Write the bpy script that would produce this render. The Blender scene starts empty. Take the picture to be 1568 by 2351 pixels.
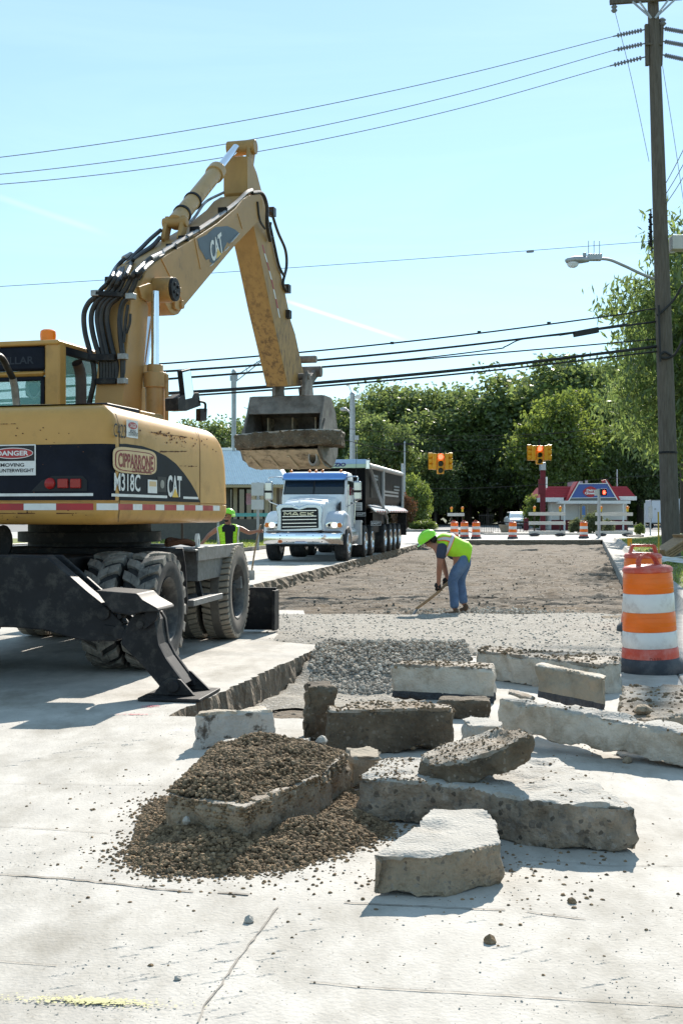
import bpy, bmesh, math, random
import numpy as np
from mathutils import Vector, Matrix, Euler, noise
from mathutils.geometry import tessellate_polygon

# ------------------------------------------------------------------ camera, sky, sun, exposure
scene = bpy.context.scene
COL = scene.collection
F, H, CX, CY = 2739.0, 1.4, 784.0, 1180.0        # survey constants: focal (in survey units), eye height, principal point
cam_d = bpy.data.cameras.new("camera"); cam = bpy.data.objects.new("camera", cam_d); COL.objects.link(cam)
cam.location = (0, 0, H); cam.rotation_euler = (math.pi/2, 0, 0)
cam_d.sensor_fit = 'HORIZONTAL'; cam_d.sensor_width = 24.0; cam_d.lens = 24.0*F/1568.0
cam_d.shift_y = 4.5/1568.0
cam_d.clip_start = 0.1; cam_d.clip_end = 3000
scene.camera = cam
SUN_AZ, SUN_EL = math.radians(14.5), math.radians(33.0)
world = bpy.data.worlds.new("World"); scene.world = world; world.use_nodes = True
wn = world.node_tree
sky = wn.nodes.new("ShaderNodeTexSky"); sky.sky_type = 'NISHITA'; sky.sun_disc = False
sky.sun_elevation = SUN_EL; sky.sun_rotation = SUN_AZ
sky.altitude = 0; sky.air_density = 1.0; sky.dust_density = 0.04; sky.ozone_density = 1.8
wb = wn.nodes.new("ShaderNodeMixRGB"); wb.blend_type = 'MULTIPLY'; wb.inputs[0].default_value = 1; wb.inputs[2].default_value = (.88,.985,1.0,1)   # camera white balance
wn.links.new(sky.outputs[0], wb.inputs[1]); 
ct = wn.nodes.new("ShaderNodeTexCoord"); cmap = wn.nodes.new("ShaderNodeMapping"); cmap.inputs["Rotation"].default_value = (.15,.35,.4); cmap.inputs["Scale"].default_value = (1.0,3.0,9.0)
cn = wn.nodes.new("ShaderNodeTexNoise"); cn.inputs["Scale"].default_value = 1.6; cn.inputs["Detail"].default_value = 7; cn.inputs["Roughness"].default_value = .6; cn.inputs["Distortion"].default_value = .8
cr_ = wn.nodes.new("ShaderNodeValToRGB"); cr_.color_ramp.elements[0].position = .50; cr_.color_ramp.elements[1].position = .80; cr_.color_ramp.elements[1].color = (.5,.5,.5,1)
wa = wn.nodes.new("ShaderNodeMixRGB"); wa.blend_type = 'ADD'; wa.inputs[2].default_value = (1.1,1.05,1.0,1)   # thin cirrus
wn.links.new(ct.outputs["Generated"], cmap.inputs[0]); wn.links.new(cmap.outputs[0], cn.inputs["Vector"]); wn.links.new(cn.outputs[0], cr_.inputs[0])
wn.links.new(cr_.outputs[0], wa.inputs[0]); wn.links.new(wb.outputs[0], wa.inputs[1]); 
wh = wn.nodes.new("ShaderNodeMixRGB"); wh.inputs[0].default_value = .42; wh.inputs[2].default_value = (3.15,4.55,5.2,1)   # even summer haze
wn.links.new(wa.outputs[0], wh.inputs[1]); skyc = wh.outputs[0]
for pa, pb, wd, am in (((620,678),(960,790),.0024,1.5),((-60,432),(270,545),.004,.4)):        # two faint contrails
    d1 = Vector(((pa[0]-CX)/F, 1, (CY-pa[1])/F)); d2 = Vector(((pb[0]-CX)/F, 1, (CY-pb[1])/F)); n_ = d1.cross(d2).normalized()
    def vm(op, *v):
        q = wn.nodes.new("ShaderNodeVectorMath"); q.operation = op; wn.links.new(ct.outputs["Generated"], q.inputs[0]); q.inputs[1].default_value = v; return q.outputs["Value"]
    def mth(op, a, b=None):
        q = wn.nodes.new("ShaderNodeMath"); q.operation = op; q.use_clamp = op == 'MULTIPLY'
        for i, x in enumerate((a, b)):
            if x is None: continue
            if isinstance(x, float): q.inputs[i].default_value = x
            else: wn.links.new(x, q.inputs[i])
        return q.outputs[0]
    def mr(x, a, b, c, d):
        q = wn.nodes.new("ShaderNodeMapRange"); q.interpolation_type = 'SMOOTHSTEP'; wn.links.new(x, q.inputs[0])
        for i, v in enumerate((a,b,c,d)): q.inputs[i+1].default_value = v
        return q.outputs[0]
    al = vm('DOT_PRODUCT', 1, 0, 0); band = mr(mth('ABSOLUTE', vm('DOT_PRODUCT', *n_)), 0.0, wd, 1.0, 0.0)
    u1, u2 = d1.normalized().x, d2.normalized().x; fade = mth('MULTIPLY', mr(al, u1, u1+.03, 0.0, 1.0), mr(al, u2-.03, u2, 1.0, 0.0))
    fac = mth('MULTIPLY', mth('MULTIPLY', band, fade), mr(cn.outputs[0], .3, .6, .4, 1.0))
    wc = wn.nodes.new("ShaderNodeMixRGB"); wc.blend_type = 'ADD'; wc.inputs[2].default_value = (am*1.3, am*.5, am*.4, 1)
    wn.links.new(fac, wc.inputs[0]); wn.links.new(skyc, wc.inputs[1]); skyc = wc.outputs[0]
wn.links.new(skyc, wn.nodes["Background"].inputs[0])
wn.nodes["Background"].inputs[1].default_value = 0.100
sd = bpy.data.lights.new("sun", 'SUN'); sd.energy = 4.7; sd.angle = math.radians(0.53); sd.color = (1.0, 0.93, 0.83)
sun = bpy.data.objects.new("sun", sd); COL.objects.link(sun)
SDIR = Vector((math.sin(SUN_AZ)*math.cos(SUN_EL), math.cos(SUN_AZ)*math.cos(SUN_EL), math.sin(SUN_EL)))
sun.rotation_euler = SDIR.to_track_quat('Z', 'Y').to_euler()
sun.location = (10, 20, 30)
scene.view_settings.view_transform = 'Standard'; scene.view_settings.look = 'None'
scene.view_settings.exposure = 1.0; scene.view_settings.gamma = 1.0
scene.view_settings.use_curve_mapping = False
try:
    scene.cycles.max_bounces = 6; scene.cycles.transparent_max_bounces = 8; scene.cycles.use_denoising = True
except Exception: pass

# ------------------------------------------------------------------ survey helpers (photo bearing + known depth or height -> real point)
def gp(x, y, z=0.0):
    Y = F*(H-z)/(y-CY); return Vector(((x-CX)/F*Y, Y, z))
def dp(x, y, Y):
    return Vector(((x-CX)/F*Y, Y, H-(y-CY)/F*Y))
R = math.radians
def nz(x, y, z=0.0, s=1.0): return noise.noise(Vector((x*s, y*s, z*s)))
def fbm(x, y, z=0.0, s=1.0, o=4):
    a, t = 1.0, 0.0
    for i in range(o):
        t += a*noise.noise(Vector((x*s+i*7.1, y*s-i*3.3, z*s))); s *= 2.1; a *= .5
    return t

# ------------------------------------------------------------------ materials
def nn(nt, t, **k):
    n = nt.nodes.new(t)
    for a, b in k.items(): setattr(n, a, b)
    return n
def mat(name, col, rough=.6, metal=0.0, var=.12, scale=6.0, dirt=None, damt=.5, dscale=3.0, dthr=(.45,.7), bump=0.0, bscale=60.0,
        spec=.35, coat=0.0, stretch=None, spots=None, zfade=None, island=0.0):
    """spots = (voronoi scale, colour a, colour b, size) adds stones/aggregate"""
    m = bpy.data.materials.new(name); m.use_nodes = True; nt = m.node_tree; L = nt.links
    b = nt.nodes["Principled BSDF"]
    b.inputs["Roughness"].default_value = rough; b.inputs["Metallic"].default_value = metal
    b.inputs["Specular IOR Level"].default_value = spec
    if coat: b.inputs["Coat Weight"].default_value = coat; b.inputs["Coat Roughness"].default_value = .08
    tc = nn(nt, "ShaderNodeTexCoord"); vec = tc.outputs["Object"]
    if stretch:
        mp = nn(nt, "ShaderNodeMapping"); mp.inputs["Scale"].default_value = stretch
        L.new(vec, mp.inputs[0]); vec = mp.outputs[0]
    n1 = nn(nt, "ShaderNodeTexNoise"); n1.inputs["Scale"].default_value = scale; n1.inputs["Detail"].default_value = 8
    n1.inputs["Roughness"].default_value = .65
    L.new(vec, n1.inputs["Vector"])
    cr = nn(nt, "ShaderNodeValToRGB")
    cr.color_ramp.elements[0].position = .3; cr.color_ramp.elements[1].position = .7
    cr.color_ramp.elements[0].color = tuple(max(0, c*(1-var)) for c in col[:3])+(1,)
    cr.color_ramp.elements[1].color = tuple(min(1, c*(1+var)) for c in col[:3])+(1,)
    L.new(n1.outputs[0], cr.inputs[0]); out = cr.outputs[0]
    if spots:
        vs, ca, cb, sz = spots
        v = nn(nt, "ShaderNodeTexVoronoi"); v.inputs["Scale"].default_value = vs; v.inputs["Randomness"].default_value = 1
        nd = nn(nt, "ShaderNodeTexNoise"); nd.inputs["Scale"].default_value = vs*1.3; nd.inputs["Detail"].default_value = 3; L.new(tc.outputs["Object"], nd.inputs["Vector"])
        va = nn(nt, "ShaderNodeVectorMath", operation='MULTIPLY_ADD'); L.new(nd.outputs["Color"], va.inputs[0]); va.inputs[1].default_value = (.9/vs,)*3; L.new(tc.outputs["Object"], va.inputs[2]); L.new(va.outputs[0], v.inputs["Vector"])
        sep = nn(nt, "ShaderNodeSeparateColor"); L.new(v.outputs["Color"], sep.inputs[0])
        r2 = nn(nt, "ShaderNodeValToRGB"); r2.color_ramp.elements[0].color = ca+(1,); r2.color_ramp.elements[1].color = cb+(1,)
        L.new(sep.outputs[0], r2.inputs[0])
        # size varies per stone
        ml = nn(nt, "ShaderNodeMath", operation='MULTIPLY'); L.new(sep.outputs[1], ml.inputs[0]); ml.inputs[1].default_value = sz*1.6
        lt = nn(nt, "ShaderNodeMath", operation='LESS_THAN'); L.new(v.outputs["Distance"], lt.inputs[0]); L.new(ml.outputs[0], lt.inputs[1])
        mq = nn(nt, "ShaderNodeMath", operation='MULTIPLY'); L.new(lt.outputs[0], mq.inputs[0]); mq.inputs[1].default_value = .8; mx = nn(nt, "ShaderNodeMixRGB"); L.new(mq.outputs[0], mx.inputs[0]); L.new(out, mx.inputs[1]); L.new(r2.outputs[0], mx.inputs[2])
        out = mx.outputs[0]
    if dirt:
        n2 = nn(nt, "ShaderNodeTexNoise"); n2.inputs["Scale"].default_value = dscale; n2.inputs["Detail"].default_value = 10
        n2.inputs["Roughness"].default_value = .7
        L.new(vec, n2.inputs["Vector"])
        r3 = nn(nt, "ShaderNodeValToRGB"); r3.color_ramp.elements[0].position = dthr[0]; r3.color_ramp.elements[1].position = dthr[1]
        r3.color_ramp.elements[0].color = (0,0,0,1); r3.color_ramp.elements[1].color = (damt,damt,damt,1)
        L.new(n2.outputs[0], r3.inputs[0])
        fac = r3.outputs[0]
        if zfade:      # wear that belongs to one end of the part
            sx = nn(nt, "ShaderNodeSeparateXYZ"); L.new(tc.outputs["Object"], sx.inputs[0]); mz = nn(nt, "ShaderNodeMapRange"); mz.inputs[1].default_value = zfade[0]; mz.inputs[2].default_value = zfade[1]; L.new(sx.outputs[2], mz.inputs[0])
            mm = nn(nt, "ShaderNodeMath", operation='MULTIPLY'); L.new(fac, mm.inputs[0]); L.new(mz.outputs[0], mm.inputs[1]); fac = mm.outputs[0]
        m2 = nn(nt, "ShaderNodeMixRGB"); L.new(fac, m2.inputs[0]); L.new(out, m2.inputs[1]); m2.inputs[2].default_value = tuple(dirt)+(1,)
        out = m2.outputs[0]
        if rough < .5:
            mr = nn(nt, "ShaderNodeMapRange"); mr.inputs[3].default_value = rough; mr.inputs[4].default_value = .75
            L.new(r3.outputs[0], mr.inputs[0]); L.new(mr.outputs[0], b.inputs["Roughness"])
    if island:         # every separate stone has its own tone
        ge = nn(nt, "ShaderNodeNewGeometry"); mi_ = nn(nt, "ShaderNodeMapRange"); mi_.inputs[3].default_value = 1-island; mi_.inputs[4].default_value = 1+island*1.2
        L.new(ge.outputs["Random Per Island"], mi_.inputs[0]); vm_ = nn(nt, "ShaderNodeVectorMath", operation='SCALE'); L.new(out, vm_.inputs[0]); L.new(mi_.outputs[0], vm_.inputs["Scale"]); out = vm_.outputs[0]
    L.new(out, b.inputs["Base Color"])
    if bump:
        n4 = nn(nt, "ShaderNodeTexNoise"); n4.inputs["Scale"].default_value = bscale; n4.inputs["Detail"].default_value = 6
        L.new(tc.outputs["Object"], n4.inputs["Vector"])
        bp = nn(nt, "ShaderNodeBump"); bp.inputs["Strength"].default_value = bump; bp.inputs["Distance"].default_value = .02
        L.new(n4.outputs[0], bp.inputs["Height"]); L.new(bp.outputs[0], b.inputs["Normal"])
    return m
def emis(name, col, s):
    m = bpy.data.materials.new(name); m.use_nodes = True; b = m.node_tree.nodes["Principled BSDF"]
    b.inputs["Base Color"].default_value = col+(1,); b.inputs["Emission Color"].default_value = col+(1,); b.inputs["Emission Strength"].default_value = s
    return m
def glass(name, col, alpha=.35, rough=.03):
    m = bpy.data.materials.new(name); m.use_nodes = True; nt = m.node_tree; b = nt.nodes["Principled BSDF"]
    b.inputs["Base Color"].default_value = col+(1,); b.inputs["Roughness"].default_value = rough; b.inputs["Alpha"].default_value = alpha
    b.inputs["Specular IOR Level"].default_value = .8
    return m
def leafmat(name, c0, c1, trans=.45):
    m = bpy.data.materials.new(name); m.use_nodes = True; nt = m.node_tree; L = nt.links
    nt.nodes.remove(nt.nodes["Principled BSDF"])
    tc = nn(nt, "ShaderNodeTexCoord"); n1 = nn(nt, "ShaderNodeTexNoise"); n1.inputs["Scale"].default_value = 1.3; n1.inputs["Detail"].default_value = 8
    L.new(tc.outputs["Object"], n1.inputs["Vector"])
    cr = nn(nt, "ShaderNodeValToRGB"); cr.color_ramp.elements[0].position = .33; cr.color_ramp.elements[1].position = .68
    cr.color_ramp.elements[0].color = c0+(1,); cr.color_ramp.elements[1].color = c1+(1,)
    L.new(n1.outputs[0], cr.inputs[0])
    d = nn(nt, "ShaderNodeBsdfDiffuse"); t = nn(nt, "ShaderNodeBsdfTranslucent"); g = nn(nt, "ShaderNodeBsdfGlossy"); g.inputs["Roughness"].default_value = .35
    g.inputs["Color"].default_value = (.8,.8,.8,1)
    ge = nn(nt, "ShaderNodeNewGeometry"); mi_ = nn(nt, "ShaderNodeMapRange"); mi_.inputs[3].default_value = .62; mi_.inputs[4].default_value = 1.38
    L.new(ge.outputs["Random Per Island"], mi_.inputs[0]); vm_ = nn(nt, "ShaderNodeVectorMath", operation='SCALE'); L.new(cr.outputs[0], vm_.inputs[0]); L.new(mi_.outputs[0], vm_.inputs["Scale"]); cr = vm_
    L.new(cr.outputs[0], d.inputs[0])
    hs = nn(nt, "ShaderNodeHueSaturation"); hs.inputs["Value"].default_value = 1.5; hs.inputs["Hue"].default_value = .485
    L.new(cr.outputs[0], hs.inputs["Color"]); L.new(hs.outputs[0], t.inputs[0])
    mx = nn(nt, "ShaderNodeMixShader"); mx.inputs[0].default_value = trans; L.new(d.outputs[0], mx.inputs[1]); L.new(t.outputs[0], mx.inputs[2])
    m2 = nn(nt, "ShaderNodeMixShader"); m2.inputs[0].default_value = .05; L.new(mx.outputs[0], m2.inputs[1]); L.new(g.outputs[0], m2.inputs[2])
    L.new(m2.outputs[0], nt.nodes["Material Output"].inputs[0])
    return m

# ------------------------------------------------------------------ mesh building
def tag(o, label=None, cat=None, group=None, kind=None):
    if label: o["label"] = label
    if cat: o["category"] = cat
    if group: o["group"] = group
    if kind: o["kind"] = kind
    return o
def empty(name, loc=(0,0,0), rz=0.0, parent=None):
    o = bpy.data.objects.new(name, None); COL.objects.link(o); o.location = loc; o.rotation_euler = (0,0,rz); o.empty_display_size = .2
    if parent: o.parent = parent
    return o
def link(name, me, mats=None, parent=None, rz=0.0, loc=(0,0,0)):
    o = bpy.data.objects.new(name, me); COL.objects.link(o)
    if mats is not None:
        for m in (mats if isinstance(mats, (list,tuple)) else [mats]): me.materials.append(m)
    if parent: o.parent = parent
    o.location = loc; o.rotation_euler = (0,0,rz)
    return o
class MB:
    def __init__(s): s.v = []; s.f = []; s.m = []; s.g = []
    def add(s, vs, fs, mi=0):
        o = len(s.v); s.g.append((o, len(s.f))); s.v += [tuple(v) for v in vs]; s.f += [tuple(i+o for i in f) for f in fs]; s.m += [mi]*len(fs); return s
    def box(s, x0, x1, y0, y1, z0, z1, mi=0, M=None):
        vs = [Vector(p) for p in ((x0,y0,z0),(x1,y0,z0),(x1,y1,z0),(x0,y1,z0),(x0,y0,z1),(x1,y0,z1),(x1,y1,z1),(x0,y1,z1))]
        if M: vs = [M@v for v in vs]
        return s.add(vs, [(0,3,2,1),(4,5,6,7),(0,1,5,4),(1,2,6,5),(2,3,7,6),(3,0,4,7)], mi)
    def bar(s, p0, p1, w, h, up=(0,0,1), mi=0):
        p0, p1 = Vector(p0), Vector(p1); d = (p1-p0).normalized(); u = Vector(up); x = d.cross(u)
        if x.length < 1e-4: x = d.cross(Vector((1,0,0)))
        x.normalize(); u = x.cross(d)
        q = [p+x*a*w/2+u*b*h/2 for p in (p0,p1) for a, b in ((-1,-1),(1,-1),(1,1),(-1,1))]
        return s.add(q, [(0,1,2,3),(7,6,5,4),(0,4,5,1),(1,5,6,2),(2,6,7,3),(3,7,4,0)], mi)
    def tube(s, pts, r, n=8, mi=0, cap=True):
        pts = [Vector(p) for p in pts]; k = len(pts)
        rs = r if isinstance(r, (list,tuple)) else [r]*k
        base = len(s.v); vs = []; ref = None
        for i, p in enumerate(pts):
            d = (pts[min(i+1,k-1)]-pts[max(i-1,0)])
            d = d.normalized() if d.length > 1e-9 else Vector((0,0,1))
            if ref is None:
                ref = Vector((0,0,1)) if abs(d.z) < .9 else Vector((1,0,0))
            x = d.cross(ref); x.normalize(); ref = x.cross(d); 
            for j in range(n):
                a = 2*math.pi*j/n; vs.append(p+(x*math.cos(a)+ref*math.sin(a))*rs[i])
        fs = [(i*n+j, i*n+(j+1)%n, (i+1)*n+(j+1)%n, (i+1)*n+j) for i in range(k-1) for j in range(n)]
        if cap: fs += [tuple(range(n-1,-1,-1)), tuple((k-1)*n+j for j in range(n))]
        return s.add(vs, fs, mi)
    def cyl(s, p0, p1, r, n=16, r2=None, mi=0): return s.tube([p0,p1], [r, r if r2 is None else r2], n, mi)
    def prism(s, poly, vec, mi=0):
        k = len(poly); vec = Vector(vec); a = [Vector(p) for p in poly]; b = [p+vec for p in a]
        return s.add(a+b, [tuple(range(k)), tuple(range(2*k-1,k-1,-1))]+[(i,(i+1)%k,k+(i+1)%k,k+i) for i in range(k)], mi)
    def lathe(s, prof, n=24, o=(0,0,0), ax=(0,0,1), mi=0, cap=True):
        o = Vector(o); ax = Vector(ax).normalized(); x = ax.orthogonal().normalized(); y = ax.cross(x); vs = []
        for r, z in prof:
            for j in range(n):
                a = 2*math.pi*j/n; vs.append(o+ax*z+(x*math.cos(a)+y*math.sin(a))*r)
        k = len(prof)
        fs = [(i*n+j, i*n+(j+1)%n, (i+1)*n+(j+1)%n, (i+1)*n+j) for i in range(k-1) for j in range(n)]
        if cap: fs += [tuple(range(n-1,-1,-1)), tuple((k-1)*n+j for j in range(n))]
        return s.add(vs, fs, mi)
    def loft(s, rings, mi=0, cap=True, closed=True):
        n = len(rings[0]); k = len(rings); vs = [p for r in rings for p in r]
        jn = n if closed else n-1
        fs = [(i*n+j, i*n+(j+1)%n, (i+1)*n+(j+1)%n, (i+1)*n+j) for i in range(k-1) for j in range(jn)]
        if cap and closed: fs += [tuple(range(n-1,-1,-1)), tuple((k-1)*n+j for j in range(n))]
        return s.add(vs, fs, mi)
    def ball(s, c, r, n=12, m=8, sc=(1,1,1), mi=0):
        c = Vector(c); rings = []
        for i in range(m+1):
            t = math.pi*i/m; t = min(max(t, .02), math.pi-.02)
            rings.append([c+Vector((r*sc[0]*math.sin(t)*math.cos(2*math.pi*j/n), r*sc[1]*math.sin(t)*math.sin(2*math.pi*j/n), -r*sc[2]*math.cos(t))) for j in range(n)])
        return s.loft(rings, mi)
    def mesh(s, name, recalc=True, smooth=32):
        me = bpy.data.meshes.new(name); me.from_pydata(s.v, [], s.f)
        me.polygons.foreach_set("material_index", s.m)
        if recalc:
            bm = bmesh.new(); bm.from_mesh(me); bmesh.ops.recalc_face_normals(bm, faces=bm.faces); bm.to_mesh(me); bm.free()
        if smooth:
            me.polygons.foreach_set("use_smooth", [True]*len(me.polygons)); me.set_sharp_from_angle(angle=R(smooth))
        me.update(); return me
    def build(s, name, mats, parent=None, bevel=0.0, smooth=32, rz=0.0, loc=(0,0,0), recalc=True, seg=2, split=False):
        if split and len(s.g) > 1:          # every piece becomes an object of its own
            r = []
            for i, (a, b) in enumerate(s.g):
                a1, b1 = s.g[i+1] if i+1 < len(s.g) else (len(s.v), len(s.f))
                q = MB(); q.v = s.v[a:a1]; q.f = [tuple(j-a for j in f) for f in s.f[b:b1]]; q.m = s.m[b:b1]
                r.append(q.build(name, mats, parent, bevel, smooth, rz, loc, recalc, seg))
            return r[0]
        o = link(name, s.mesh(name, recalc, smooth), mats, parent, rz, loc)
        if bevel:
            b = o.modifiers.new("bevel", 'BEVEL'); b.width = bevel; b.segments = seg; b.limit_method = 'ANGLE'; b.angle_limit = R(40); b.harden_normals = True
        return o
def bake(o, name=None):
    dg = bpy.context.evaluated_depsgraph_get(); me = bpy.data.meshes.new_from_object(o.evaluated_get(dg)); return me
_txt = {}
def text2d(s, bold=.0, space=1.0):
    k = (s, bold, space)
    if k not in _txt:
        c = bpy.data.curves.new("t", 'FONT'); c.body = s; c.offset = bold; c.space_character = space; c.resolution_u = 3; c.fill_mode = 'BOTH'
        o = bpy.data.objects.new("t", c); COL.objects.link(o); me = bake(o)
        vs = [Vector((v.co.x, v.co.y)) for v in me.vertices]; fs = [tuple(p.vertices) for p in me.polygons]
        bpy.data.objects.remove(o); bpy.data.meshes.remove(me); bpy.data.curves.remove(c)
        x0 = min(v.x for v in vs); x1 = max(v.x for v in vs); y0 = min(v.y for v in vs); y1 = max(v.y for v in vs)
        _txt[k] = ([((v.x-x0)/(x1-x0), (v.y-y0)/(y1-y0)) for v in vs], fs, (x1-x0)/(y1-y0))
    return _txt[k]
def add_text(mb, s, o, u, v, w, h, mi=0, bold=.02, space=1.0):
    """text filling the rectangle w x h at corner o, along unit vectors u, v"""
    vs, fs, asp = text2d(s, bold, space); o, u, v = Vector(o), Vector(u).normalized(), Vector(v).normalized()
    if w is None: w = h*asp
    mb.add([o+u*a*w+v*b*h for a, b in vs], fs, mi); return w
def oval(o, u, v, w, h, n=28, p=2.0):
    o, u, v = Vector(o), Vector(u), Vector(v); r = []
    for i in range(n):
        a = 2*math.pi*i/n; ca, sa = math.cos(a), math.sin(a)
        r.append(o+u*(w/2*math.copysign(abs(ca)**(2/p), ca))+v*(h/2*math.copysign(abs(sa)**(2/p), sa)))
    return r
def bez(pts, n=8):
    """smooth curve through points (Catmull-Rom)"""
    P = [Vector(p) for p in pts]; P = [P[0]*2-P[1]]+P+[P[-1]*2-P[-2]]; o = []
    for i in range(1, len(P)-2):
        a, b, c, d = P[i-1:i+3]
        for k in range(n):
            t = k/n; o.append(.5*((2*b)+(c-a)*t+(2*a-5*b+4*c-d)*t*t+(3*b-a-3*c+d)*t**3))
    o.append(P[-2]); return o
def copy_tree(o, parent=None):
    c = o.copy(); COL.objects.link(c)
    if parent: c.parent = parent
    for ch in list(o.children): copy_tree(ch, c)
    return c
def stones(rng, n, pick, smin, smax, squash=.8):
    """many low-poly stones as one vertex/face list; pick() -> (x,y,z)"""
    base = np.array([(1,0,0),(-1,0,0),(0,1,0),(0,-1,0),(0,0,1),(0,0,-1)], float)
    tri = np.array([(0,2,4),(2,1,4),(1,3,4),(3,0,4),(2,0,5),(1,2,5),(3,1,5),(0,3,5)])
    # octahedron once subdivided gives rounder stones
    vl = [tuple(b) for b in base]; cache = {}; fl = []
    def mid(a, b):
        k = (min(a,b), max(a,b))
        if k not in cache:
            m = np.array(vl[a])+np.array(vl[b]); m = m/np.linalg.norm(m); vl.append(tuple(m)); cache[k] = len(vl)-1
        return cache[k]
    for a, b, c in tri:
        ab, bc, ca = mid(a,b), mid(b,c), mid(c,a); fl += [(a,ab,ca),(ab,b,bc),(ca,bc,c),(ab,bc,ca)]
    B = np.array(vl); T = np.array(fl); nv = len(B)
    V = np.zeros((n, nv, 3)); g = np.random.RandomState(rng.randint(0, 10**6))
    for i in range(n):
        x, y, z = pick(); s = smin+(smax-smin)*rng.random()**4.5
        sc = s*(.7+.6*g.rand(3)); sc[2] *= squash
        p = B*sc*(1+.28*(g.rand(nv,1)-.5)); a = g.rand()*6.28; c, q = math.cos(a), math.sin(a)
        p = np.stack([p[:,0]*c-p[:,1]*q, p[:,0]*q+p[:,1]*c, p[:,2]], 1)
        V[i] = p+np.array([x,y,z+s*.25])
    Fc = (T[None]+(np.arange(n)*nv)[:,None,None]).reshape(-1,3)
    return V.reshape(-1,3), Fc
def npmesh(name, V, Fc, smooth=False):
    me = bpy.data.meshes.new(name); k = Fc.shape[1]
    me.vertices.add(len(V)); me.vertices.foreach_set("co", np.ascontiguousarray(V, dtype=np.float32).ravel())
    me.loops.add(Fc.size); me.loops.foreach_set("vertex_index", np.ascontiguousarray(Fc, dtype=np.int32).ravel())
    me.polygons.add(len(Fc)); me.polygons.foreach_set("loop_start", np.arange(0, Fc.size, k, dtype=np.int32))
    me.polygons.foreach_set("use_smooth", [smooth]*len(Fc)); me.update(calc_edges=True); me.validate(); return me
# ------------------------------------------------------------------ shared materials
M = {}
M['conc'] = mat("pavement_concrete", (.425,.402,.365), .88, var=.17, scale=5, dirt=(.245,.225,.19), damt=.85, dscale=1.7, dthr=(.47,.66), bump=.22, bscale=60, stretch=(1.0,.55,1), spots=(55,(.20,.18,.15),(.42,.40,.37),.16))
M['conc_far'] = mat("far_concrete", (.40,.39,.37), .85, var=.12, scale=.6, dirt=(.25,.24,.22), damt=.5, dscale=.25, stretch=(.3,1,1))
M['cut'] = mat("broken_pavement_edge", (.22,.175,.125), .95, var=.5, scale=5, dirt=(.08,.06,.05), damt=.8, dscale=7, bump=1.0, bscale=25, stretch=(6,6,1))
M['soil'] = mat("stripped_subgrade", (.095,.070,.045), .95, var=.6, scale=1.6, dirt=(.125,.104,.08), damt=.9, dscale=1.5, dthr=(.46,.60), bump=1.0, bscale=26, stretch=(.5,2.2,1), spots=(17,(.03,.024,.018),(.34,.30,.25),.3))
M['gravel'] = mat("gravel_bed", (.255,.235,.20), .95, var=.3, scale=6, bump=1.0, bscale=45, spots=(30,(.20,.185,.165),(.42,.40,.37),.4))
M['stone'] = mat("crushed_stone", (.37,.33,.275), .9, island=.45, var=.25, scale=4.5)
M['clod'] = mat("loose_soil_clods", (.215,.148,.086), .95, island=.38, var=.4, scale=22, bump=.8, bscale=160, dirt=(.34,.28,.20), damt=.7, dscale=30, dthr=(.55,.7))
M['kerb'] = mat("kerb_concrete", (.36,.34,.31), .85, var=.18, scale=3, dirt=(.15,.13,.11), damt=.6, dscale=2.5, bump=.3)
M['grass'] = mat("lawn_soil", (.15,.18,.05), .95, var=.35, scale=5, dirt=(.20,.17,.08), damt=.8, dscale=.8, bump=.5, bscale=30)
M['earth'] = mat("far_ground", (.075,.08,.035), 1.0, var=.3, scale=.3)
M['blade'] = leafmat("grass_blades", (.12,.18,.03), (.26,.31,.08), .45)
M['asph'] = mat("lot_asphalt", (.17,.17,.17), .9, var=.12, scale=.7)
M['dark'] = mat("joint_dirt", (.13,.115,.09), 1.0, var=.3, scale=30)
M['tar'] = mat("joint_pale", (.26,.235,.205), 1.0, var=.4, scale=14)

def sheet(name, polys, z, m, kind="structure"):
    mb = MB()
    for p in polys:
        vs = [Vector((a[0], a[1], a[2] if len(a) > 2 else z)) for a in p]
        tr = tessellate_polygon([[Vector((v.x, v.y, 0)) for v in vs]])
        fs = []
        for t in tr:
            a, b, c = [vs[i] for i in t]
            fs.append(t if (b-a).cross(c-a).z > 0 else t[::-1])
        mb.add(vs, fs)
    o = mb.build(name, m, smooth=0, recalc=False); tag(o, kind=kind); return o
def jag(p0, p1, step, amp, rng):
    p0, p1 = Vector(p0[:2]), Vector(p1[:2]); n = max(1, int((p1-p0).length/step)); d = (p1-p0); nrm = Vector((-d.y, d.x)).normalized(); o = []
    for i in range(n):
        q = p0+d*(i/n); 
        if i: q = q+nrm*amp*(rng.random()*2-1)
        o.append((q.x, q.y))
    return o
rng = random.Random(5)
def cutL(Y): return -1.75+.1659*(Y-23.5)
def cutR(Y): return 6.6+.2067*(Y-28.2)
def roadL(Y): return -3.4+.19*(Y-45.6)

sheet("ground", [[(-900,-60),(900,-60),(900,1800),(-900,1800)]], -.40, M['earth'])
pit_l = jag((-1.2,8.25), (-.26,12.4), .07, .022, rng)
pit_r = jag((-.26,12.4), (1.35,12.2), .1, .02, rng)+jag((1.35,12.2), (1.0,9.6), .1, .02, rng)+jag((1.0,9.6), (.1,8.1), .1, .02, rng)+jag((.1,8.1), (-1.2,8.25), .07, .02, rng)
notch = jag((-.55,17.3), (cutL(17.5),17.5), .12, .05, rng)
edge_l = jag((cutL(17.5),17.5), (cutL(64),64), .25, .035, rng)
edge_f = jag((cutL(64),64.0), (cutR(64),64.4), .5, .05, rng)
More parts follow.
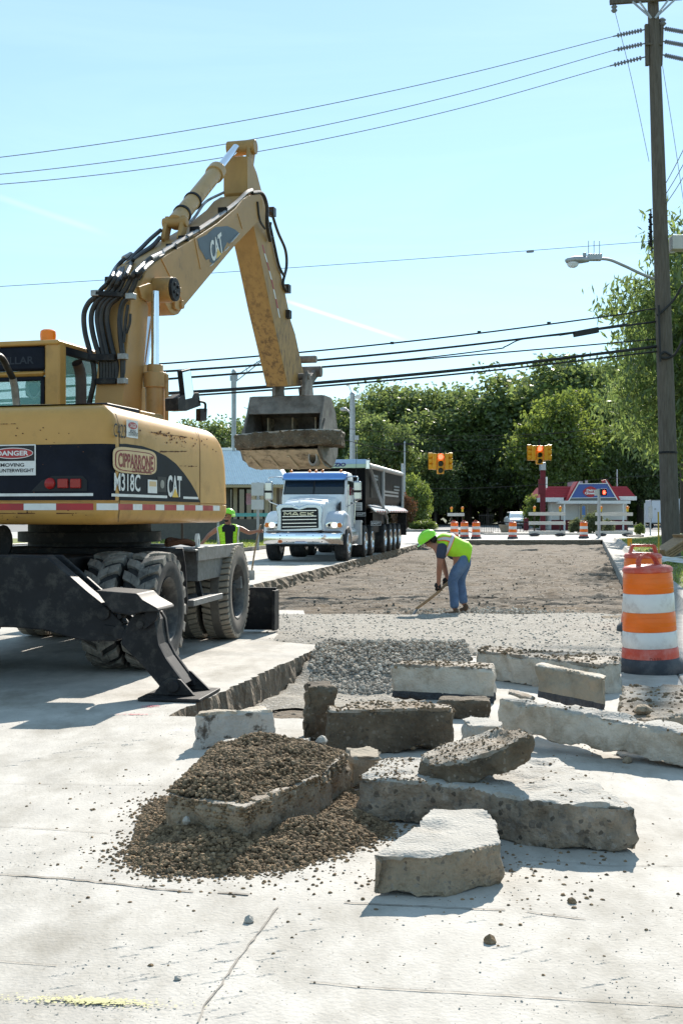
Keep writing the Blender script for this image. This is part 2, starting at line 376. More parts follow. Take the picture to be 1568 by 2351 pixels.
# main pavement: left part (excavator stands here), right part in front of and beyond the pit, cross street
left = [(-14,-3),(-1.2,-3)]+pit_l+[(-.26,12.4),(-.55,17.3)]+notch+edge_l+[(cutL(64),64),(roadL(64),64),(roadL(20),20),(-14,8)]
right = [(-1.2,-3),(9,-3),(9,8.4),(cutR(9),9),(cutR(16.0),16.0),(-.45,16.0),(-.26,12.4)]+pit_r[1:]+[(-1.2,8.25)]
cross = [(-120,64),(cutL(64),64)]+edge_f[1:]+[(cutR(64),64.4),(140,64.4),(140,92),(-120,92)]
sheet("pavement", [left, right], 0.0, M['conc'])
sheet("cross_street", [cross], 0.0, M['conc_far'])
def wall(mb, pts, z0, z1, rng, rough=.03):
    rows = 6; k = len(pts); vs = []
    for r in range(rows+1):
        t = r/rows; z = z1+(z0-z1)*t
        for i, p in enumerate(pts):
            a = Vector(pts[min(i+1,k-1)])-Vector(pts[max(i-1,0)]); n = Vector((a.y, -a.x)).normalized()
            d = 0 if r == 0 else rough*(rng.random()-.35)+.05*t
            vs.append((p[0]+n.x*d, p[1]+n.y*d, z))
    fs = [(r*k+i, r*k+i+1, (r+1)*k+i+1, (r+1)*k+i) for r in range(rows) for i in range(k-1)]
    mb.add(vs, fs)
w = MB()
wall(w, pit_l+[(-.26,12.4)], -.42, 0, rng); wall(w, pit_r+[(-1.2,8.25)], -.42, 0, rng)
wall(w, notch+edge_l[:1], -.42, 0, rng); wall(w, edge_l+edge_f, -.42, 0, rng, .06); wall(w, edge_f+[(cutR(64),64.4)], -.42, 0, rng, .05)
tag(w.build("pavement_cut_edge", M['cut'], smooth=0), kind="structure")
sheet("parking_lot", [[(-120,92),(140,92),(140,158),(-120,158)]], -.004, M['asph'])
sheet("far_verge", [[(-300,158),(300,158),(300,420),(-300,420)]], -.03, M['earth'])

def hfield(name, xs, ys, fx, m, smooth=True):
    """xs in 0..1 mapped by fx(u, y) -> (x, z)"""
    nx, ny = len(xs), len(ys); V = []
    for y in ys:
        for u in xs:
            x, yy, z = fx(u, y); V.append((x, yy, z))
    Fc = [(j*nx+i, j*nx+i+1, (j+1)*nx+i+1, (j+1)*nx+i) for j in range(ny-1) for i in range(nx-1)]
    me = npmesh(name, np.array(V), np.array(Fc), smooth); return link(name, me, m)
# stripped lane bed
def bedz(x, y):
    z = -.25+.05*fbm(x*.45, y*2.0, 1, 1.2, 4)+.085*abs(fbm(x*.6, y*3.6, 5, 1.4, 5))+.03*fbm(x*1.0, y*2.2, 9, 3.2, 3)-.04
    t = min(1, max(0, (y-16.6)/1.6)); 
    return z*t*t*(3-2*t)*1.0 + (1-t*t*(3-2*t))*(-.05)
ys = []; y = 16.4
while y < 64.6: ys.append(y); y += .07+.004*(y-16.4)
tag(hfield("roadbed", [i/130 for i in range(131)], ys, lambda u, y: ((lambda x: (x, y, bedz(x, y)))((cutL(y)-.45)+(cutR(y)+.03-cutL(y)+.45)*u)), M['soil']), kind="structure")
# pit floor beside the cut edge
def pitz(x, y): 
    t = min(1, max(0, (y-10.9)/1.5)); t = t*t*(3-2*t)
    if x < -1.17+.2265*(y-8.25): return -.36
    return -.26+.05*fbm(x, y, 2, 1.7, 4)*(1-t)+t*.265
tag(hfield("pit_floor", [i/60 for i in range(61)], [7.9+i*.05 for i in range(95)], lambda u, y: (-1.45+3.0*u, y, pitz(-1.45+3.0*u, y)), M['soil']), kind="structure")
# gravel strip across the road, flush with the pavement, sloping into the pit
def gravz(x, y):
    z = .03+.022*fbm(x, y, 3, .9, 4)
    e = min(1, max(0, (y-(10.3+.35*nz(x,0,4,.9)+(0 if x > 1.2 else 2.0)))/.8)) ; e2 = min(1, max(0, (17.25+.25*nz(x, 0, 9, 1.5)-y)/.8)); e3 = min(1, max(0, (x-(-.5-.42*(y-12.4)+.5*nz(y, 1, 2, 1.1)))/.7))
    if x < 1.3 and y < 12.45+.4*nz(x, 3, 1, 2.2)+.12*nz(x, 0, 7, 8): z = max(pitz(x, y)+.02, -.3); return z if x > -.2+.22*(y-12.4)*-0 else z
    return z*e*e2*e3-(1-min(e,e3))*.03-(1-e2)*.12
tag(hfield("gravel_bed", [i/110 for i in range(111)], [10.0+i*.066 for i in range(122)], lambda u, y: ((lambda x: (x, y, gravz(x, y) if not (x < -.27 and y < 12.6) else min(gravz(x, y), -.02)))(-1.9+(cutR(y)+1.9)*u)), M['gravel']), kind="structure")

# gutter pan, kerb and lawn on the right
def strip(name, prof, ys, m, off=lambda y: cutR(y)):
    mb = MB(); rings = []
    for y in ys:
        rings.append([Vector((off(y)+a, y, b)) for a, b in prof])
    mb.loft(rings, closed=False, cap=False); return mb
yk = [-2.4+i*1.2 for i in range(57)]
o = strip("gutter", [(0,-.42),(0,-.02),(.02,0.004),(.55,-.015),(.60,0.02),(.66,.12),(.71,.14),(.84,.14),(.86,.02)], yk, None).build("kerb_and_gutter", M['kerb'], recalc=False, smooth=25); tag(o, kind="structure")
def lawnz(u): t = min(1, u/4.5); return .125+.30*t*t*(3-2*t)
def lawn_pt(u, y):
    x = cutR(y)+.85+u; return (x, y, lawnz(u)+.02*nz(x, y, 0, .9))
tag(hfield("lawn_right", [i*.45 for i in range(60)], [-2.4+i*.8 for i in range(83)], lambda u, y: lawn_pt(u, y), M['grass']), kind="structure")
o = strip("k2", [(-.2,-.02),(-.14,.13),(0,.14),(.0,.02)][::-1], [20+i*2 for i in range(22)], None, off=lambda y: roadL(y)).build("kerb_left", M['kerb'], recalc=False, smooth=25); tag(o, kind="structure")
tag(hfield("lawn_left", [i*1.0 for i in range(40)], [20+i*1.1 for i in range(39)], lambda u, y: (roadL(y)-.14-u, y, .13+.03*nz(u, y, 0, .4)), M['grass']), kind="structure")
# grass blades
def blades(name, n, pick, h, rng):
    V = np.zeros((n,3,3)); 
    for i in range(n):
        x, y, z = pick(); a = rng.random()*6.28; hh = h*(.5+rng.random()); w = .012+.0005*y; l = rng.uniform(-.6,.6)*hh
        V[i] = [(x-w*math.cos(a), y-w*math.sin(a), z-.01), (x+w*math.cos(a), y+w*math.sin(a), z-.01), (x+l, y+rng.uniform(-.5,.5)*hh, z+hh)]
    return npmesh(name, V.reshape(-1,3), np.arange(3*n).reshape(-1,3))
rg = random.Random(11)
def pr():
    y = 8.5+50*rg.random()**1.8; u = 6.5*rg.random(); return lawn_pt(u, y)
def pl():
    y = 30+30*rg.random(); u = 9*rg.random(); return (roadL(y)-.14-u, y, .13)
tag(link("grass", blades("grass", 26000, pr, .055, rg), M['blade']), "short mown grass on the right verge by the wooden pole", "grass", kind="stuff")
tag(link("grass", blades("grass", 9000, pl, .07, rg), M['blade']), "bright green grass strip in front of the blue roofed shop", "grass", kind="stuff")

# joints, cracks and paint marks in the foreground pavement
def crack(mb, pix, wid, rng, z=.004):
    P = []
    for a, b in zip(pix, pix[1:]):
        p, q = gp(*a), gp(*b); n = max(2, int((q-p).length/.04))
        P += [p.lerp(q, i/n) for i in range(n)]
    P.append(gp(*pix[-1])); l, r = [], []
    for i, p in enumerate(P):
        d = (P[min(i+1,len(P)-1)]-P[max(i-1,0)]).normalized(); n = Vector((-d.y, d.x, 0)); w = wid*(.35+.9*rng.random())
        j = n*wid*.8*(rng.random()-.5)
        l.append(p+n*w/2+j+Vector((0,0,z))); r.append(p-n*w/2+j+Vector((0,0,z)))
    mb.loft([[a, b] for a, b in zip(l, r)], closed=False, cap=False)
jm = MB(); jr = random.Random(3)
crack(jm, [(-60,2007),(60,2013),(200,2024),(330,2040),(445,2050)], .014, jr)
crack(jm, [(500,2052),(570,2058)], .02, jr); crack(jm, [(790,2075),(1000,2085),(1160,2092)], .008, jr)
crack(jm, [(1210,2096),(1345,2113)], .010, jr)
crack(jm, [(637,2085),(590,2150),(540,2215),(500,2275),(470,2312),(455,2351)], .008, jr)
crack(jm, [(712,2257),(820,2268),(960,2277),(1100,2284),(1240,2293),(1400,2303),(1600,2316)], .006, jr)
crack(jm, [(-30,1897),(120,1906),(250,1915)], .005, jr); crack(jm, [(-20,2208),(130,2220)], .005, jr)
crack(jm, [(-40,1800),(200,1803),(380,1805)], .004, jr); crack(jm, [(1180,1975),(1400,1990),(1600,1990)], .005, jr)
tag(jm.build("pavement_joint", M['tar'], smooth=0), kind="structure")
def splotch(name, c, rx, ry, n, m, rng, z, rot=0):
    mb = MB(); c = Vector(c)
    for i in range(n):
        a, rr = rng.random()*6.28, abs(rng.gauss(0,.45)); q = Vector((math.cos(a)*rr*rx, math.sin(a)*rr*ry, 0)); q.rotate(Euler((0,0,rot)))
        s = rng.uniform(.15,1)*.008*(1.2-min(rr,1)); k = 6; b0 = rng.random()*6
        mb.add([c+q+Vector((math.cos(b0+j*6.28/k)*s*rng.uniform(.5,1.6), math.sin(b0+j*6.28/k)*s*rng.uniform(.4,1), z+i*2e-6)) for j in range(k)], [tuple(range(k))])
    o = mb.build(name, m, smooth=0, recalc=False); return tag(o, kind="structure")
M['ypaint'] = mat("yellow_spray", (.56,.53,.28), .9, var=.15); M['ppaint'] = mat("pink_spray", (.62,.22,.24), .9, var=.2)
splotch("yellow_paint_mark", gp(205,2303), .42, .055, 620, M['ypaint'], jr, .005, R(-6)); 
splotch("pink_paint_mark", gp(345,1623), .14, .12, 260, M['ppaint'], jr, .005, R(40)); splotch("pink_paint_mark", gp(310,1642), .3, .04, 160, M['ppaint'], jr, .005)
# tyre-tread crumbs of dried dust
def ridges(mb, c, ang, n, gap, w, rng):
    """small pressed-up ridges left by tyre lugs, in slanting rows"""
    c = Vector(c); u = Vector((math.cos(ang), math.sin(ang), 0))
    for i in range(n):
        for sgn in (-1, 1):
            if rng.random() < .6: continue
            p = c+u*(i*gap+rng.gauss(0,.03))+Vector((rng.gauss(0,.03),0,0)); d = Vector((math.cos(.25+.1*rng.random()), math.sin(.25+.1*rng.random())*1.5, 0)).normalized(); v = Vector((-d.y, d.x, 0))
            L = w*rng.uniform(.5,1.1); o = p+Vector((sgn*w*.75,0,0)); k = 12; V = []; Fs = []
            for q in range(k+1):
                t = q/k; e = math.sin(math.pi*t)**.6; h = .0032*e*rng.uniform(.3,1.15)+.0002; b = .006*e*rng.uniform(.6,1.3)+.0008; a = o+d*L*(t-.5)+v*rng.gauss(0,.0016); V += [a-v*b, a+v*b*.2+Vector((0,0,h)), a+v*b*1.3]
            for q in range(k): Fs += [(q*3, q*3+3, q*3+4, q*3+1), (q*3+1, q*3+4, q*3+5, q*3+2)]
            mb.add(V, Fs)
M['crumb'] = mat("dust_crumbs", (.40,.37,.33), 1.0, var=.2, scale=20)
rm = MB()
ridges(rm, gp(175,2300), R(78), 9, .07, .12, jr); ridges(rm, gp(400,2330), R(80), 12, .06, .12, jr); ridges(rm, gp(600,2340), R(104), 12, .06, .12, jr)
ridges(rm, gp(690,2200), R(95), 6, .07, .10, jr); ridges(rm, gp(1420,2320), R(92), 9, .07, .1, jr); ridges(rm, gp(60,1760), R(60), 14, .09, .12, jr); ridges(rm, gp(1180,2200), R(85), 6, .08, .1, jr)
tag(rm.build("dust_crumbs", M['conc'], smooth=0, recalc=False), "pale dried crumbs left as tyre tread prints on the concrete", "dust", kind="stuff")
# ------------------------------------------------------------------ broken concrete slabs
def slabmat(name, top, var=.2, dirt=(.16,.13,.10), damt=.6, dthr=(.5,.68)):
    return mat(name, top, .9, var=var, scale=5, dirt=dirt, damt=damt, dscale=3.5, dthr=dthr, bump=.6, bscale=70)
M['s_top'] = slabmat("slab_top", (.37,.35,.315), .14, (.21,.175,.13), .75, (.5,.7))
M['s_topd'] = slabmat("slab_top_dirty", (.36,.32,.27), .25, (.17,.13,.09), .9, (.42,.6))
M['s_agg'] = mat("broken_face_aggregate", (.275,.22,.165), .92, var=.35, scale=6, dirt=(.075,.06,.045), damt=.75, dscale=2.2, dthr=(.48,.68), bump=1.0, bscale=45, spots=(36,(.04,.032,.026),(.36,.31,.26),.42))
M['s_grey'] = mat("weathered_grey_face", (.35,.28,.20), .92, var=.3, scale=4, dirt=(.13,.095,.062), damt=.85, dscale=4.0, dthr=(.44,.62), bump=1.0, bscale=55, spots=(45,(.10,.08,.065),(.33,.29,.24),.26))
M['s_white'] = mat("pale_sawn_face", (.53,.47,.39), .9, var=.14, scale=3, dirt=(.24,.19,.13), damt=.85, dscale=2.6, dthr=(.47,.63), bump=.7, bscale=60)
M['s_dark'] = mat("dark_earthy_face", (.125,.098,.068), .95, var=.45, scale=5, dirt=(.04,.031,.022), damt=.85, dscale=2.6, bump=1.0, bscale=40, spots=(38,(.05,.04,.03),(.27,.23,.18),.3))
M['s_tan'] = mat("tan_face", (.30,.26,.20), .92, var=.3, scale=6, dirt=(.14,.11,.08), damt=.7, dscale=3, bump=.7, bscale=40)
M['s_band'] = mat("dark_asphalt_layer", (.06,.062,.068), .9, var=.4, scale=18, bump=.8, bscale=60)

def slab(label, top, th, seed, mats, amp=.014, vox=.013, band=0.0, taper=0.0, group="broken slabs of concrete piled on the road", name="concrete_slab", base=None):
    """top: outline in 3-D (real heights); th: thickness straight down"""
    amp *= 1.35; rt, n0 = [], len(top)
    for i in range(n0):
        a, b = top[i], top[(i+1)%n0]; k = max(1, int((b-a).length/.055)); pr = Vector((b.y-a.y, a.x-b.x, 0)); pr = pr.normalized() if pr.length else pr
        for j in range(k):
            p = a.lerp(b, j/k); q = p*9+Vector((seed*5.1, 0, 0)); w = 1 if j else .4
            rt.append(p+pr*w*(.016*noise.noise(q)+.009*noise.noise(q*3))*min(1, amp/.012)+Vector((0,0,.004*noise.noise(q*1.7))))
    top = rt; cen = sum(top, Vector())/len(top); n = len(top)
    bot = []
    for p in top:
        q = cen+(p-cen)*(1+taper)+Vector((.012*noise.noise(p*8+Vector((9,seed,0))), .012*noise.noise(p*8+Vector((0,seed,5))), 0)); q = Vector((q.x, q.y, p.z-th if base is None else base)); bot.append(q)
    mb = MB(); mb.add(list(top)+bot, [tuple(range(n)), tuple(range(2*n-1,n-1,-1))]+[(i,(i+1)%n,n+(i+1)%n,n+i) for i in range(n)])
    me = mb.mesh("t", True, 0); o = bpy.data.objects.new("t", me); COL.objects.link(o)
    bm = bmesh.new(); bm.from_mesh(me); bmesh.ops.triangulate(bm, faces=[f for f in bm.faces if len(f.verts) > 3]); bm.to_mesh(me); bm.free()
    r = o.modifiers.new("r", 'REMESH'); r.mode = 'VOXEL'; r.voxel_size = vox
    m2 = bake(o); bpy.data.objects.remove(o)
    nv = len(m2.vertices); co = np.empty(nv*3, np.float32); m2.vertices.foreach_get("co", co); co = co.reshape(-1,3)
    no = np.empty(nv*3, np.float32); m2.vertex_normals.foreach_get("vector", no); no = no.reshape(-1,3)
    zt = max(p.z for p in top)
    for i in range(nv):
        p = Vector(co[i]); q = p+Vector((seed*3.7, seed*1.3, 0)); k = no[i]
        a = .25 if k[2] > .8 else 1.0
        chip = max(0, noise.noise(q*7)-.2)*1.8*amp+(0 if k[2] > .8 else (noise.voronoi(q*9)[0][0]-.3)*amp*1.1+(noise.voronoi(q*24)[0][0]-.3)*amp*.45)
        d = amp*a*(1.2*noise.noise(q*4.2)+.8*noise.noise(q*11)+.5*noise.noise(q*27))-chip*1.2
        rim = max(0, 1-abs(k[2]-.55)/.4); d -= rim*max(0, noise.noise(q*6.5)+.15)*amp*2.0
        co[i] = p+Vector(k)*d
    m2.vertices.foreach_set("co", co.ravel()); m2.update()
    o = link(name, m2, mats); m2.materials.clear()
    for m in mats: m2.materials.append(m)
    pn = np.empty(len(m2.polygons)*3, np.float32); m2.polygons.foreach_get("normal", pn); pn = pn.reshape(-1,3)
    pc = np.empty(len(m2.polygons)*3, np.float32); m2.polygons.foreach_get("center", pc); pc = pc.reshape(-1,3)
    lv = np.empty(len(m2.loops), np.int32); m2.loops.foreach_get('vertex_index', lv); ls_ = np.empty(len(m2.polygons), np.int32); m2.polygons.foreach_get('loop_start', ls_)
    pre = np.add.reduceat(no[lv,2], ls_)/np.diff(np.append(ls_, len(lv))); idx = np.where(pre > .60, 0, 1)
    if band and len(mats) > 2:
        zb = pc[:,2].min(); idx = np.where((idx == 1) & (pc[:,2] < zb+band+.004*np.sin(pc[:,0]*23)), 2, idx)
    m2.polygons.foreach_set("material_index", idx.astype(np.int32)); m2.polygons.foreach_set("use_smooth", [True]*len(idx)); m2.set_sharp_from_angle(angle=R(38))
    return tag(o, label, "concrete slab", group)
def T3(pix, z):
    return [gp(p[0], p[1], p[2] if len(p) > 2 else z) for p in pix]
SL = {}
SL['front'] = slab("pale topped concrete block nearest the camera, alone in front of the long slab", T3([(848,1962),(905,1930),(955,1891),(985,1856),(1108,1855),(1136,1872),(1157,1934),(1085,1952),(985,1965)], .158), .158, 1, [M['s_top'],M['s_grey']], .013, .014)
SL['soilblock'] = slab("thick block heaped with brown soil clods, left of the other slabs", T3([(378,1822),(440,1760),(494,1706),(722,1708),(800,1728),(738,1782),(640,1818),(562,1856),(470,1838)], .20), .24, 2, [M['s_topd'],M['s_grey']], .018, .018)
M['s_spot'] = mat('black_spotted_face', (.44,.41,.37), .9, var=.15, scale=4, dirt=(.09,.075,.06), damt=.95, dscale=9, dthr=(.50,.57), bump=.7, bscale=50)
SL['edgeblock'] = slab("pale slab on its edge with black blotches, beside the cut pavement", T3([(443,1640),(520,1634),(629,1631),(612,1620),(450,1630)], .215), .22, 3, [M['s_white'],M['s_spot']], .013, .018)
SL['upright'] = slab("dark narrow chunk standing upright, tallest of the rubble on the left", T3([(698,1580),(771,1576),(762,1561),(706,1563)], .34), .34, 4, [M['s_dark'],M['s_dark']], .02, .02, taper=.22)
SL['earthy'] = slab("dark earth-stained rectangular slab standing behind the soil covered block", T3([(748,1632),(1042,1626),(1040,1614),(860,1608),(752,1620)], .26), .26, 5, [M['s_topd'],M['s_dark']], .014, .02)
SL['sawn'] = slab("pale faced slab with a dark lower band, in front of the gravel mound", T3([(893,1524),(945,1526),(1134,1536),(1140,1522),(1020,1516),(915,1517)], .26), .27, 6, [M['s_topd'],M['s_white'],M['s_band']], .012, .022, band=.075)
SL['rear'] = slab("long soil topped slab farthest back, next to the striped drum", T3([(1093,1493),(1370,1526),(1429,1520),(1425,1506),(1300,1496),(1110,1484)], .24), .25, 7, [M['s_topd'],M['s_white']], .016, .024)
SL['long'] = slab("long pale stained slab running out of the right side of the picture", [gp(1142,1604,.29),gp(1350,1640,.25),gp(1566,1682,.205),gp(1620,1688,.2),gp(1640,1672,.2),gp(1420,1632,.26),gp(1170,1597,.30)], .20, 8, [M['s_top'],M['s_white']], .014, .022)
SL['leaning'] = slab("square slab with a dark bottom band standing on top of the long pale slab", [gp(1229,1526,.43),gp(1310,1540,.425),gp(1390,1558,.42),gp(1394,1550,.42),gp(1240,1519,.43)], .22, 9, [M['s_white'],M['s_tan'],M['s_band']], .009, .018, band=.07)
SL['rubbly'] = slab("flat slab strewn with rubble at the right edge behind the long pale slab", T3([(1415,1642),(1432,1576),(1520,1570),(1640,1576),(1640,1622),(1495,1654)], .2), .21, 10, [M['s_topd'],M['s_tan']], .016, .024)
SL['wide'] = slab("widest slab, long with coarse pebbly broken face, behind the front block", T3([(814,1782),(905,1790),(1006,1799),(1102,1814),(1198,1833),(1294,1843),(1380,1846),(1470,1851),(1440,1833),(1338,1770),(1285,1740),(1198,1737),(1040,1738),(876,1739)], .2), .205, 11, [M['s_top'],M['s_agg']], .017, .017)
SL['diagonal'] = slab("rough topped slab lying diagonally across the widest slab", [gp(950,1733,.265),gp(998,1762,.255),gp(1060,1748,.30),gp(1150,1722,.36),gp(1217,1684,.425),gp(1150,1664,.405),gp(1075,1690,.34),gp(1020,1708,.30)], .13, 12, [M['s_topd'],M['s_dark']], .02, .018)
SL['tanbit'] = slab("small tan wedge between the soil covered block and the widest slab", T3([(788,1716),(840,1708),(880,1724),(874,1737),(802,1738)], .17), .17, 13, [M['s_tan'],M['s_tan']], .018, .018)
SL['wedge'] = slab("small pale wedge poking up behind the diagonal slab", T3([(1056,1652),(1078,1641),(1158,1656),(1148,1670),(1080,1668)], .28), .26, 14, [M['s_top'],M['s_top']], .016, .02)
SL['thin'] = slab("thin dark splinter lying left of the square leaning slab", T3([(1163,1588),(1172,1580),(1230,1598),(1222,1605)], .25), .03, 15, [M['s_topd'],M['s_tan']], .006, .012)
SL['under'] = slab("dark block wedged beneath the pale slab in front of the gravel", T3([(1000,1607),(1128,1610),(1125,1598),(1010,1597)], .13), .13, 16, [M['s_dark'],M['s_dark']], .012, .02)
SL['flat'] = slab("low white slab almost buried behind the soil covered block", T3([(488,1706),(530,1694),(640,1688),(722,1692),(690,1706)], .10), .1, 17, [M['s_top'],M['s_white']], .01, .02)
def inpoly(x, y, P):
    c = False; j = len(P)-1
    for i in range(len(P)):
        if (P[i].y > y) != (P[j].y > y) and x < (P[j].x-P[i].x)*(y-P[i].y)/(P[j].y-P[i].y)+P[i].x: c = not c
        j = i
    return c
def distpoly(x, y, P):
    d = 9; q = Vector((x, y))
    for i in range(len(P)):
        a, b = P[i-1].xy, P[i].xy; t = max(0, min(1, (q-a).dot(b-a)/max(1e-9,(b-a).length_squared))); d = min(d, (q-(a+(b-a)*t)).length)
    return d
# soil heaped unevenly over the thick block
cp = T3([(384,1818),(445,1758),(498,1706),(720,1709),(792,1728),(735,1778),(638,1812),(560,1848),(470,1832)], .2)
def coverz(x, y): return .2+min(.075, .55*distpoly(x, y, cp))*(.75+.55*nz(x, y, 4, 4.5))
# small loose lumps one can tell apart
lump_pix = [(428,1888,.10,.022,"white chip stuck in the soil in front of the heaped block"),(738,1706,.24,.03,"white broken corner resting on the back of the soil covered block"),(1440,1752,0,.03,"grey fist-sized stone in the shadow of the long slab"),(1475,1636,.21,.055,"squarish grey lump on the rubble strewn slab"),
  (1063,2014,0,.024,"brown stone in front of the pale topped block"),(1124,2165,0,.02,"brown pebble near the right of the foreground"),(572,2118,0,.02,"white chip left of the pavement joint"),(408,2250,0,.014,"small white pebble on the bottom left tyre prints"),(1313,2074,0,.018,"brown pebble right of the block's shadow")]
M['lump'] = M['s_top']; lr = random.Random(8)
for i, (x, y, z, s, lab) in enumerate(lump_pix):
    V, Fc = stones(lr, 1, lambda: (0,0,0), s, s, .85); p = gp(x, y, z)
    o = link("loose_stone", npmesh("loose_stone", V, Fc), M['clod'] if 'brown' in lab else M['s_grey'] if 'grey' in lab else M['s_top']); o.location = p
    tag(o, lab, "stone", "loose stones on the pavement")

# soil heap and scattered clods
dr = random.Random(21)
heap = [gp(300,1935),gp(330,1850),gp(385,1830),gp(560,1915),gp(700,1880),gp(800,1800),gp(905,1905),gp(880,1925),gp(820,1950),gp(700,1990),gp(520,2015),gp(350,2012),gp(285,1975)]
def heapz(x, y):
    return min(.10, .42*distpoly(x, y, heap))*(.8+.5*nz(x, y, 1, 5)) if inpoly(x, y, heap) else 0
hx0, hx1 = min(p.x for p in heap), max(p.x for p in heap); hy0, hy1 = min(p.y for p in heap), max(p.y for p in heap)
gx = [hx0+(hx1-hx0)*i/90 for i in range(91)]; gy = [hy0+(hy1-hy0)*i/60 for i in range(61)]
V = np.array([(x, y, heapz(x, y)+.010*fbm(x, y, 0, 9, 3)*(1 if inpoly(x, y, heap) else 0)-.012) for y in gy for x in gx]); Fc = np.array([(j*91+i, j*91+i+1, (j+1)*91+i+1, (j+1)*91+i) for j in range(60) for i in range(90)])
def pk_heap():
    while 1:
        x, y = dr.uniform(hx0, hx1), dr.uniform(hy0, hy1)
        if inpoly(x, y, heap): return (x, y, heapz(x, y)-.004)
V1, F1 = stones(dr, 26000, pk_heap, .0018, .0135)
def pk_scatter():
    while 1:
        i = dr.randrange(len(heap)); c = heap[i].lerp(heap[i-1], dr.random()); a, r = dr.random()*6.28, abs(dr.gauss(0,.055 if dr.random() < .72 else .26)); x, y = c.x+math.cos(a)*r, c.y+math.sin(a)*r
        if not inpoly(x, y, heap): return (x, y, -.002)
V2, F2 = stones(dr, 5200, pk_scatter, .0015, .010)
sc_areas = [(1250,1985,.5,.35,420),(1300,2060,.6,.4,300),(1120,1990,.3,.2,200),(1420,1730,.5,.4,240),(700,2020,.6,.25,260),(1000,2150,1.3,.5,150),(220,1800,.6,.5,90),(1350,1900,.7,.5,160)]
tot = [(x, y, a, b) for x, y, a, b, k in sc_areas for _ in range(k)]; it = iter(tot)
def pk_area():
    x, y, a, b = next(it); c = gp(x, y); return (c.x+dr.gauss(0,a*.5), c.y+dr.gauss(0,b*.5), -.002)
V3, F3 = stones(dr, len(tot), pk_area, .0015, .009)
# clods riding on slab tops
tops = []
for key, k, dens in (('soilblock', 1200, .012), ('wide', 1300, .009), ('diagonal', 800, .008), ('earthy', 900, .013), ('sawn', 700, .015), ('rear', 1100, .018), ('rubbly', 500, .018), ('long', 160, .010)):
    me = SL[key].data; ps = [p for p in me.polygons if p.normal.z > .8 and not (key == 'wide' and (p.center.x > .55 and dr.random() < .75))]
    if key == 'wide': ps = [p for p in ps if p.center.x < .30 or dr.random() < .25]
    for _ in range(k):
        p = dr.choice(ps); tops.append((p.center.x+dr.gauss(0,.01), p.center.y+dr.gauss(0,.01), p.center.z-.003, dens))
it2 = iter(tops)
parts = []
for dens in sorted(set(t[3] for t in tops)):
    sel = [t for t in tops if t[3] == dens]; it3 = iter(sel); parts.append(stones(dr, len(sel), lambda: next(it3)[:3], .003, dens))
# raise the soil on the heaped block into an even cover
Vs, Fs, off = [], [], 0
for v_, f_ in [(V1,F1),(V2,F2),(V3,F3)]+parts:
    Vs.append(v_); Fs.append(f_+off); off += len(v_)
cx0, cx1 = min(p.x for p in cp), max(p.x for p in cp); cy0, cy1 = min(p.y for p in cp), max(p.y for p in cp)
def pk_cover():
    while 1:
        x, y = dr.uniform(cx0, cx1), dr.uniform(cy0, cy1)
        if inpoly(x, y, cp): return (x, y, coverz(x, y)-.004)
sp_ = [p for p in SL['soilblock'].data.polygons if abs(p.normal.z) < .6 and p.center.z > .10 and p.normal.y < .3]
def pk_spill():
    while 1:
        p = dr.choice(sp_)
        if dr.random() < ((p.center.z-.10)/.1)**1.5*(.3+max(0, noise.noise(p.center*7))*2.2): return (p.center.x+p.normal.x*.004, p.center.y+p.normal.y*.004, p.center.z-.003)
v_, f_ = stones(dr, 1500, pk_spill, .002, .012); Vs.append(v_); Fs.append(f_+off); off += len(v_)
v_, f_ = stones(dr, 13000, pk_cover, .0018, .0135); Vs.append(v_); Fs.append(f_+off)
CV = np.array([(cx0+(cx1-cx0)*i/60, cy0+(cy1-cy0)*j/60, (coverz(cx0+(cx1-cx0)*i/60, cy0+(cy1-cy0)*j/60)-.012) if inpoly(cx0+(cx1-cx0)*i/60, cy0+(cy1-cy0)*j/60, cp) else .15) for j in range(61) for i in range(61)])
CF = np.array([(j*61+i, j*61+i+1, (j+1)*61+i+1, (j+1)*61+i) for j in range(60) for i in range(60)]); CF = CF[(CV[CF][:,:,2] > .16).all(1)]
o = link("soil_cover", npmesh("soil_cover", CV, CF, True), M['clod']); tag(o, "uneven layer of brown soil on top of the heaped block", "soil", kind="stuff")
me = npmesh("soil_clods", np.vstack(Vs), np.vstack(Fs)); o = link("soil_clods", me, M['clod'])
tag(o, "crumbly brown soil and pebbles spilled around and over the broken slabs", "soil", kind="stuff")
o = link("soil_heap", npmesh("soil_heap", V, Fc, True), M['clod']); tag(o, "low spread of brown soil in front of the heaped block", "soil", kind="stuff")
# fine grit over the foreground concrete
def pk_grit():
    while 1:
        y = 3.0+6.0*dr.random()**1.4; x = dr.uniform(-.31*y, .31*y)
        if noise.noise(Vector((x*1.3, y*1.3, 2)))+.15 > dr.random()*.7-.1: return (x, y, .0)
Vg, Fg = stones(dr, 4200, pk_grit, .0011, .0042, .7)
tag(link("grit", npmesh("grit", Vg, Fg), M['crumb']), "fine pale grit lying on the foreground concrete", "grit", kind="stuff")
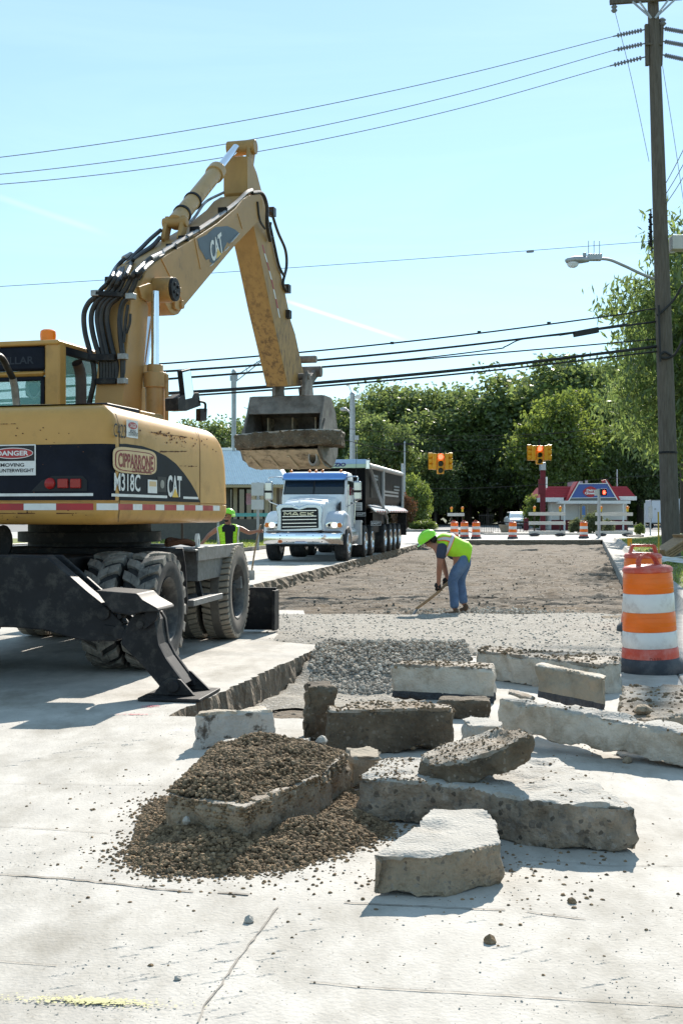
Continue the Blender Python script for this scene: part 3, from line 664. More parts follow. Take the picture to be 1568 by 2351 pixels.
# crushed stone on the gravel strip
gr = random.Random(31)
def pk_g():
    while 1:
        y = 10.3+7.6*gr.random()**1.3; x = gr.uniform(-1.7, cutR(y)-.1)
        z = pitz(x, y)+.02 if (-.25 < x < 1.3 and y < 12.5) else gravz(x, y)
        if x < -.27 and y < 12.6: continue
        if -.2 < x < 1.3 and y < 11.0 and gr.random() < .7: continue
        if gravz(x, y) < -.02 and not (-.25 < x < 1.3): continue
        return (x, y, z-.004)
Va, Fa = stones(gr, 12000, pk_g, .004, .017)
def pk_m():
    while 1:
        x, y = gr.uniform(-.3,1.3), gr.uniform(11.0,12.7)
        return (x, y, pitz(x, y)+.02+.05*gr.random()*max(0,1-abs(y-12.3)))
Vb, Fb = stones(gr, 4200, pk_m, .010, .025)
def pk_w():
    while 1:
        x, y = gr.gauss(2.0,.55), gr.gauss(17.5,.25)
        return (x, y, -.06+.04*gr.random())
Vc, Fcc = stones(gr, 1300, pk_w, .008, .026)
me = npmesh("crushed_gravel", np.vstack([Va,Vb,Vc]), np.vstack([Fa,Fb+len(Va),Fcc+len(Va)+len(Vb)])); tag(link("crushed_gravel", me, M['stone']), "grey crushed stone spread in a strip across the road", "gravel", kind="stuff")
def pk_b():
    y = 17.6+30*gr.random()**1.5; x = gr.uniform(cutL(y), cutR(y)); return (x, y, bedz(x, y)-.01)
Vd, Fd = stones(gr, 16000, pk_b, .006, .028, .6)
def pk_p():
    x, y = gr.uniform(-1.0,1.0), gr.uniform(8.2,11.2); return (x, y, pitz(x, y)-.006)
Ve, Fe = stones(gr, 700, pk_p, .008, .03, .7)
tag(link("roadbed_clods", npmesh("roadbed_clods", np.vstack([Vd,Ve]), np.vstack([Fd,Fe+len(Vd)])), mat("roadbed_clod", (.16,.13,.10), .95, island=.35, var=.3, scale=3)), "loose brown lumps scattered over the stripped road lane", "soil", kind="stuff")
# ------------------------------------------------------------------ wheeled excavator
class Frame:
    def __init__(s, c, th): s.c = Vector(c); s.th = th; s.r = Vector((math.cos(th), -math.sin(th))); s.f = Vector((math.sin(th), math.cos(th)))
    def side(s, px, py, x):           # point of the vertical plane at lateral x seen on that bearing
        k = (px-CX)/F; a = s.c.x+x*s.r.x; b = s.c.y+x*s.r.y; y = (k*b-a)/(s.f.x-k*s.f.y); Y = b+y*s.f.y
        return Vector((x, y, H-(py-CY)/F*Y))
    def cross(s, px, py, y):          # point of the vertical plane across the machine at forward y
        k = (px-CX)/F; a = s.c.x+y*s.f.x; b = s.c.y+y*s.f.y; x = (k*b-a)/(s.r.x-k*s.r.y); Y = b+x*s.r.y
        return Vector((x, y, H-(py-CY)/F*Y))
    def world(s, p): return Vector((s.c.x+p[0]*s.r.x+p[1]*s.f.x, s.c.y+p[0]*s.r.y+p[1]*s.f.y, p[2]))
TU = Frame((-2.581,12.25), R(14)); UC = Frame((-2.585,12.26), R(9))
def Z1(a): return (a[0]*.346, 723.4+a[1]*.346)
def Z2(a): return (181+a[0]*.346, 316.5+a[1]*.346)
def Z3(a): return (a[0]*.4034, 1130+a[1]*.4034)
def Z5(a): return (162.8+a[0]*.173, 560.6+a[1]*.173)
M['yel'] = mat("worn_yellow_paint", (.50,.27,.068), .42, var=.10, scale=2.5, dirt=(.21,.13,.055), damt=.6, dscale=2.2, dthr=(.52,.72), spec=.5)
M['yel2'] = mat("faded_yellow_paint", (.40,.225,.075), .5, var=.10, scale=3, dirt=(.13,.08,.04), damt=.6, dscale=3.2, dthr=(.57,.7))
M['stick'] = mat("scraped_yellow_paint", (.37,.215,.072), .5, var=.15, scale=3, dirt=(.10,.055,.03), damt=.8, dscale=7.0, dthr=(.49,.60), stretch=(2,2,.8), zfade=(5.3,3.9))
M['cyl'] = mat("cylinder_yellow", (.44,.27,.11), .4, var=.1, scale=4, dirt=(.16,.09,.04), damt=.6, dscale=6, dthr=(.55,.7))
M['blk'] = mat("black_gloss_panel", (.008,.010,.018), .45, var=.3, scale=5, dirt=(.05,.047,.045), damt=.3, dscale=4, dthr=(.5,.75), spec=.1)
M['frame'] = mat("black_machine_frame", (.013,.013,.015), .6, var=.35, scale=4, dirt=(.13,.118,.10), damt=.5, dscale=9, dthr=(.5,.76), spec=.22)
M['rub'] = mat("tyre_rubber", (.06,.057,.054), .85, var=.3, scale=7, dirt=(.33,.30,.26), damt=.85, dscale=5, dthr=(.33,.60))
M['rubd'] = mat("dusty_tyre_rubber", (.25,.215,.17), .85, var=.2, scale=6, dirt=(.36,.32,.26), damt=.7, dscale=4)
M['rubk'] = mat("truck_tyre_rubber", (.022,.022,.023), .7, var=.3, scale=6, dirt=(.11,.105,.10), damt=.5, dscale=3)
M['rubg'] = mat("tyre_groove_rubber", (.10,.09,.078), .85, var=.25, scale=6, dirt=(.20,.18,.15), damt=.6, dscale=4)
M['rim'] = mat("dark_wheel_rim", (.035,.034,.034), .5, var=.3, scale=6, dirt=(.16,.15,.13), damt=.7, dscale=6)
M['hose'] = mat("hydraulic_hose_rubber", (.016,.015,.016), .38, var=.3, scale=20, dirt=(.10,.085,.07), damt=.5, dscale=9)
M['chrome'] = mat("chrome_rod", (.78,.79,.82), .12, 1.0, var=.04)
M['steel'] = mat("bare_steel", (.32,.31,.30), .4, .8, var=.25, scale=8, dirt=(.10,.08,.06), damt=.6, dscale=5)
M['tread'] = mat("step_plate", (.19,.19,.19), .5, .5, var=.3, scale=20, dirt=(.10,.09,.08), damt=.6, dscale=9)
M['bkt'] = mat("worn_bucket_steel", (.20,.18,.16), .6, .1, var=.4, scale=5, dirt=(.055,.043,.034), damt=.8, dscale=3.5, dthr=(.46,.66), bump=.3)
M['bktl'] = mat("bounce_lit_worn_shell", (.46,.37,.26), .8, 0, var=.2, scale=6, dirt=(.09,.07,.05), damt=.85, dscale=5, dthr=(.5,.62), bump=.3)  # worn shell steel, lightened in colour for light bouncing off the ground
M['white'] = mat("white_vinyl", (.74,.74,.72), .45, var=.05, dirt=(.35,.32,.28), damt=.4, dscale=6)
M['red'] = mat("red_vinyl", (.42,.03,.035), .4, var=.1, dirt=(.2,.05,.05), damt=.5, dscale=5)
M['maroon'] = mat("maroon_ink", (.22,.03,.03), .5, var=.1); M['cream'] = mat("cream_vinyl", (.62,.45,.25), .5, var=.06)
M['ink'] = mat("black_ink", (.015,.015,.018), .5); M['catyel'] = mat("decal_yellow", (.72,.45,.06), .45, var=.08); M['decal'] = mat("grey_blue_decal", (.045,.062,.075), .4, var=.25, scale=6)
M['rust'] = mat("rust_scratch", (.085,.035,.018), .9, var=.4, scale=30); M['seam'] = mat("dark_seam_strip", (.03,.018,.008), .9)  # dark strips draw the panel seams
M['lampred'] = mat("red_lens", (.30,.012,.012), .2, var=.1); M['orange'] = mat("orange_lens", (.85,.22,.01), .25, var=.05)
M['cabglass'] = glass("cab_glass", (.25,.62,.56), .30); M['mirror'] = mat("mirror_glass", (.8,.8,.8), .03, 1.0, var=0); M['pit'] = mat("interior_dark", (.02,.022,.025), .8)

EX = empty("excavator", (TU.c.x, TU.c.y, 0)); tag(EX, "yellow wheeled excavator lifting a concrete slab, its rear end toward the viewer", "excavator")
def tpart(mb, name, m, bevel=0, parent=None, smooth=32, **k):
    return mb.build(name, m, parent or EX, bevel, smooth, rz=0 if parent else -TU.th, **k)
def upart(mb, name, m, bevel=0, parent=None, smooth=32, **k):
    return mb.build(name, m, parent or EX, bevel, smooth, rz=0 if parent else -UC.th, **k)
def rounded(pts):     # polygon corners (x, y, radius) -> list of (x, y, nx, ny)
    o = []; n = len(pts)
    for i, (x, y, r) in enumerate(pts):
        p = Vector((x, y)); a = (Vector(pts[i-1][:2])-p).normalized(); b = (Vector(pts[(i+1)%n][:2])-p).normalized()
        na, nb = Vector((-a.y, a.x)), Vector((b.y, -b.x))          # outward normals for counter-clockwise order
        if r <= 0: m = (na+nb).normalized(); o.append((p, m)); continue
        ang = a.angle(b); t = r/math.tan(ang/2); c0 = p+a*t; c1 = p+b*t; cen = c0-na*r if True else p
        k = max(3, int(r*14)+3)
        for j in range(k+1):
            q = na.lerp(nb, j/k).normalized(); o.append((cen+q*r, q))
    return o
OUT = rounded([(-1.22,-2.12,.12),(1.22,-2.12,.13),(1.22,1.14,.50),(.50,1.14,0),(.50,-.42,0),(-1.22,-.42,0)])
def bodyring(z, ins):          # the front end falls away in a big curve towards the top
    e = max(0, (z-1.5)/.835); o = []
    for p, n in OUT:
        k = max(0, min(1, (p.y-.2)/.9)) if p.x > .4 else 0
        o.append(Vector((p.x-n.x*ins, p.y-n.y*ins-k*(.12*e+.62*e**5), z-.10*e**4*k)))
    return o
mb = MB(); mb.loft([bodyring(z, i) for z, i in ((1.31,.10),(1.325,.05),(1.37,.012),(1.43,0),(1.49,0),(1.495,.012),(1.505,.012),(1.51,0),(1.7,0),(1.88,0),(2.02,0),(2.10,.003),(2.16,.008),(2.20,.016),(2.24,.03),(2.27,.05),(2.295,.075),(2.325,.14),(2.335,.24))])
body = tpart(mb, "upper_body", M['yel'], smooth=50)
mb = MB(); mb.box(-1.16,.55,-.5,1.05,1.30,1.40); mb.box(-.2,.5,-.45,.6,1.4,1.9); tpart(mb, "deck", M['frame'], .01)
# arc-length walk along the rear and right side
WALK = [(p, n) for p, n in OUT if p.y < -1.9 or p.x > .95]
def skin(mb, pts, zlo, zhi, off, mi=0, rows=1):
    rings = [[Vector((p.x+n.x*off, p.y+n.y*off, zlo(p)+(zhi(p)-zlo(p))*j/rows)) for j in range(rows+1)] for p, n in pts]
    mb.loft(rings, mi, cap=False, closed=False)
def seg(a, b, axis, n=12): # straight run on the rear ('x') or side ('y')
    o = []
    for i in range(n+1):
        t = a+(b-a)*i/n
        o.append((Vector((t, -2.12)), Vector((0,-1))) if axis == 'x' else (Vector((1.22, t)), Vector((1,0))))
    return o
corner = [(p, n) for p, n in OUT if p.x > 1.05 and p.y < -1.9]
arc = [TU.side(*Z1(a), 1.22) for a in ((742,855),(830,853),(940,868),(1020,895),(1100,935),(1165,985),(1220,1050),(1265,1115),(1300,1175),(1325,1238))]
def arcz(y):
    for a, b in zip(arc, arc[1:]):
        if a.y <= y <= b.y: return a.z+(b.z-a.z)*(y-a.y)/(b.y-a.y)
    return arc[0].z if y < arc[0].y else 1.52
mb = MB(); ZB = 1.515
skin(mb, seg(-1.12, 1.08, 'x')+corner[:-1], lambda p: ZB, lambda p: 1.985, .004)
sd = [(Vector((1.22, y)), Vector((1,0))) for y in np.linspace(-1.97, arc[-1].y, 40)]
skin(mb, sd, lambda p: ZB, lambda p: max(ZB+.002, arcz(p.y)), .004)
tpart(mb, "black_panel", M['blk'], parent=body, recalc=False)
# red and white reflective band
mb = MB(); rw = [-1.1,-.86,-.40,.12,.42,.72,1.06]
for i in range(len(rw)-1): skin(mb, seg(rw[i], rw[i+1], 'x', 3), lambda p: 1.432, lambda p: 1.488, .004, (i+1)%2)
skin(mb, corner, lambda p: 1.432, lambda p: 1.488, .004, 1)
yy = -1.99; k = 0
while yy < .5:
    w = .30 if k%2 == 0 else .20
    skin(mb, seg(yy, min(yy+w, .52), 'y', 2), lambda p: 1.434, lambda p: 1.486, .004, k%2); yy += w; k += 1
tpart(mb, "reflective_band", [M['red'], M['white']], parent=body, recalc=False)
# white pin stripes
mb = MB(); skin(mb, seg(-1.1,1.06,'x'), lambda p: 1.550, lambda p: 1.574, .007); a = TU.side(*Z1((735,1195)),1.22); b = TU.side(*Z1((1105,1195)),1.22); c = TU.side(*Z1((1212,1199)),1.22); d = TU.side(*Z1((1318,1202)),1.22)
skin(mb, seg(a.y,b.y,'y'), lambda p: 1.546, lambda p: 1.570, .007); skin(mb, seg(c.y,d.y-.03,'y'), lambda p: 1.546, lambda p: 1.568, .007)
tpart(mb, "white_stripe", M['white'], parent=body, recalc=False)
# panel seams, dents and rust scratches
mb = MB()
for y, z0, z1_ in ((-1.965,1.33,2.29),(-.06,1.50,2.27)):
    q = [Vector((1.22-i+.003, y, z)) for z, i in ((z0,.012),(1.43,0),(2.02,0),(2.16,.008),(2.24,.03),(z1_,.075))]
    mb.loft([[p+Vector((0,-.006,0)), p+Vector((0,.006,0))] for p in q], closed=False, cap=False)
tpart(mb, "panel_seam", M['seam'], parent=body, recalc=False)
mb = MB(); rs = random.Random(2)
def scratch(y0, y1, z0, z1, w, n=14):
    for i in range(n):
        if rs.random() < .2: continue
        t = i/n; t2 = (i+1.05)/n; a = w*rs.uniform(.3,1.4)
        mb.add([(1.2235, y0+(y1-y0)*t, z0+(z1-z0)*t-a), (1.2235, y0+(y1-y0)*t2, z0+(z1-z0)*t2-a*rs.random()), (1.2235, y0+(y1-y0)*t2, z0+(z1-z0)*t2+a*rs.random()), (1.2235, y0+(y1-y0)*t, z0+(z1-z0)*t+a*.6)], [(0,1,2,3)])
for a, b, w in (((1000,775),(1240,810),.006),((1060,905),(1250,903),.007),((1190,1000),(1305,1003),.007),((1050,790),(1140,800),.012)):
    p, q = TU.side(*Z1(a),1.22), TU.side(*Z1(b),1.22); scratch(p.y, q.y, p.z, q.z, w)
for _ in range(60):
    y, z = rs.gauss(-.55,.4), rs.gauss(2.12,.04); s = rs.uniform(.003,.012)
    if z < 2.0 or z > 2.16: continue
    mb.add([(1.2245, y+s*math.cos(k)*1.6, z+s*math.sin(k)) for k in (0,1.3,2.4,3.6,5)], [(0,1,2,3,4)])
for x0, x1, z in ((-1.1,-.75,2.16),(-.6,-.2,2.165),(.1,.35,2.165),(-.9,.9,1.405)):
    for i in range(10):
        if rs.random() < .35: continue
        a = x0+(x1-x0)*i/10; b = a+(x1-x0)/11; w = rs.uniform(.002,.007); yq = -2.124 if z > 1.5 else -2.119
        mb.add([(a,yq,z-w),(b,yq,z-w*.4),(b,yq,z+w*.5),(a,yq,z+w)], [(0,1,2,3)])
for _ in range(110):
    s = rs.uniform(.002,.007); x, z = rs.uniform(-1.1,1.05), rs.choice((rs.gauss(2.1,.06), rs.gauss(1.40,.02), rs.uniform(1.55,2.0)))
    if 1.35 < z < 2.13: mb.add([(x+s*math.cos(k)*1.5, -2.1262 if 1.5 < z < 1.99 else -2.1225, z+s*math.sin(k)) for k in (0,1.3,2.4,3.6,5)], [(0,1,2,3,4)])
tpart(mb, "rust_scratches", M['rust'], parent=body, recalc=False, smooth=0)
# writing on the right side
sx = 1.22+.009
def side_text(mb, s, a, b, mi, bold=.02, off=0, space=1.0):
    p, q = TU.side(*Z1(a),1.22), TU.side(*Z1(b),1.22)
    add_text(mb, s, (sx+off, p.y, p.z), (0,1,0), (0,0,1), q.y-p.y, q.z-p.z, mi, bold, space)
def side_rect(mb, a, b, mi, off=0):
    p, q = TU.side(*Z1(a),1.22), TU.side(*Z1(b),1.22)
    mb.add([(sx+off,p.y,p.z),(sx+off,q.y,p.z),(sx+off,q.y,q.z),(sx+off,p.y,q.z)], [(0,1,2,3)], mi)
mb = MB()
side_text(mb, "M318C", (752,1165), (925,1058), 0, .015); side_text(mb, "C423", (748,806), (830,728), 2, .0)
def side_oval(a, b, mi, off, p=4.5):
    u, v = TU.side(*Z1(a),1.22), TU.side(*Z1(b),1.22); c = (u+v)/2
    r = oval((sx+off, c.y, c.z), (0,1,0), (0,0,1), v.y-u.y, v.z-u.z, 32, p); mb.add(r, [tuple(range(len(r)))], mi)
side_oval((742,1042),(1034,902),3,0); side_oval((756,1030),(1022,918),4,.002); side_oval((762,1025),(1016,923),3,.004)
side_text(mb, "CIPPARRONE", (775,1008), (1008,938), 4, .03, .006); side_text(mb, "CONTRACTING INC.", (868,1044), (998,1022), 4, .02, .006)
# CAT lettering with its yellow triangle
def cat(mb, o, u, v, w, h, mi_w, mi_y, n, bold=.03):
    o, u, v, n = Vector(o), Vector(u).normalized(), Vector(v).normalized(), Vector(n)
    add_text(mb, "CAT", o, u, v, w, h, mi_w, bold); a = o+u*w*.36+n*.003
    mb.add([a-u*w*.05, a+u*w*.39, a+u*w*.16+v*h*.42], [(0,1,2)], mi_y)
p, q = TU.side(*Z1((1106,1207)),1.22), TU.side(*Z1((1200,1068)),1.22)
cat(mb, (sx,p.y,p.z), (0,1,0), (0,0,1), q.y-p.y, q.z-p.z, 0, 5, (1,0,0))
side_rect(mb, (836,808), (912,704), 0, -.004); side_oval((846,752),(905,716),1,.0,2); side_text(mb, "DANGER", (855,744), (897,725), 0, .01, .002); side_text(mb, "MOVING", (860,777), (897,765), 2, .01); side_text(mb, "COUNTERWEIGHT", (848,798), (910,783), 2, .01)
side_rect(mb, (975,1180), (1037,1095), 0); side_rect(mb, (985,1135), (1030,1105), 3, .002); side_rect(mb, (1040,1172), (1097,1075), 6, .0); side_oval((1055,1150),(1083,1095),7,.004,2)
tpart(mb, "lettering", [M['white'],M['red'],M['ink'],M['cream'],M['maroon'],M['catyel'],M['ink'],M['steel']], parent=body, recalc=False, smooth=0)
# warning sign and lamps at the rear
ry = -2.12-.010
def RC(a): return TU.cross(*a, -2.12)
mb = MB(); p, q = RC((-21,1092)), RC((83.5,1020))
def rrect(x0, x1, z0, z1, mi, off): mb.add([(x0,ry-off,z0),(x1,ry-off,z0),(x1,ry-off,z1),(x0,ry-off,z1)], [(0,1,2,3)], mi)
rrect(p.x,q.x,p.z,q.z,0,0); rrect(p.x+.012,q.x-.012,p.z+(q.z-p.z)*.47,q.z-.01,2,.002)
cx, cz = (p.x+q.x)/2, p.z+(q.z-p.z)*.72; r = oval((cx,ry-.004,cz),(1,0,0),(0,0,1),(q.x-p.x)*.9,(q.z-p.z)*.36); mb.add(r,[tuple(range(len(r)))],0)
r = oval((cx,ry-.006,cz),(1,0,0),(0,0,1),(q.x-p.x)*.87,(q.z-p.z)*.31); mb.add(r,[tuple(range(len(r)))],1)
W, Hh = q.x-p.x, q.z-p.z
add_text(mb, "DANGER", (cx-W*.35,ry-.008,cz-Hh*.08), (1,0,0),(0,0,1), W*.70, Hh*.16, 0, .03)
add_text(mb, "MOVING", (cx-W*.27,ry-.003,p.z+Hh*.28), (1,0,0),(0,0,1), W*.52, Hh*.12, 2, .02)
add_text(mb, "COUNTERWEIGHT", (cx-W*.46,ry-.003,p.z+Hh*.10), (1,0,0),(0,0,1), W*.92, Hh*.12, 2, .02)
tpart(mb, "warning_sign", [M['white'],M['red'],M['ink']], parent=body, recalc=False, smooth=0)
mb = MB(); a, b = RC((97,1128)), RC((196,1092)); 
r = [Vector((a.x+(b.x-a.x)*u, ry, a.z+(b.z-a.z)*v)) for u, v in ((-.25,0),(1.05,0),(1.05,.7),(.95,1),(.25,1),(.0,.7))]
mb.add(r, [tuple(range(6))]); tpart(mb, "lamp_recess", M['pit'], parent=body, recalc=False, smooth=0)
for px, rad in ((116.5,11),(147,0),(176,0)):
    c = RC((px,1110)); mb = MB()
    if rad: mb.lathe([(.05,-.005),(.05,.012),(.035,.022),(.01,.026)], 20, (c.x,ry,c.z), (0,-1,0))
    else: mb.box(c.x-.048,c.x+.048,ry-.022,ry+.005,c.z-.04,c.z+.04)
    tpart(mb, "tail_lamp", M['lampred'], .008, parent=body)
# hood top: long sloped cover, cap and hinges
mb = MB(); q0, q1 = TU.side(*Z1((845,572)),.92), TU.side(*Z1((1235,650)),.92)
mb.box(.70,.92,-1.55,-.85,2.32,2.385); tpart(mb, "hood_cover", M['blk'], .015, parent=body)
mb = MB(); mb.box(.72,.93,-.85,-.30,2.32,2.375); mb.box(.2,.5,-1.8,-1.5,2.32,2.36); tpart(mb, "hood_cover", M['yel2'], .015, parent=body, split=True)
mb = MB(); 
for i in range(5): mb.ball((-.55+.1*i, -1.75+.03*math.sin(i*2), 2.345), .035+.012*(i%2), 8, 6)
mb.tube(bez([(-.62,-1.75,2.33),(-.45,-1.78,2.38),(-.3,-1.72,2.36),(-.12,-1.76,2.33)]), .018); tpart(mb, "chain", M['steel'], parent=body)
# exhaust, intake hose
mb = MB(); e = [TU.side(*Z5(a), .35) for a in ((135,2110),(135,1900),(128,1740),(105,1630),(82,1570))]
mb.tube(bez(e), .052, 16, cap=False); mb.tube([e[0]-Vector((0,0,.3)), e[0]], .052, 16); tpart(mb, "exhaust_pipe", mat("sooty_exhaust", (.05,.035,.03), .6, .3, var=.3), smooth=60)
mb = MB(); mb.tube(bez([TU.side(*Z1(a), -.35) for a in ((-110,250),(0,275),(50,350),(85,420))]), .032, 12); h0 = tpart(mb, "supply_hose", M['hose'])
mb = MB(); mb.tube([TU.side(*Z1(a), -.35) for a in ((85,420),(98,480),(110,600))], .036, 12); tpart(mb, "hose_fitting", M['steel'], parent=h0)
# cab
CX0, CX1, CY0, CY1, CZ0, CZ1 = -1.20, -.06, -.55, 1.15, 1.40, 3.12
cm = MB()
cm.box(CX1-.17,CX1,CY0,CY0+.16,CZ0,CZ1-.02); cm.box(CX0,CX0+.08,CY0,CY0+.1,CZ0,CZ1-.02); cm.box(CX1-.07,CX1,CY1-.09,CY1,CZ0,CZ1-.05); cm.box(CX0,CX0+.07,CY1-.09,CY1,CZ0,CZ1-.05)
cm.box(CX0,CX1,CY0,CY1,CZ0,CZ0+.62); cm.box(CX0+.08,CX1-.17,CY0,CY0+.06,CZ1-.36,CZ1-.30)
cab = tpart(cm, "cab", M['yel'], .03)
mb = MB(); mb.box(CX0+.02,CX1-.01,CY0+.12,CY1,CZ1-.14,CZ1-.02); mb.box(CX0+.06,CX1-.16,CY0-.012,CY0+.05,CZ1-.30,CZ1-.06); tpart(mb, "cab_roof", M['blk'], .03, parent=cab)
mb = MB(); mb.box(CX0,CX1,CY0-.02,CY1-.1,CZ1-.055,CZ1); tpart(mb, "roof_panel", M['yel'], .025, parent=cab)
mb = MB()
for s in ((CX0+.08,CX0+.12,CZ0+.6,CZ1-.36),(CX1-.21,CX1-.17,CZ0+.6,CZ1-.36)): mb.box(s[0],s[1],CY0+.0,CY0+.05,s[2],s[3])
mb.box(CX0+.08,CX1-.17,CY0,CY0+.05,CZ1-.40,CZ1-.36); tpart(mb, "window_frame", M['blk'], .008, parent=cab)
mb = MB(); mb.box(CX0+.12,CX1-.21,CY0+.02,CY0+.03,CZ0+.6,CZ1-.4); w1 = tpart(mb, "window", M['cabglass'], parent=cab)
mb = MB(); mb.box(CX1-.02,CX1-.01,CY0+.16,CY1-.09,CZ0+.5,CZ1-.14); tpart(mb, "window", M['cabglass'], parent=cab)
mb = MB(); mb.box(CX0+.01,CX0+.02,CY0+.1,CY1-.09,CZ0+.5,CZ1-.14); tpart(mb, "window", M['cabglass'], parent=cab)
mb = MB(); mb.box(CX0+.08,CX1-.08,CY1-.03,CY1-.02,CZ0+.5,CZ1-.14); tpart(mb, "window", M['cabglass'], parent=cab)
mb = MB(); mb.box(-.85,-.40,.0,.12,2.0,2.62); mb.box(-.85,-.40,.05,.5,1.95,2.08); mb.box(-.75,-.5,-.0,.1,2.62,2.80); tpart(mb, "seat", mat("seat_fabric", (.03,.05,.07), .9), .04, parent=cab)
mb = MB(); mb.tube(bez([(-.5,-.40,2.70),(-.40,-.42,2.74),(-.33,-.40,2.66),(-.40,-.42,2.56),(-.48,-.4,2.62),(-.5,-.4,2.70)]), .016); mb.box(-.98,-.72,-.35,-.30,2.05,2.45); tpart(mb, "control_box", mat("pale_grey_plastic", (.28,.33,.33), .6), .01, parent=cab)
add = MB(); p = TU.cross(*Z1((40,245)), CY0-.02); add_text(add, "CATERPILLAR", (CX0+.15,CY0-.016,CZ1-.235), (1,0,0),(0,0,1), .72, .075, 0, .02)
tpart(add, "lettering", mat("faded_letter", (.016,.019,.030), .5), parent=cab, recalc=False, smooth=0)
bc = TU.side(103,771,-.30); mb = MB(); mb.lathe([(.085,0),(.085,.02)], 20, (-.30,-.33,CZ1)); bcn = tpart(mb, "beacon", M['frame'])
mb = MB(); mb.lathe([(.075,.0),(.08,.06),(.075,.10),(.055,.115),(.01,.12)], 20, (-.30,-.33,CZ1+.02)); tpart(mb, "beacon_lens", M['orange'], parent=bcn)
# mirror at the front right corner
mb = MB(); ml = 1.08
a = [TU.side(*Z1(p), ml) for p in ((1205,365),(1265,350),(1290,530),(1278,560),(1228,572))]
mb.prism(a, (-.06,.02,0)); mir = tpart(mb, "mirror", M['frame'], .012)
mb = MB(); c = sum(a, Vector())/5; mb.add([c+(p-c)*.86+Vector((.004,-.012,0)) for p in a], [tuple(range(5))]); tpart(mb, "mirror_glass", M['mirror'], parent=mir, smooth=0)
mb = MB(); a = [TU.side(*Z1(p), ml) for p in ((1180,550),(1230,520),(1320,512),(1335,600),(1240,635),(1185,630))]; mb.prism(a, (-.16,.05,0))
mb.tube(bez([TU.side(*Z1(p), ml) for p in ((1320,570),(1360,585),(1362,640))]), .014); a = [TU.side(*Z1(p), ml) for p in ((1330,618),(1376,618),(1372,700),(1330,700))]; mb.prism(a, (-.07,.05,0))
tpart(mb, "mirror_bracket", M['frame'], .012, parent=mir)
# ---- boom
BL = .46; BW = .40
def sp(z2s, lat, zf=Z2): return [TU.side(*zf(a), lat) for a in z2s]
lower = [TU.side(*a, BL) for a in ((279,960),(326,960),(327,900),(337,770),(342,705),(334,684),(318,656),(303,662))]
mb = MB(); mb.prism(lower, (-.31,0,0)); boom0 = tpart(mb, "boom_foot", M['yel2'], .012)
up = sp([(400,985),(430,925),(450,872),(556,788),(680,712),(800,640),(920,562),(1040,462),(1085,405),(1125,378),(1205,372),(1222,420),(1220,475),(1180,565),(1030,722),(860,925),(690,1130),(664,1168),(640,1176),(615,1168),(590,1128),(566,1085),(535,1065),(470,1085),(420,1062)], BL)
mb = MB(); mb.prism(up, (-BW,0,0)); boom = tpart(mb, "boom", M['yel2'], .014)
mb = MB()   # weld seams and gussets on the flank
for a, b in (((548,800),(690,1090)),((768,665),(808,870)),((1055,500),(1085,600))): mb.bar(TU.side(*Z2(a),BL+.004), TU.side(*Z2(b),BL+.004), .012, .008)
tpart(mb, "weld_seam", M['cyl'], parent=boom, split=True)
ear = sp([(400,985),(470,960),(520,985),(545,1030),(530,1065),(470,1090),(420,1062)], BL+.03); mb = MB(); mb.prism(ear, (-.03,0,0)); tpart(mb, "pin_plate", M['yel2'], .006, parent=boom)
pc = TU.side(*Z2((508,1010)), BL); mb = MB(); mb.cyl(pc+Vector((0,0,0)), pc+Vector((.20,0,0)), .135, 24); pin = tpart(mb, "pin_boss", M['yel2'], .01)
mb = MB(); mb.cyl(pc+Vector((.20,0,0)), pc+Vector((.235,0,0)), .125, 24)
for k in range(4): q = pc+Vector((.235, .06*math.cos(k*1.57+.6), .06*math.sin(k*1.57+.6))); mb.cyl(q, q+Vector((.015,0,0)), .018, 8)
tpart(mb, "pin_cap", M['frame'], .004, parent=pin)
lug = sp([(628,1000),(655,990),(672,1060),(690,1110),(668,1145),(640,1130),(636,1060)], BL+.035); mb = MB(); mb.prism(lug, (-.035,0,0)); c = TU.side(*Z2((660,1105)), BL); mb.cyl(c, c+Vector((.06,0,0)), .05, 16); c = TU.side(*Z2((645,1010)), BL); mb.cyl(c, c+Vector((.06,0,0)), .03, 12)
tpart(mb, "link_lug", M['yel2'], .006, parent=boom)
# decal on the boom
dc = sp([(785,668),(850,640),(862,625),(905,590),(985,582),(1040,607),(1068,632),(1000,700),(985,690),(950,765),(928,800),(890,835),(870,818),(868,800),(845,808),(820,760),(800,730)], BL+.003); mb = MB(); mb.add(dc, [tuple(range(len(dc)))], 0)
o = TU.side(*Z2((890,845)), BL+.007); u = TU.side(*Z2((985,735)), BL+.007)-o; v = TU.side(*Z2((868,690)), BL+.007)-o
p0 = TU.side(*Z2((885,828)), BL+.007); pu = TU.side(*Z2((962,752)), BL+.007)-p0; pv = TU.side(*Z2((866,692)), BL+.007)-p0
vs, fs, _ = text2d("CAT", .03); mb.add([p0+pu*a+pv*b for a, b in vs], fs, 1)
mb.add([p0+pu*.34+Vector((.003,0,0)), p0+pu*.78+Vector((.003,0,0)), p0+pu*.54+pv*.42+Vector((.003,0,0))], [(0,1,2)], 2)
for a, b in (((872,850),(890,832)),((965,750),(995,720)),((1010,690),(1062,632))):
    p, q = TU.side(*Z2(a), BL+.007), TU.side(*Z2(b), BL+.007); mb.bar(p, q, .004, .022, up=(1,0,0)); mb.m[-6:] = [1]*6
tpart(mb, "decal", [M['decal'],M['white'],M['catyel']], parent=boom, recalc=False, smooth=0)
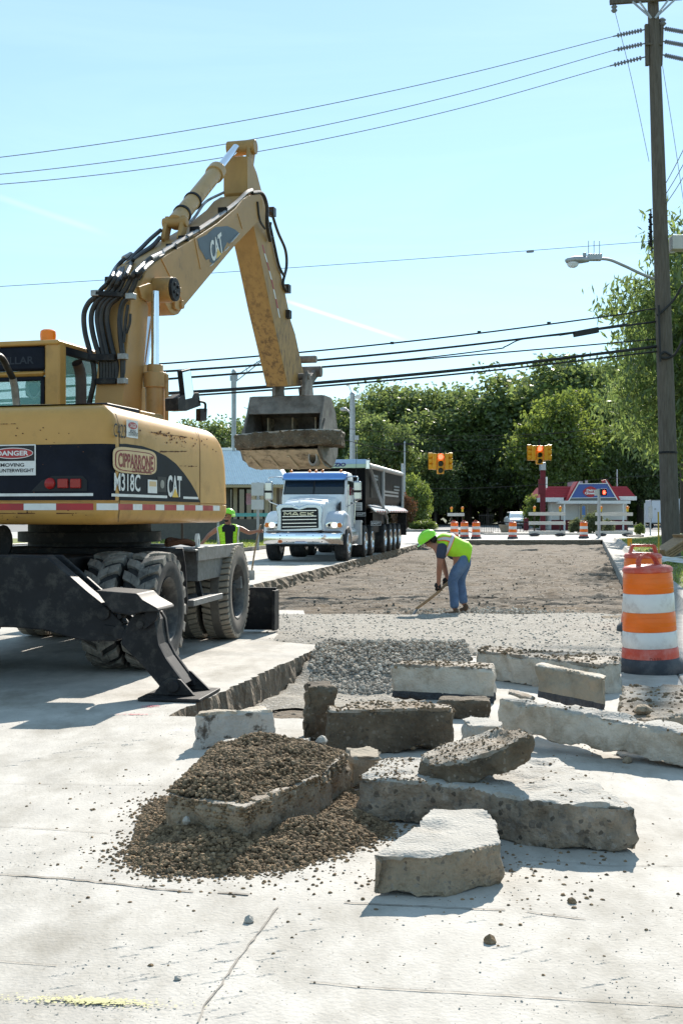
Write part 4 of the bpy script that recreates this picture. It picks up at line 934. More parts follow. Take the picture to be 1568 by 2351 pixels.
# silver pipes along the boom top
mb = MB()
for k, (lat, dz) in enumerate(((BL-.02,.03),(BL-.075,.045))):
    mb.tube(bez([TU.side(*Z2(a), lat)+Vector((0,0,dz)) for a in ((555,775),(680,695),(800,622),(920,540),(1040,448),(1110,380),(1150,362))], 6), .020, 8)
for k, lat in enumerate((BL-.36,BL-.44)): mb.tube(bez([TU.side(*Z2(a), lat)+Vector((0,0,.05)) for a in ((610,700),(760,560),(840,450),(960,385))], 6), .018, 8)
tpart(mb, "hydraulic_pipe", M['steel'], parent=boom)
mb = MB()
for a in ((620,735),(775,620),(960,490),(700,680)):
    c = TU.side(*Z2(a), BL-.05)+Vector((0,0,.03)); mb.box(c.x-.07,c.x+.05,c.y-.02,c.y+.02,c.z-.04,c.z+.03)
tpart(mb, "pipe_clamp", M['frame'], .005, parent=boom, split=True)
mb = MB(); mb.tube(bez([TU.side(*Z2(a), l) for a, l in (((1150,362),BL-.02),((1215,365),BL),((1248,450),BL+.03),((1250,570),BL+.02),((1270,680),.42))], 8), .026, 8); mb.tube(bez([TU.side(*Z2(a), BL+.01) for a in ((1185,420),(1200,540),(1235,600))], 8), .016, 8)
tpart(mb, "boom_hose", M['hose'], parent=boom)
# boom lift cylinders
def cyl_set(name, p0, p1, r_body, r_rod, frac, m=M['cyl'], collar=True, rodm=M['chrome']):
    p0, p1 = Vector(p0), Vector(p1); d = p1-p0; pm = p0+d*frac; mb = MB(); mb.cyl(p0, pm, r_body, 20)
    if collar: mb.cyl(pm-d.normalized()*.14, pm+d.normalized()*.02, r_body*1.22, 20)
    c = tpart(mb, name, m, .008); mb = MB(); mb.cyl(pm, p1, r_rod, 20); tpart(mb, "rod", rodm, parent=c); return c
lt = TU.side(356,690,BL+.11); lb = TU.side(356,1010,BL+.11)
c1 = cyl_set("lift_cylinder", lb, lt+Vector((0,0,.1)), .10, .042, .44)
mb = MB(); k = lb+(lt-lb)*.47; mb.cyl(k, k+Vector((0,0,.10)), .085, 20); mb.tube([lb+Vector((.13,0,.1)), k+Vector((.13,0,.0))], .022, 8); tpart(mb, "cylinder_head", M['cyl'], .006, parent=c1)
l2 = TU.side(*Z2((480,1180)), -.12); l3 = TU.side(*Z5((975,1650)), -.12)
c2 = cyl_set("lift_cylinder", l3+(l3-l2)*.8, l2+(l2-l3)*.5, .10, .042, .34)
# stick cylinder on the boom back
sA = TU.side(*Z2((640,560)), .22); sB = TU.side(*Z2((1042,62)), .22)
c3 = cyl_set("stick_cylinder", sA, sB, .098, .05, .66)
mb = MB()
for t in (.10,.26,.62):
    p = sA+(sB-sA)*t; d = (sB-sA).normalized(); mb.cyl(p-d*.02, p+d*.02, .112, 20)
tpart(mb, "clamp_band", M['frame'], parent=c3, split=True)
mb = MB(); mb.bar(sA+Vector((.1,-.1,-.25)), sA+Vector((.1,.05,.05)), .05, .14); mb.bar(sA+Vector((-.1,-.1,-.25)), sA+Vector((-.1,.05,.05)), .05, .14); mb.cyl(sA+Vector((-.15,0,0)), sA+Vector((.15,0,0)), .06, 14); tpart(mb, "cylinder_bracket", M['yel2'], .01, parent=boom)
# stick
SLt = .38; SW = .34
st = [TU.side(*a, SLt) for a in ((568,357),(576,360),(590,395),(601,437),(612,480),(626,530),(642,610),(660,695),(668,735),(678,765),(694,840),(701,868),(690,886),(661,886),(640,792),(622,712),(600,602),(585,530),(574,470),(568,440))]
mb = MB(); mb.prism(st, (-SW,0,0)); stick = tpart(mb, "stick", M['stick'], .012)
tp = TU.side(558,341,.22); mb = MB(); mb.bar(tp+Vector((-.13,-.02,0)), TU.side(569,400,.09), .05, .22, up=(0,1,0)); mb.bar(tp+Vector((.13,-.02,0)), TU.side(569,400,.35), .05, .22, up=(0,1,0)); mb.cyl(tp+Vector((-.2,-.05,0)), tp+Vector((.2,-.05,0)), .10, 18)
tpart(mb, "pin_bracket", M['stick'], .01, parent=stick)
mb = MB()   # red/white tape and wear plate on the flank
tape = [TU.side(*a, SLt+.003) for a in ((601,560),(612,600),(622,640),(632,685),(641,728))]
for i in range(8):
    t = i/8*4; k = int(t); a = tape[k].lerp(tape[k+1], t-k) if k < 4 else tape[4]; t2 = (i+1)/8*4-1e-6; k2 = int(t2); b = tape[k2].lerp(tape[k2+1], t2-k2)
    mb.add([a, b, b+Vector((0,.06,.0)), a+Vector((0,.06,.0))], [(0,1,2,3)], i%2)
tpart(mb, "tape", [M['red'],M['white']], parent=stick, recalc=False, smooth=0)
mb = MB(); P = lambda *a: [TU.side(*Z2(p), SLt+.03) for p in a]
mb.tube(bez(P((1275,480),(1320,620),(1370,740),(1378,850),(1355,960),(1375,1010))), .022, 8); mb.tube(bez(P((1265,560),(1300,720),(1330,850),(1365,920))), .02, 8); mb.tube(bez(P((1275,560),(1265,640),(1290,660))), .016, 8)
for a in ((1275,490),(1375,1000),(1380,1170)): c = TU.side(*Z2(a), SLt); mb.box(c.x-.03,c.x+.06,c.y-.06,c.y+.06,c.z-.06,c.z+.06)
tpart(mb, "stick_hose", M['hose'], parent=stick)
# bucket linkage
jt = TU.side(690,842,.22); jb = TU.side(663,905,.22)
mb = MB()
for x in (-.03,.40): 
    mb.bar(jt+Vector((x-.20,.25,-.05)), Vector((x+.02,jb.y-.05,3.25)), .05, .16, up=(0,1,0))
mb.cyl(jt+Vector((-.3,.18,-.06)), jt+Vector((.3,.18,-.06)), .09, 16); mb.cyl(jt+Vector((-.24,.02,.12)), jt+Vector((.26,.02,.12)), .06, 14)
tpart(mb, "bucket_link", M['bkt'], .01)
cpl = [TU.side(*a, .22) for a in ((626,865),(640,865),(652,905),(626,912))]
mb = MB(); yb = jb.y
for x in (.0,.47): mb.prism([(x,yb-.18,3.21),(x,yb-.14,3.45),(x,yb-.02,3.60),(x,yb+.16,3.58),(x,yb+.28,3.40),(x,yb+.36,3.15)], (.06,0,0))
mb.cyl((-.03,yb,3.52), (.56,yb,3.52), .05, 14); tpart(mb, "coupler", M['bkt'], .01)
# bucket: thick-shelled scoop opening toward the viewer, worn underneath with ground bounce painted pale
bx0, bx1 = -.33, .80; by = yb-.10
prof_o = [(-.05,3.215),(-.20,2.93),(-.17,2.92),(-.03,3.12),(.25,3.14),(.50,2.92),(.60,2.62),(.50,2.42),(.25,2.36),(-.42,2.385),(-.50,2.36),(-.30,2.23),(-.08,2.13),(.30,2.10),(.62,2.30),(.74,2.66),(.62,3.02),(.34,3.22)]
def bflare(z): return .05*max(0,(3.0-z))
mb = MB(); n = len(prof_o); half = 9
ring = lambda x: [Vector((x+(-1 if x < .2 else 1)*bflare(z), by+y, z)) for y, z in prof_o]
mb.loft([ring(bx0), ring(.25-.3), ring(.25+.3), ring(bx1)], cap=True)
for i, f in enumerate(mb.f):
    c = sum((Vector(mb.v[j]) for j in f), Vector())/len(f)
    if c.z < 2.38 and len(f) == 4: mb.m[i] = 1
bucket = tpart(mb, "bucket", [M['bkt'],M['bktl']], .006, smooth=20)
mb = MB()
for x, s in ((bx0,-1),(bx1,1)):
    P = [(by-.05,3.21),(by-.20,2.93),(by-.28,2.80),(by-.34,2.62),(by-.46,2.40),(by-.28,2.22),(by+.3,2.12),(by+.62,2.32),(by+.73,2.66),(by+.62,3.0),(by+.34,3.21)]
    mb.prism([(x+s*bflare(z), y, z) for y, z in P], (s*.035,0,0))
    mb.prism([(x+s*(.035+bflare(z)), y, z) for y, z in ((by-.12,2.86),(by+.02,2.80),(by-.10,2.55),(by-.36,2.50),(by-.32,2.66))], (s*.02,0,0))
tpart(mb, "side_plate", M['bkt'], .006, parent=bucket, split=True)
mb = MB()
for i in range(5): x = -.22+.24*i; mb.box(x-.09,x+.09,by-.47,by+.25,2.085+.0,2.09)
mb = MB()
for i in range(4):
    x = -.25+.30*i; mb.prism([(x-.02,by-.40,2.275),(x+.03,by-.40,2.275),(x+.10,by-.06,2.10),(x+.05,by-.06,2.10)], (0,.01,-.022))
for x in (-.15,.25,.62): mb.box(x-.012,x+.012,by+.2,by+.5,2.42,2.9)
tpart(mb, "wear_strip", M['bktl'], .004, parent=bucket, split=True)
mb = MB(); r = [Vector((.905+.04*math.cos(a)*0+.0, 0, 0)) for a in (0,)]
q = Vector((.74, by-.40, 2.24)); mb.loft([[q+Vector((rr*math.cos(a)*.07, 0+dy, rr*math.sin(a)*.12)) for a in np.linspace(0,6.283,24)[:-1]] for rr, dy in ((1,0),(.72,0),(.72,.25),(1,.25),(1,0))], cap=False)
tpart(mb, "steel_collar", M['steel'], parent=bucket)
# slab carried in the bucket
sl = [TU.world((x, y, z)) for x, y, z in ((-.42,by-.62,2.60),(.30,by-.66,2.645),(1.06,by-.62,2.66),(1.18,by-.44,2.655),(1.12,by+.15,2.65),(.1,by+.22,2.63),(-.48,by+.1,2.60))]
slab("long black edged slab balanced on the lip of the raised excavator bucket", sl, .235, 20, [M['s_top'],M['s_dark'],M['s_dark']], .018, .024, group="broken slabs of concrete")
tag(SL.setdefault('x', None)) if False else None
# ---- hydraulic hoses from the body up over the boom
hz = [([(1050,30),(900,110),(790,220),(640,420),(560,600),(500,760),(420,820),(340,690)],0),]
M_h = MB()
def hose(pts, lat, r=.026, zf=Z5):
    L = lat if isinstance(lat, (list,tuple)) else [lat]*len(pts)
    Q = []
    for a, l in zip(pts, L):
        q = TU.side(*zf(a), l); Q.append(TU.cross(*zf(a), -.15) if q.z < 4.0 and q.y > -.15 else q)
    M_h.tube(bez(Q, 7), r, 9)
hose([(345,690),(250,760),(185,880),(172,1010),(190,1180),(232,1350),(262,1460),(300,1600),(310,1800),(270,2000),(235,2160)], -.02, .027)
hose([(430,690),(345,760),(285,880),(270,1010),(290,1170),(330,1330),(375,1470)], .05, .027)
hose([(492,695),(420,760),(365,860),(348,980),(365,1120),(400,1300),(435,1470)], .11, .026)
hose([(560,700),(480,760),(425,850),(402,980),(415,1120),(450,1300),(490,1480)], .17, .028)
hose([(625,710),(545,770),(495,850),(478,980),(495,1120),(530,1300),(575,1480),(610,1650),(600,1900),(600,2160)], .23, .027)
hose([(770,690),(690,780),(655,950),(655,1150),(672,1350),(688,1500),(690,1700),(685,1900),(660,2160)], .40, .028)
hose([(760,800),(735,950),(720,1100),(700,1300)], .36, .016); hose([(790,920),(780,1050),(735,1180)], .36, .014)
for i, x in enumerate((400,440,480,520,560)): hose([(395+38*i,1480),(x+5,1650),(x,1850),(x-15+8*i,2160)], .05+.05*i, .026)
hose([(345,690),(400,600),(480,520),(540,420),(600,310),(680,220),(750,160)], [-.02,0,.0,.02,.02,.03,.03], .024)
hose([(430,690),(520,580),(600,430),(680,310),(760,230),(860,120),(960,20),(1060,-80),(1190,-190)], .08, .024)
hose([(492,695),(580,590),(640,460),(700,330),(800,240),(920,130),(1080,20),(1180,-90)], .14, .026)
hose([(560,700),(640,600),(700,480),(740,380),(800,260),(830,190)], .2, .022)
hose([(625,710),(720,600),(790,470),(850,370),(950,270),(1060,180),(1160,125)], [.23,.3,.36,.4,.42,.42,.42], .026)
hose([(770,690),(830,560),(880,440),(960,330),(1060,240),(1150,170),(1210,140)], [.40,.42,.44,.44,.44,.44,.44], .026)
hs = tpart(M_h, "hose_bundle", M['hose'])
mb = MB()
def clampbar(a, b, la, lb, w, h): mb.bar(*[TU.cross(*Z5(p), -.2) if p[1] > 600 else TU.side(*Z5(p), l) for p, l in ((a, la), (b, lb))], w, h, up=(0,0,1))
clampbar((470,480),(940,450),.0,.44,.07,.075); clampbar((330,645),(700,670),-.03,.28,.04,.05); clampbar((235,1500),(590,1500),-.03,.28,.06,.07); clampbar((340,1820),(600,1815),.0,.3,.05,.06)
tpart(mb, "hose_clamp", M['frame'], .008, parent=hs, split=True)
mb = MB()
for a, l in (((330,650),-.03),((790,690),.41),((685,1490),.43),((680,1815),.43)): c = TU.cross(*Z5(a), -.18); mb.box(c.x-.04,c.x+.05,c.y-.04,c.y+.04,c.z-.03,c.z+.03)
for a, b, l in (((700,185),(800,130),.03),((1060,185),(1220,110),.43)): mb.cyl(TU.side(*Z5(a), l), TU.side(*Z5(b), l), .03, 10)
tpart(mb, "hose_fitting", M['steel'], .006, parent=hs, split=True)
# ---- undercarriage
mb = MB(); mb.box(-.48,.48,-2.75,2.05,.52,1.02); mb.box(-.62,.62,-.75,.75,.62,1.08); mb.box(-1.2,1.2,-1.38,-1.22,.45,.62); mb.box(-1.2,1.2,1.22,1.38,.45,.62)
ch = upart(mb, "chassis", M['frame'], .02)
mb = MB(); mb.cyl((0,0,1.05), (0,0,1.32), .62, 40); mb.cyl((0,0,1.12),(0,0,1.22),.72,40); upart(mb, "swing_ring", M['frame'], parent=ch)
def wheel(x, y, kind, out):
    R0, w = .53, .30
    rm = MB(); s = 1 if out > 0 else -1
    rm.lathe([(.02,s*.04),(.12,s*.05),(.14,s*.02),(.24,s*.0),(.255,s*.08),(.285,s*.13),(.30,s*.14),(.30,-s*.14),(.28,-s*.14),(.27,-s*.02),(.02,-s*.02)], 32, (x,y,R0), (1,0,0), cap=False)
    if out:
        for k in range(10): a = k*.628; q = Vector((x+s*.025, y+.185*math.cos(a), R0+.185*math.sin(a))); rm.cyl(q, q+Vector((s*.03,0,0)), .016, 6)
    wh = upart(rm, "wheel", M['rim'], smooth=35)
    tm = MB(); hw = w/2
    prof = [(.285,-hw*.82),(.34,-hw*1.0),(.42,-hw*1.04),(.475,-hw*.98),(.497,-hw*.8),(.503,0),(.497,hw*.8),(.475,hw*.98),(.42,hw*1.04),(.34,hw*1.0),(.285,hw*.82)]
    tm.lathe(prof, 56, (x,y,R0), (1,0,0), cap=False)
    def blk(a0, a1, x0, x1, r0, r1, skew=0, r0b=None):
        vs = []
        for r in (r0, r1):
            for a, xx in ((a0,x0),(a1,x0),(a1+skew,x1),(a0+skew,x1)):
                rr = (r if r == r1 else (r0b or r0)) if abs(xx) < hw*.9 else r-(.012 if r == r1 else 0)
                vs.append((x+xx, y+rr*math.cos(a), R0+rr*math.sin(a)))
        tm.add(vs, [(0,3,2,1),(4,5,6,7),(0,1,5,4),(1,2,6,5),(2,3,7,6),(3,0,4,7)], 1)
    if kind == 'lug':
        N = 19
        for k in range(N):
            for sd in (-1,1):
                a = 2*math.pi*(k+(.5 if sd > 0 else 0))/N; da = .19
                blk(a, a+da, sd*hw*1.03, sd*hw*.45, .44, .532, .10); blk(a+.10, a+.10+da, sd*hw*.45, -sd*hw*.10, .46, .534, .12)
    else:
        N = 44
        for k in range(N):
            a = 2*math.pi*k/N; da = 2*math.pi/N*.74
            for sd in (-1,1): blk(a, a+da, sd*hw*.99, sd*hw*.30, .46, .527, .035)
        tm.lathe([(.49,-hw*.36),(.526,-hw*.33),(.528,hw*.33),(.49,hw*.36)], 56, (x,y,R0), (1,0,0), cap=False)
    upart(tm, "tyre", [M['rubk'] if kind == 'lug' else M['rubg'], M['rub'] if kind == 'lug' else M['rubd']], .008, parent=wh, smooth=30)
for y, k in ((-1.3,'lug'),(1.3,'rib')):
    for x, o in ((1.10,1),(.735,0),(-1.10,-1),(-.735,0)): wheel(x, y, k, o)
# rear outrigger beam
yo = -2.80
beam = [UC.cross(*Z3(a), yo) for a in ((310,360),(420,455),(530,552),(640,640),(738,735),(742,800),(700,838),(560,838),(480,828),(300,775),(120,760))]
beam = [Vector((-.2,yo,beam[0].z)), *beam, Vector((-.2,yo,beam[-1].z))]
for s in (1,-1):
    mb = MB(); mb.prism([(s*p.x, p.y, p.z) for p in beam], (0,-.16 if s else 0,0)); mb.prism([(s*p.x, p.y+.18, p.z) for p in beam], (0,-.05,0))
    og = upart(mb, "outrigger", M['frame'], .014)
    mb = MB()
    for a, rr in (((590,690),.05),((680,795),.055),((683,706),.02)): c = UC.cross(*Z3(a), yo-.16); mb.cyl((s*c.x,c.y-.02,c.z),(s*c.x,c.y+.1,c.z),rr,18)
    a, b = UC.cross(*Z3((590,780)), yo-.165), UC.cross(*Z3((690,795)), yo-.165); mb.bar((s*a.x,a.y,a.z),(s*b.x,b.y,b.z),.02,.07,up=(0,0,1))
    upart(mb, "pin", M['frame'], .004, parent=og, split=True)
    leg = [UC.cross(*Z3(a), yo) for a in ((790,705),(830,672),(900,678),(925,720),(935,800),(945,855),(985,930),(1090,1075),(1098,1110),(960,1098),(930,1060),(850,965),(770,885),(735,850),(745,790))]
    mb = MB(); mb.prism([(s*p.x,p.y-.20,p.z) for p in leg], (0,.05,0)); mb.prism([(s*p.x,p.y+.06,p.z) for p in leg], (0,.05,0))
    edge = [UC.cross(*Z3(a), yo) for a in ((900,678),(925,720),(935,800),(945,855),(985,930),(1090,1075))]
    for a, b in zip(edge, edge[1:]): mb.add([(s*(a.x-.012),a.y-.17,a.z),(s*(b.x-.012),b.y-.17,b.z),(s*(b.x-.012),b.y+.08,b.z),(s*(a.x-.012),a.y+.08,a.z)], [(0,1,2,3)])
    upart(mb, "outrigger_leg", M['frame'], .01, parent=og)
    for a, b in (((865,700),(800,752)),):
        p, q = UC.cross(*Z3(a), yo-.22), UC.cross(*Z3(b), yo-.22); mb = MB(); mb.bar((s*p.x,p.y,p.z),(s*q.x,q.y,q.z),.03,.10,up=(0,0,1)); mb.cyl((s*p.x,p.y-.03,p.z),(s*p.x,p.y+.03,p.z),.05,16); mb.cyl((s*q.x,q.y-.03,q.z),(s*q.x,q.y+.03,q.z),.03,14)
        upart(mb, "link", M['frame'], .004, parent=og)
    gd = [UC.cross(*Z3(a), yo-.10) for a in ((598,548),(830,566),(860,600),(945,648),(950,668),(855,672),(790,690),(690,670))]
    mb = MB(); mb.prism([(s*p.x,p.y-.22,p.z) for p in gd], (0,.42,0)); upart(mb, "cylinder_guard", M['frame'], .02, parent=og)
    pc_ = UC.cross(*Z3((1025,1150)), yo-.05); mb = MB(); mb.box(s*pc_.x-.24,s*pc_.x+.24,yo-.36,yo+.24,.004,.03)
    mb.prism([(s*(pc_.x-.17),yo-.22,.03),(s*(pc_.x+.16),yo-.22,.03),(s*(pc_.x+.05),yo-.22,.15),(s*(pc_.x-.03),yo-.22,.17),(s*(pc_.x-.09),yo-.22,.13)], (0,.04,0)); mb.prism([(s*(pc_.x-.17),yo+.08,.03),(s*(pc_.x+.2),yo+.08,.03),(s*(pc_.x+.04),yo+.08,.18),(s*(pc_.x-.05),yo+.08,.16)], (0,.04,0))
    mb.cyl((s*pc_.x,yo-.25,.10),(s*pc_.x,yo+.15,.10),.045,16); upart(mb, "outrigger_pad", M['frame'], .008, parent=og)
# fender, platform and steps between the wheels (right and left)
for s in (1,-1):
    xo = 1.22; a0, a1 = UC.side(411,1262,xo), UC.side(532,1246,xo)
    mb = MB(); 
    def bx(x0, x1, y0, y1, z0, z1): mb.box(min(s*x0,s*x1), max(s*x0,s*x1), y0, y1, z0, z1)
    bx(.5,xo,-.35,1.62,1.03,1.05); bx(xo-.03,xo,-.25,1.62,.93,1.07); bx(.55,xo,1.52,1.60,.55,1.03); bx(.55,1.16,-.05,1.0,.72,1.03)
    pl = upart(mb, "platform", M['tread'], .008)
    mb = MB(); rings = []
    for t in np.linspace(.15,1.9,10): rings.append([Vector((s*x,-1.3+.66*math.cos(t)*1.08,.53+.66*math.sin(t))) for x in (.62,xo+.02)])
    rings = [[Vector((s*x, -.70+.06*math.cos(t*2)-.18*max(0,(t-.9)),.45+.62*t/1.2)) for x in (.62,xo)] for t in np.linspace(0,1.2,8)]
    mb.loft(rings, closed=False, cap=False); f_ = upart(mb, "fender", M['frame'], parent=pl); sm = f_.modifiers.new("solid", 'SOLIDIFY'); sm.thickness = .02
    mb = MB(); mb.box(min(s*.95,s*1.24), max(s*.95,s*1.24), -.48, .62, .50, .56); st_ = upart(mb, "step", M['tread'], .006)
    mb = MB(); mb.bar((s*1.15,.1,.53),(s*1.05,.1,1.0),.05,.05); mb.bar((s*1.15,-.45,.50),(s*1.1,-.5,.95),.3 if False else .05,.05); upart(mb, "step_hanger", M['frame'], parent=st_, split=True)
    mb = MB()
    for yq in (-.15,):
        mb.loft([oval((s*(xo-.04)+dx,yq,1.12),(0,1,0),(0,0,1),w_,h_,16) for dx, w_, h_ in ((-.015,.10,.17),(.015,.10,.17),(.015,.05,.07),(-.015,.05,.07),(-.015,.10,.17))], cap=False)
    upart(mb, "lifting_eye", M['white'], parent=pl)
mb = MB(); mb.tube(bez([(.95,-.42,1.10),(1.1,-.32,1.13),(1.15,-.2,1.10),(1.0,-.12,1.12),(.9,-.2,1.14),(.95,-.42,1.10)],5), .028, 8); upart(mb, "chain_shackle", M['rust'])
mb = MB(); mb.loft([oval((-.28+d,-1.45,1.15),(1,0,0),(0,0,1),.17,.3,16) for d in (0,)]+[oval((-.28,-1.42,1.15),(1,0,0),(0,0,1),.17,.3,16)]); upart(mb, "lifting_eye", M['frame'])
# dozer blade at the far end
mb = MB(); bl = 1.5
prof = [(2.16,.02),(2.10,.03),(2.04,.15),(2.03,.33),(2.08,.53),(2.13,.53),(2.10,.33),(2.11,.16)]
mb.loft([[Vector((x,y,z)) for y, z in prof] for x in (-bl,bl)]); mb.box(bl-.03,bl+.01,1.98,2.22,.03,.50); mb.box(-bl-.01,-bl+.03,1.98,2.22,.03,.50)
b_ = upart(mb, "dozer_blade", M['frame'], .006); mb = MB(); mb.box(-.4,-.3,1.7,2.08,.2,.42); mb.box(.3,.4,1.7,2.08,.2,.42); upart(mb, "blade_arm", M['frame'], .01, parent=b_)
mb = MB()
for i in range(-4,5): mb.box(i*.34-.03,i*.34+.03,1.995,2.03,.05,.5)
# ------------------------------------------------------------------ tractor and dump trailer
TR = Frame((-.97,35.7), R(10))
def ZT(a): return (578.7+a[0]*.2307, 1039.9+a[1]*.2307)
M['tw'] = mat("white_truck_paint", (.84,.85,.86), .3, var=.03, dirt=(.6,.58,.55), damt=.25, dscale=2)
M['tw_shade'] = mat("shaded_white_paint", (.52,.55,.62), .28, var=.04)  # white truck paint toned down to put shade on the right fender
M['tblk'] = mat("black_trailer_paint", (.004,.004,.005), .4, var=.3, scale=3, dirt=(.03,.028,.027), damt=.2, dscale=1.5, spec=.06)
M['alu'] = mat("polished_aluminium", (.70,.71,.73), .22, .9, var=.08, scale=6)
M['alud'] = mat("dull_aluminium", (.50,.51,.52), .45, .6, var=.1, scale=5)
M['tglass'] = mat("tinted_windscreen", (.015,.022,.026), .04, var=.05, spec=.9)
M['amber'] = mat("amber_lens", (.75,.20,.03), .25, var=.05)
M['hl'] = emis("lit_headlamp", (1.0,.86,.62), 1.6); M['hlr'] = mat("headlamp_reflector", (.75,.75,.72), .12, .8, var=.05)
M['gold'] = mat("gold_letters", (.62,.58,.42), .35, .5, var=.1)
TK = empty("dump_truck", (TR.c.x, TR.c.y, 0)); tag(TK, "white nosed tractor truck with black dump trailer, headlights on, driving up the open lane", "truck")
def kpart(mb, name, m, bevel=0, parent=None, smooth=32, **k): return mb.build(name, m, parent or TK, bevel, smooth, rz=0 if parent else -TR.th, **k)
# hood
def hsec(y, hw, z0, z1, rr):
    o = []
    for x, z in ((-hw,z0),(-hw,z1-rr*1.4),(-hw*.96,z1-rr*.7),(-hw*.86,z1-rr*.25),(-hw*.55,z1-.03),(0,z1),(hw*.55,z1-.03),(hw*.86,z1-rr*.25),(hw*.96,z1-rr*.7),(hw,z1-rr*1.4),(hw,z0)): o.append(Vector((x,y,z)))
    return o
mb = MB(); mb.loft([hsec(-.93,.60,.92,1.66,.16), hsec(-.86,.64,.90,1.74,.18), hsec(-.4,.70,.9,1.83,.2), hsec(.2,.76,.9,1.92,.22), hsec(.85,.84,.9,2.0,.22)]); hood = kpart(mb, "hood", M['tw'], smooth=50)
# grille surround, grille, bars and lettering
gr_ = [TR.cross(*ZT(a), -.95) for a in ((248,775),(262,640),(240,545),(262,515),(330,505),(400,512),(470,540),(545,510),(620,508),(690,520),(705,560),(690,680),(702,770),(640,778),(330,782))]
mb = MB(); mb.prism(gr_, (0,-.05,0)); gs = kpart(mb, "grille_surround", mat('sky_tinted_chrome', (.45,.52,.62), .2, .8, var=.03), .02)  # bluish chrome colour holds the reflection of the sky
gi = [TR.cross(*ZT(a), -1.0) for a in ((288,762),(288,600),(285,560),(310,543),(400,543),(470,566),(550,543),(635,543),(658,562),(660,610),(662,748))]
mb = MB(); mb.prism(gi, (0,-.012,0)); gl = kpart(mb, "grille", M['pit'], parent=gs)
mb = MB()
for yz in (578,608,634,666,702,737):
    if yz == 608: continue
    a, b = TR.cross(*ZT((302,yz)), -1.02), TR.cross(*ZT((642,yz-6)), -1.02); mb.bar(a, b, .02, .022)
kpart(mb, "grille_bar", M['alu'], parent=gs, split=True)
mb = MB(); a, b = TR.cross(*ZT((322,621)), -1.03), TR.cross(*ZT((616,588)), -1.03); 
wl, hl = (b.x-a.x)/4.6, (b.z-a.z)*.92
for i, st in enumerate(([((0,0),(0,1)),((0,1),(.5,.3)),((.5,.3),(1,1)),((1,1),(1,0))], [((0,0),(.42,1)),((.42,1),(.58,1)),((.58,1),(1,0)),((.2,.3),(.8,.3))], [((1,.85),(.15,.9)),((.1,.9),(.1,.1)),((.15,.1),(1,.15))], [((.08,0),(.08,1)),((.15,.5),(.95,1)),((.15,.5),(.95,0))])):
    for p_, q_ in st: mb.bar((a.x+wl*(1.2*i+p_[0]),-1.035,a.z+hl*p_[1]), (a.x+wl*(1.2*i+q_[0]),-1.035,a.z+hl*q_[1]), .030, .012, up=(0,1,0))
kpart(mb, "lettering", M["gold"], parent=gs, recalc=False, smooth=0)
mb = MB(); a = TR.cross(*ZT((471,500)), -.86); mb.ball((a.x,-.84,a.z-.01),.035,8,6,(.6,1.2,1.3)); mb.ball((a.x,-.86,a.z+.05),.022,8,6,(.8,1,1.3)); mb.bar((a.x,-.9,a.z-.05),(a.x,-.75,a.z-.03),.05,.03); kpart(mb, "hood_ornament", M['chrome'], .004, parent=hood)
mb = MB(); mb.prism([(.845,.25,1.45),(.845,.62,1.52),(.845,.62,1.78),(.845,.25,1.70)], (.02,0,0)); kpart(mb, "hood_vent", M['pit'], parent=hood)
# fenders with headlamps
for s in (1,-1):
    P = [(-.84,.90),(-.84,1.02),(-.80,1.20),(-.66,1.37),(-.40,1.47),(-.05,1.49),(.3,1.42),(.55,1.22),(.70,.88),(.60,.84),(.45,1.02),(.2,1.14),(-.05,1.17),(-.3,1.10),(-.48,.95),(-.56,.84)]
    mb = MB(); hwid = lambda y: 1.16-.10*max(0,-(y+.3))
    mb.loft([[Vector((s*x,y,z-(.05 if x > 1.1 else 0)-(.10 if x > 1.15 else 0)*(z>1.0))) for y, z in P] for x in (.56,.9,1.08,1.15,1.185)])
    fd = kpart(mb, "fender", M['tw_shade'] if s > 0 else M['tw'], .03, smooth=50)
    mb = MB(); yq = -.855; mb.loft([oval((s*.92,yq-d,1.075),(1,0,0),(0,0,1),.50*w_,.20*w_,24,3.2) for d, w_ in ((0,1),(.03,.97),(.035,.9))]); hp = kpart(mb, "headlight", M['hlr'], parent=fd)
    mb = MB(); mb.loft([oval((s*.93,yq-d,1.075),(1,0,0),(0,0,1),.17*w_,.15*w_,20) for d, w_ in ((.035,1),(.045,.8))]); kpart(mb, "lamp_bulb", M['hl'], parent=fd)
    mb = MB(); mb.loft([oval((s*1.08,yq-d,1.075),(1,0,0),(0,0,1),.13*w_,.14*w_,20,2.6) for d, w_ in ((.035,1),(.045,.85))]); kpart(mb, "turn_lamp", M['amber'], parent=fd)
    mb = MB(); mb.loft([oval((s*.78,yq-d,1.075),(1,0,0),(0,0,1),.09*w_,.09*w_,20) for d, w_ in ((.036,1),(.044,.8))]); kpart(mb, "lamp_bulb", M['pit'], parent=fd)
mb = MB(); add_text(mb, "10475", (-1.08,-.862,.925), (1,0,0),(0,0,1), .2, .045, 0, .02); kpart(mb, "lettering", M['ink'], parent=hood, recalc=False, smooth=0)
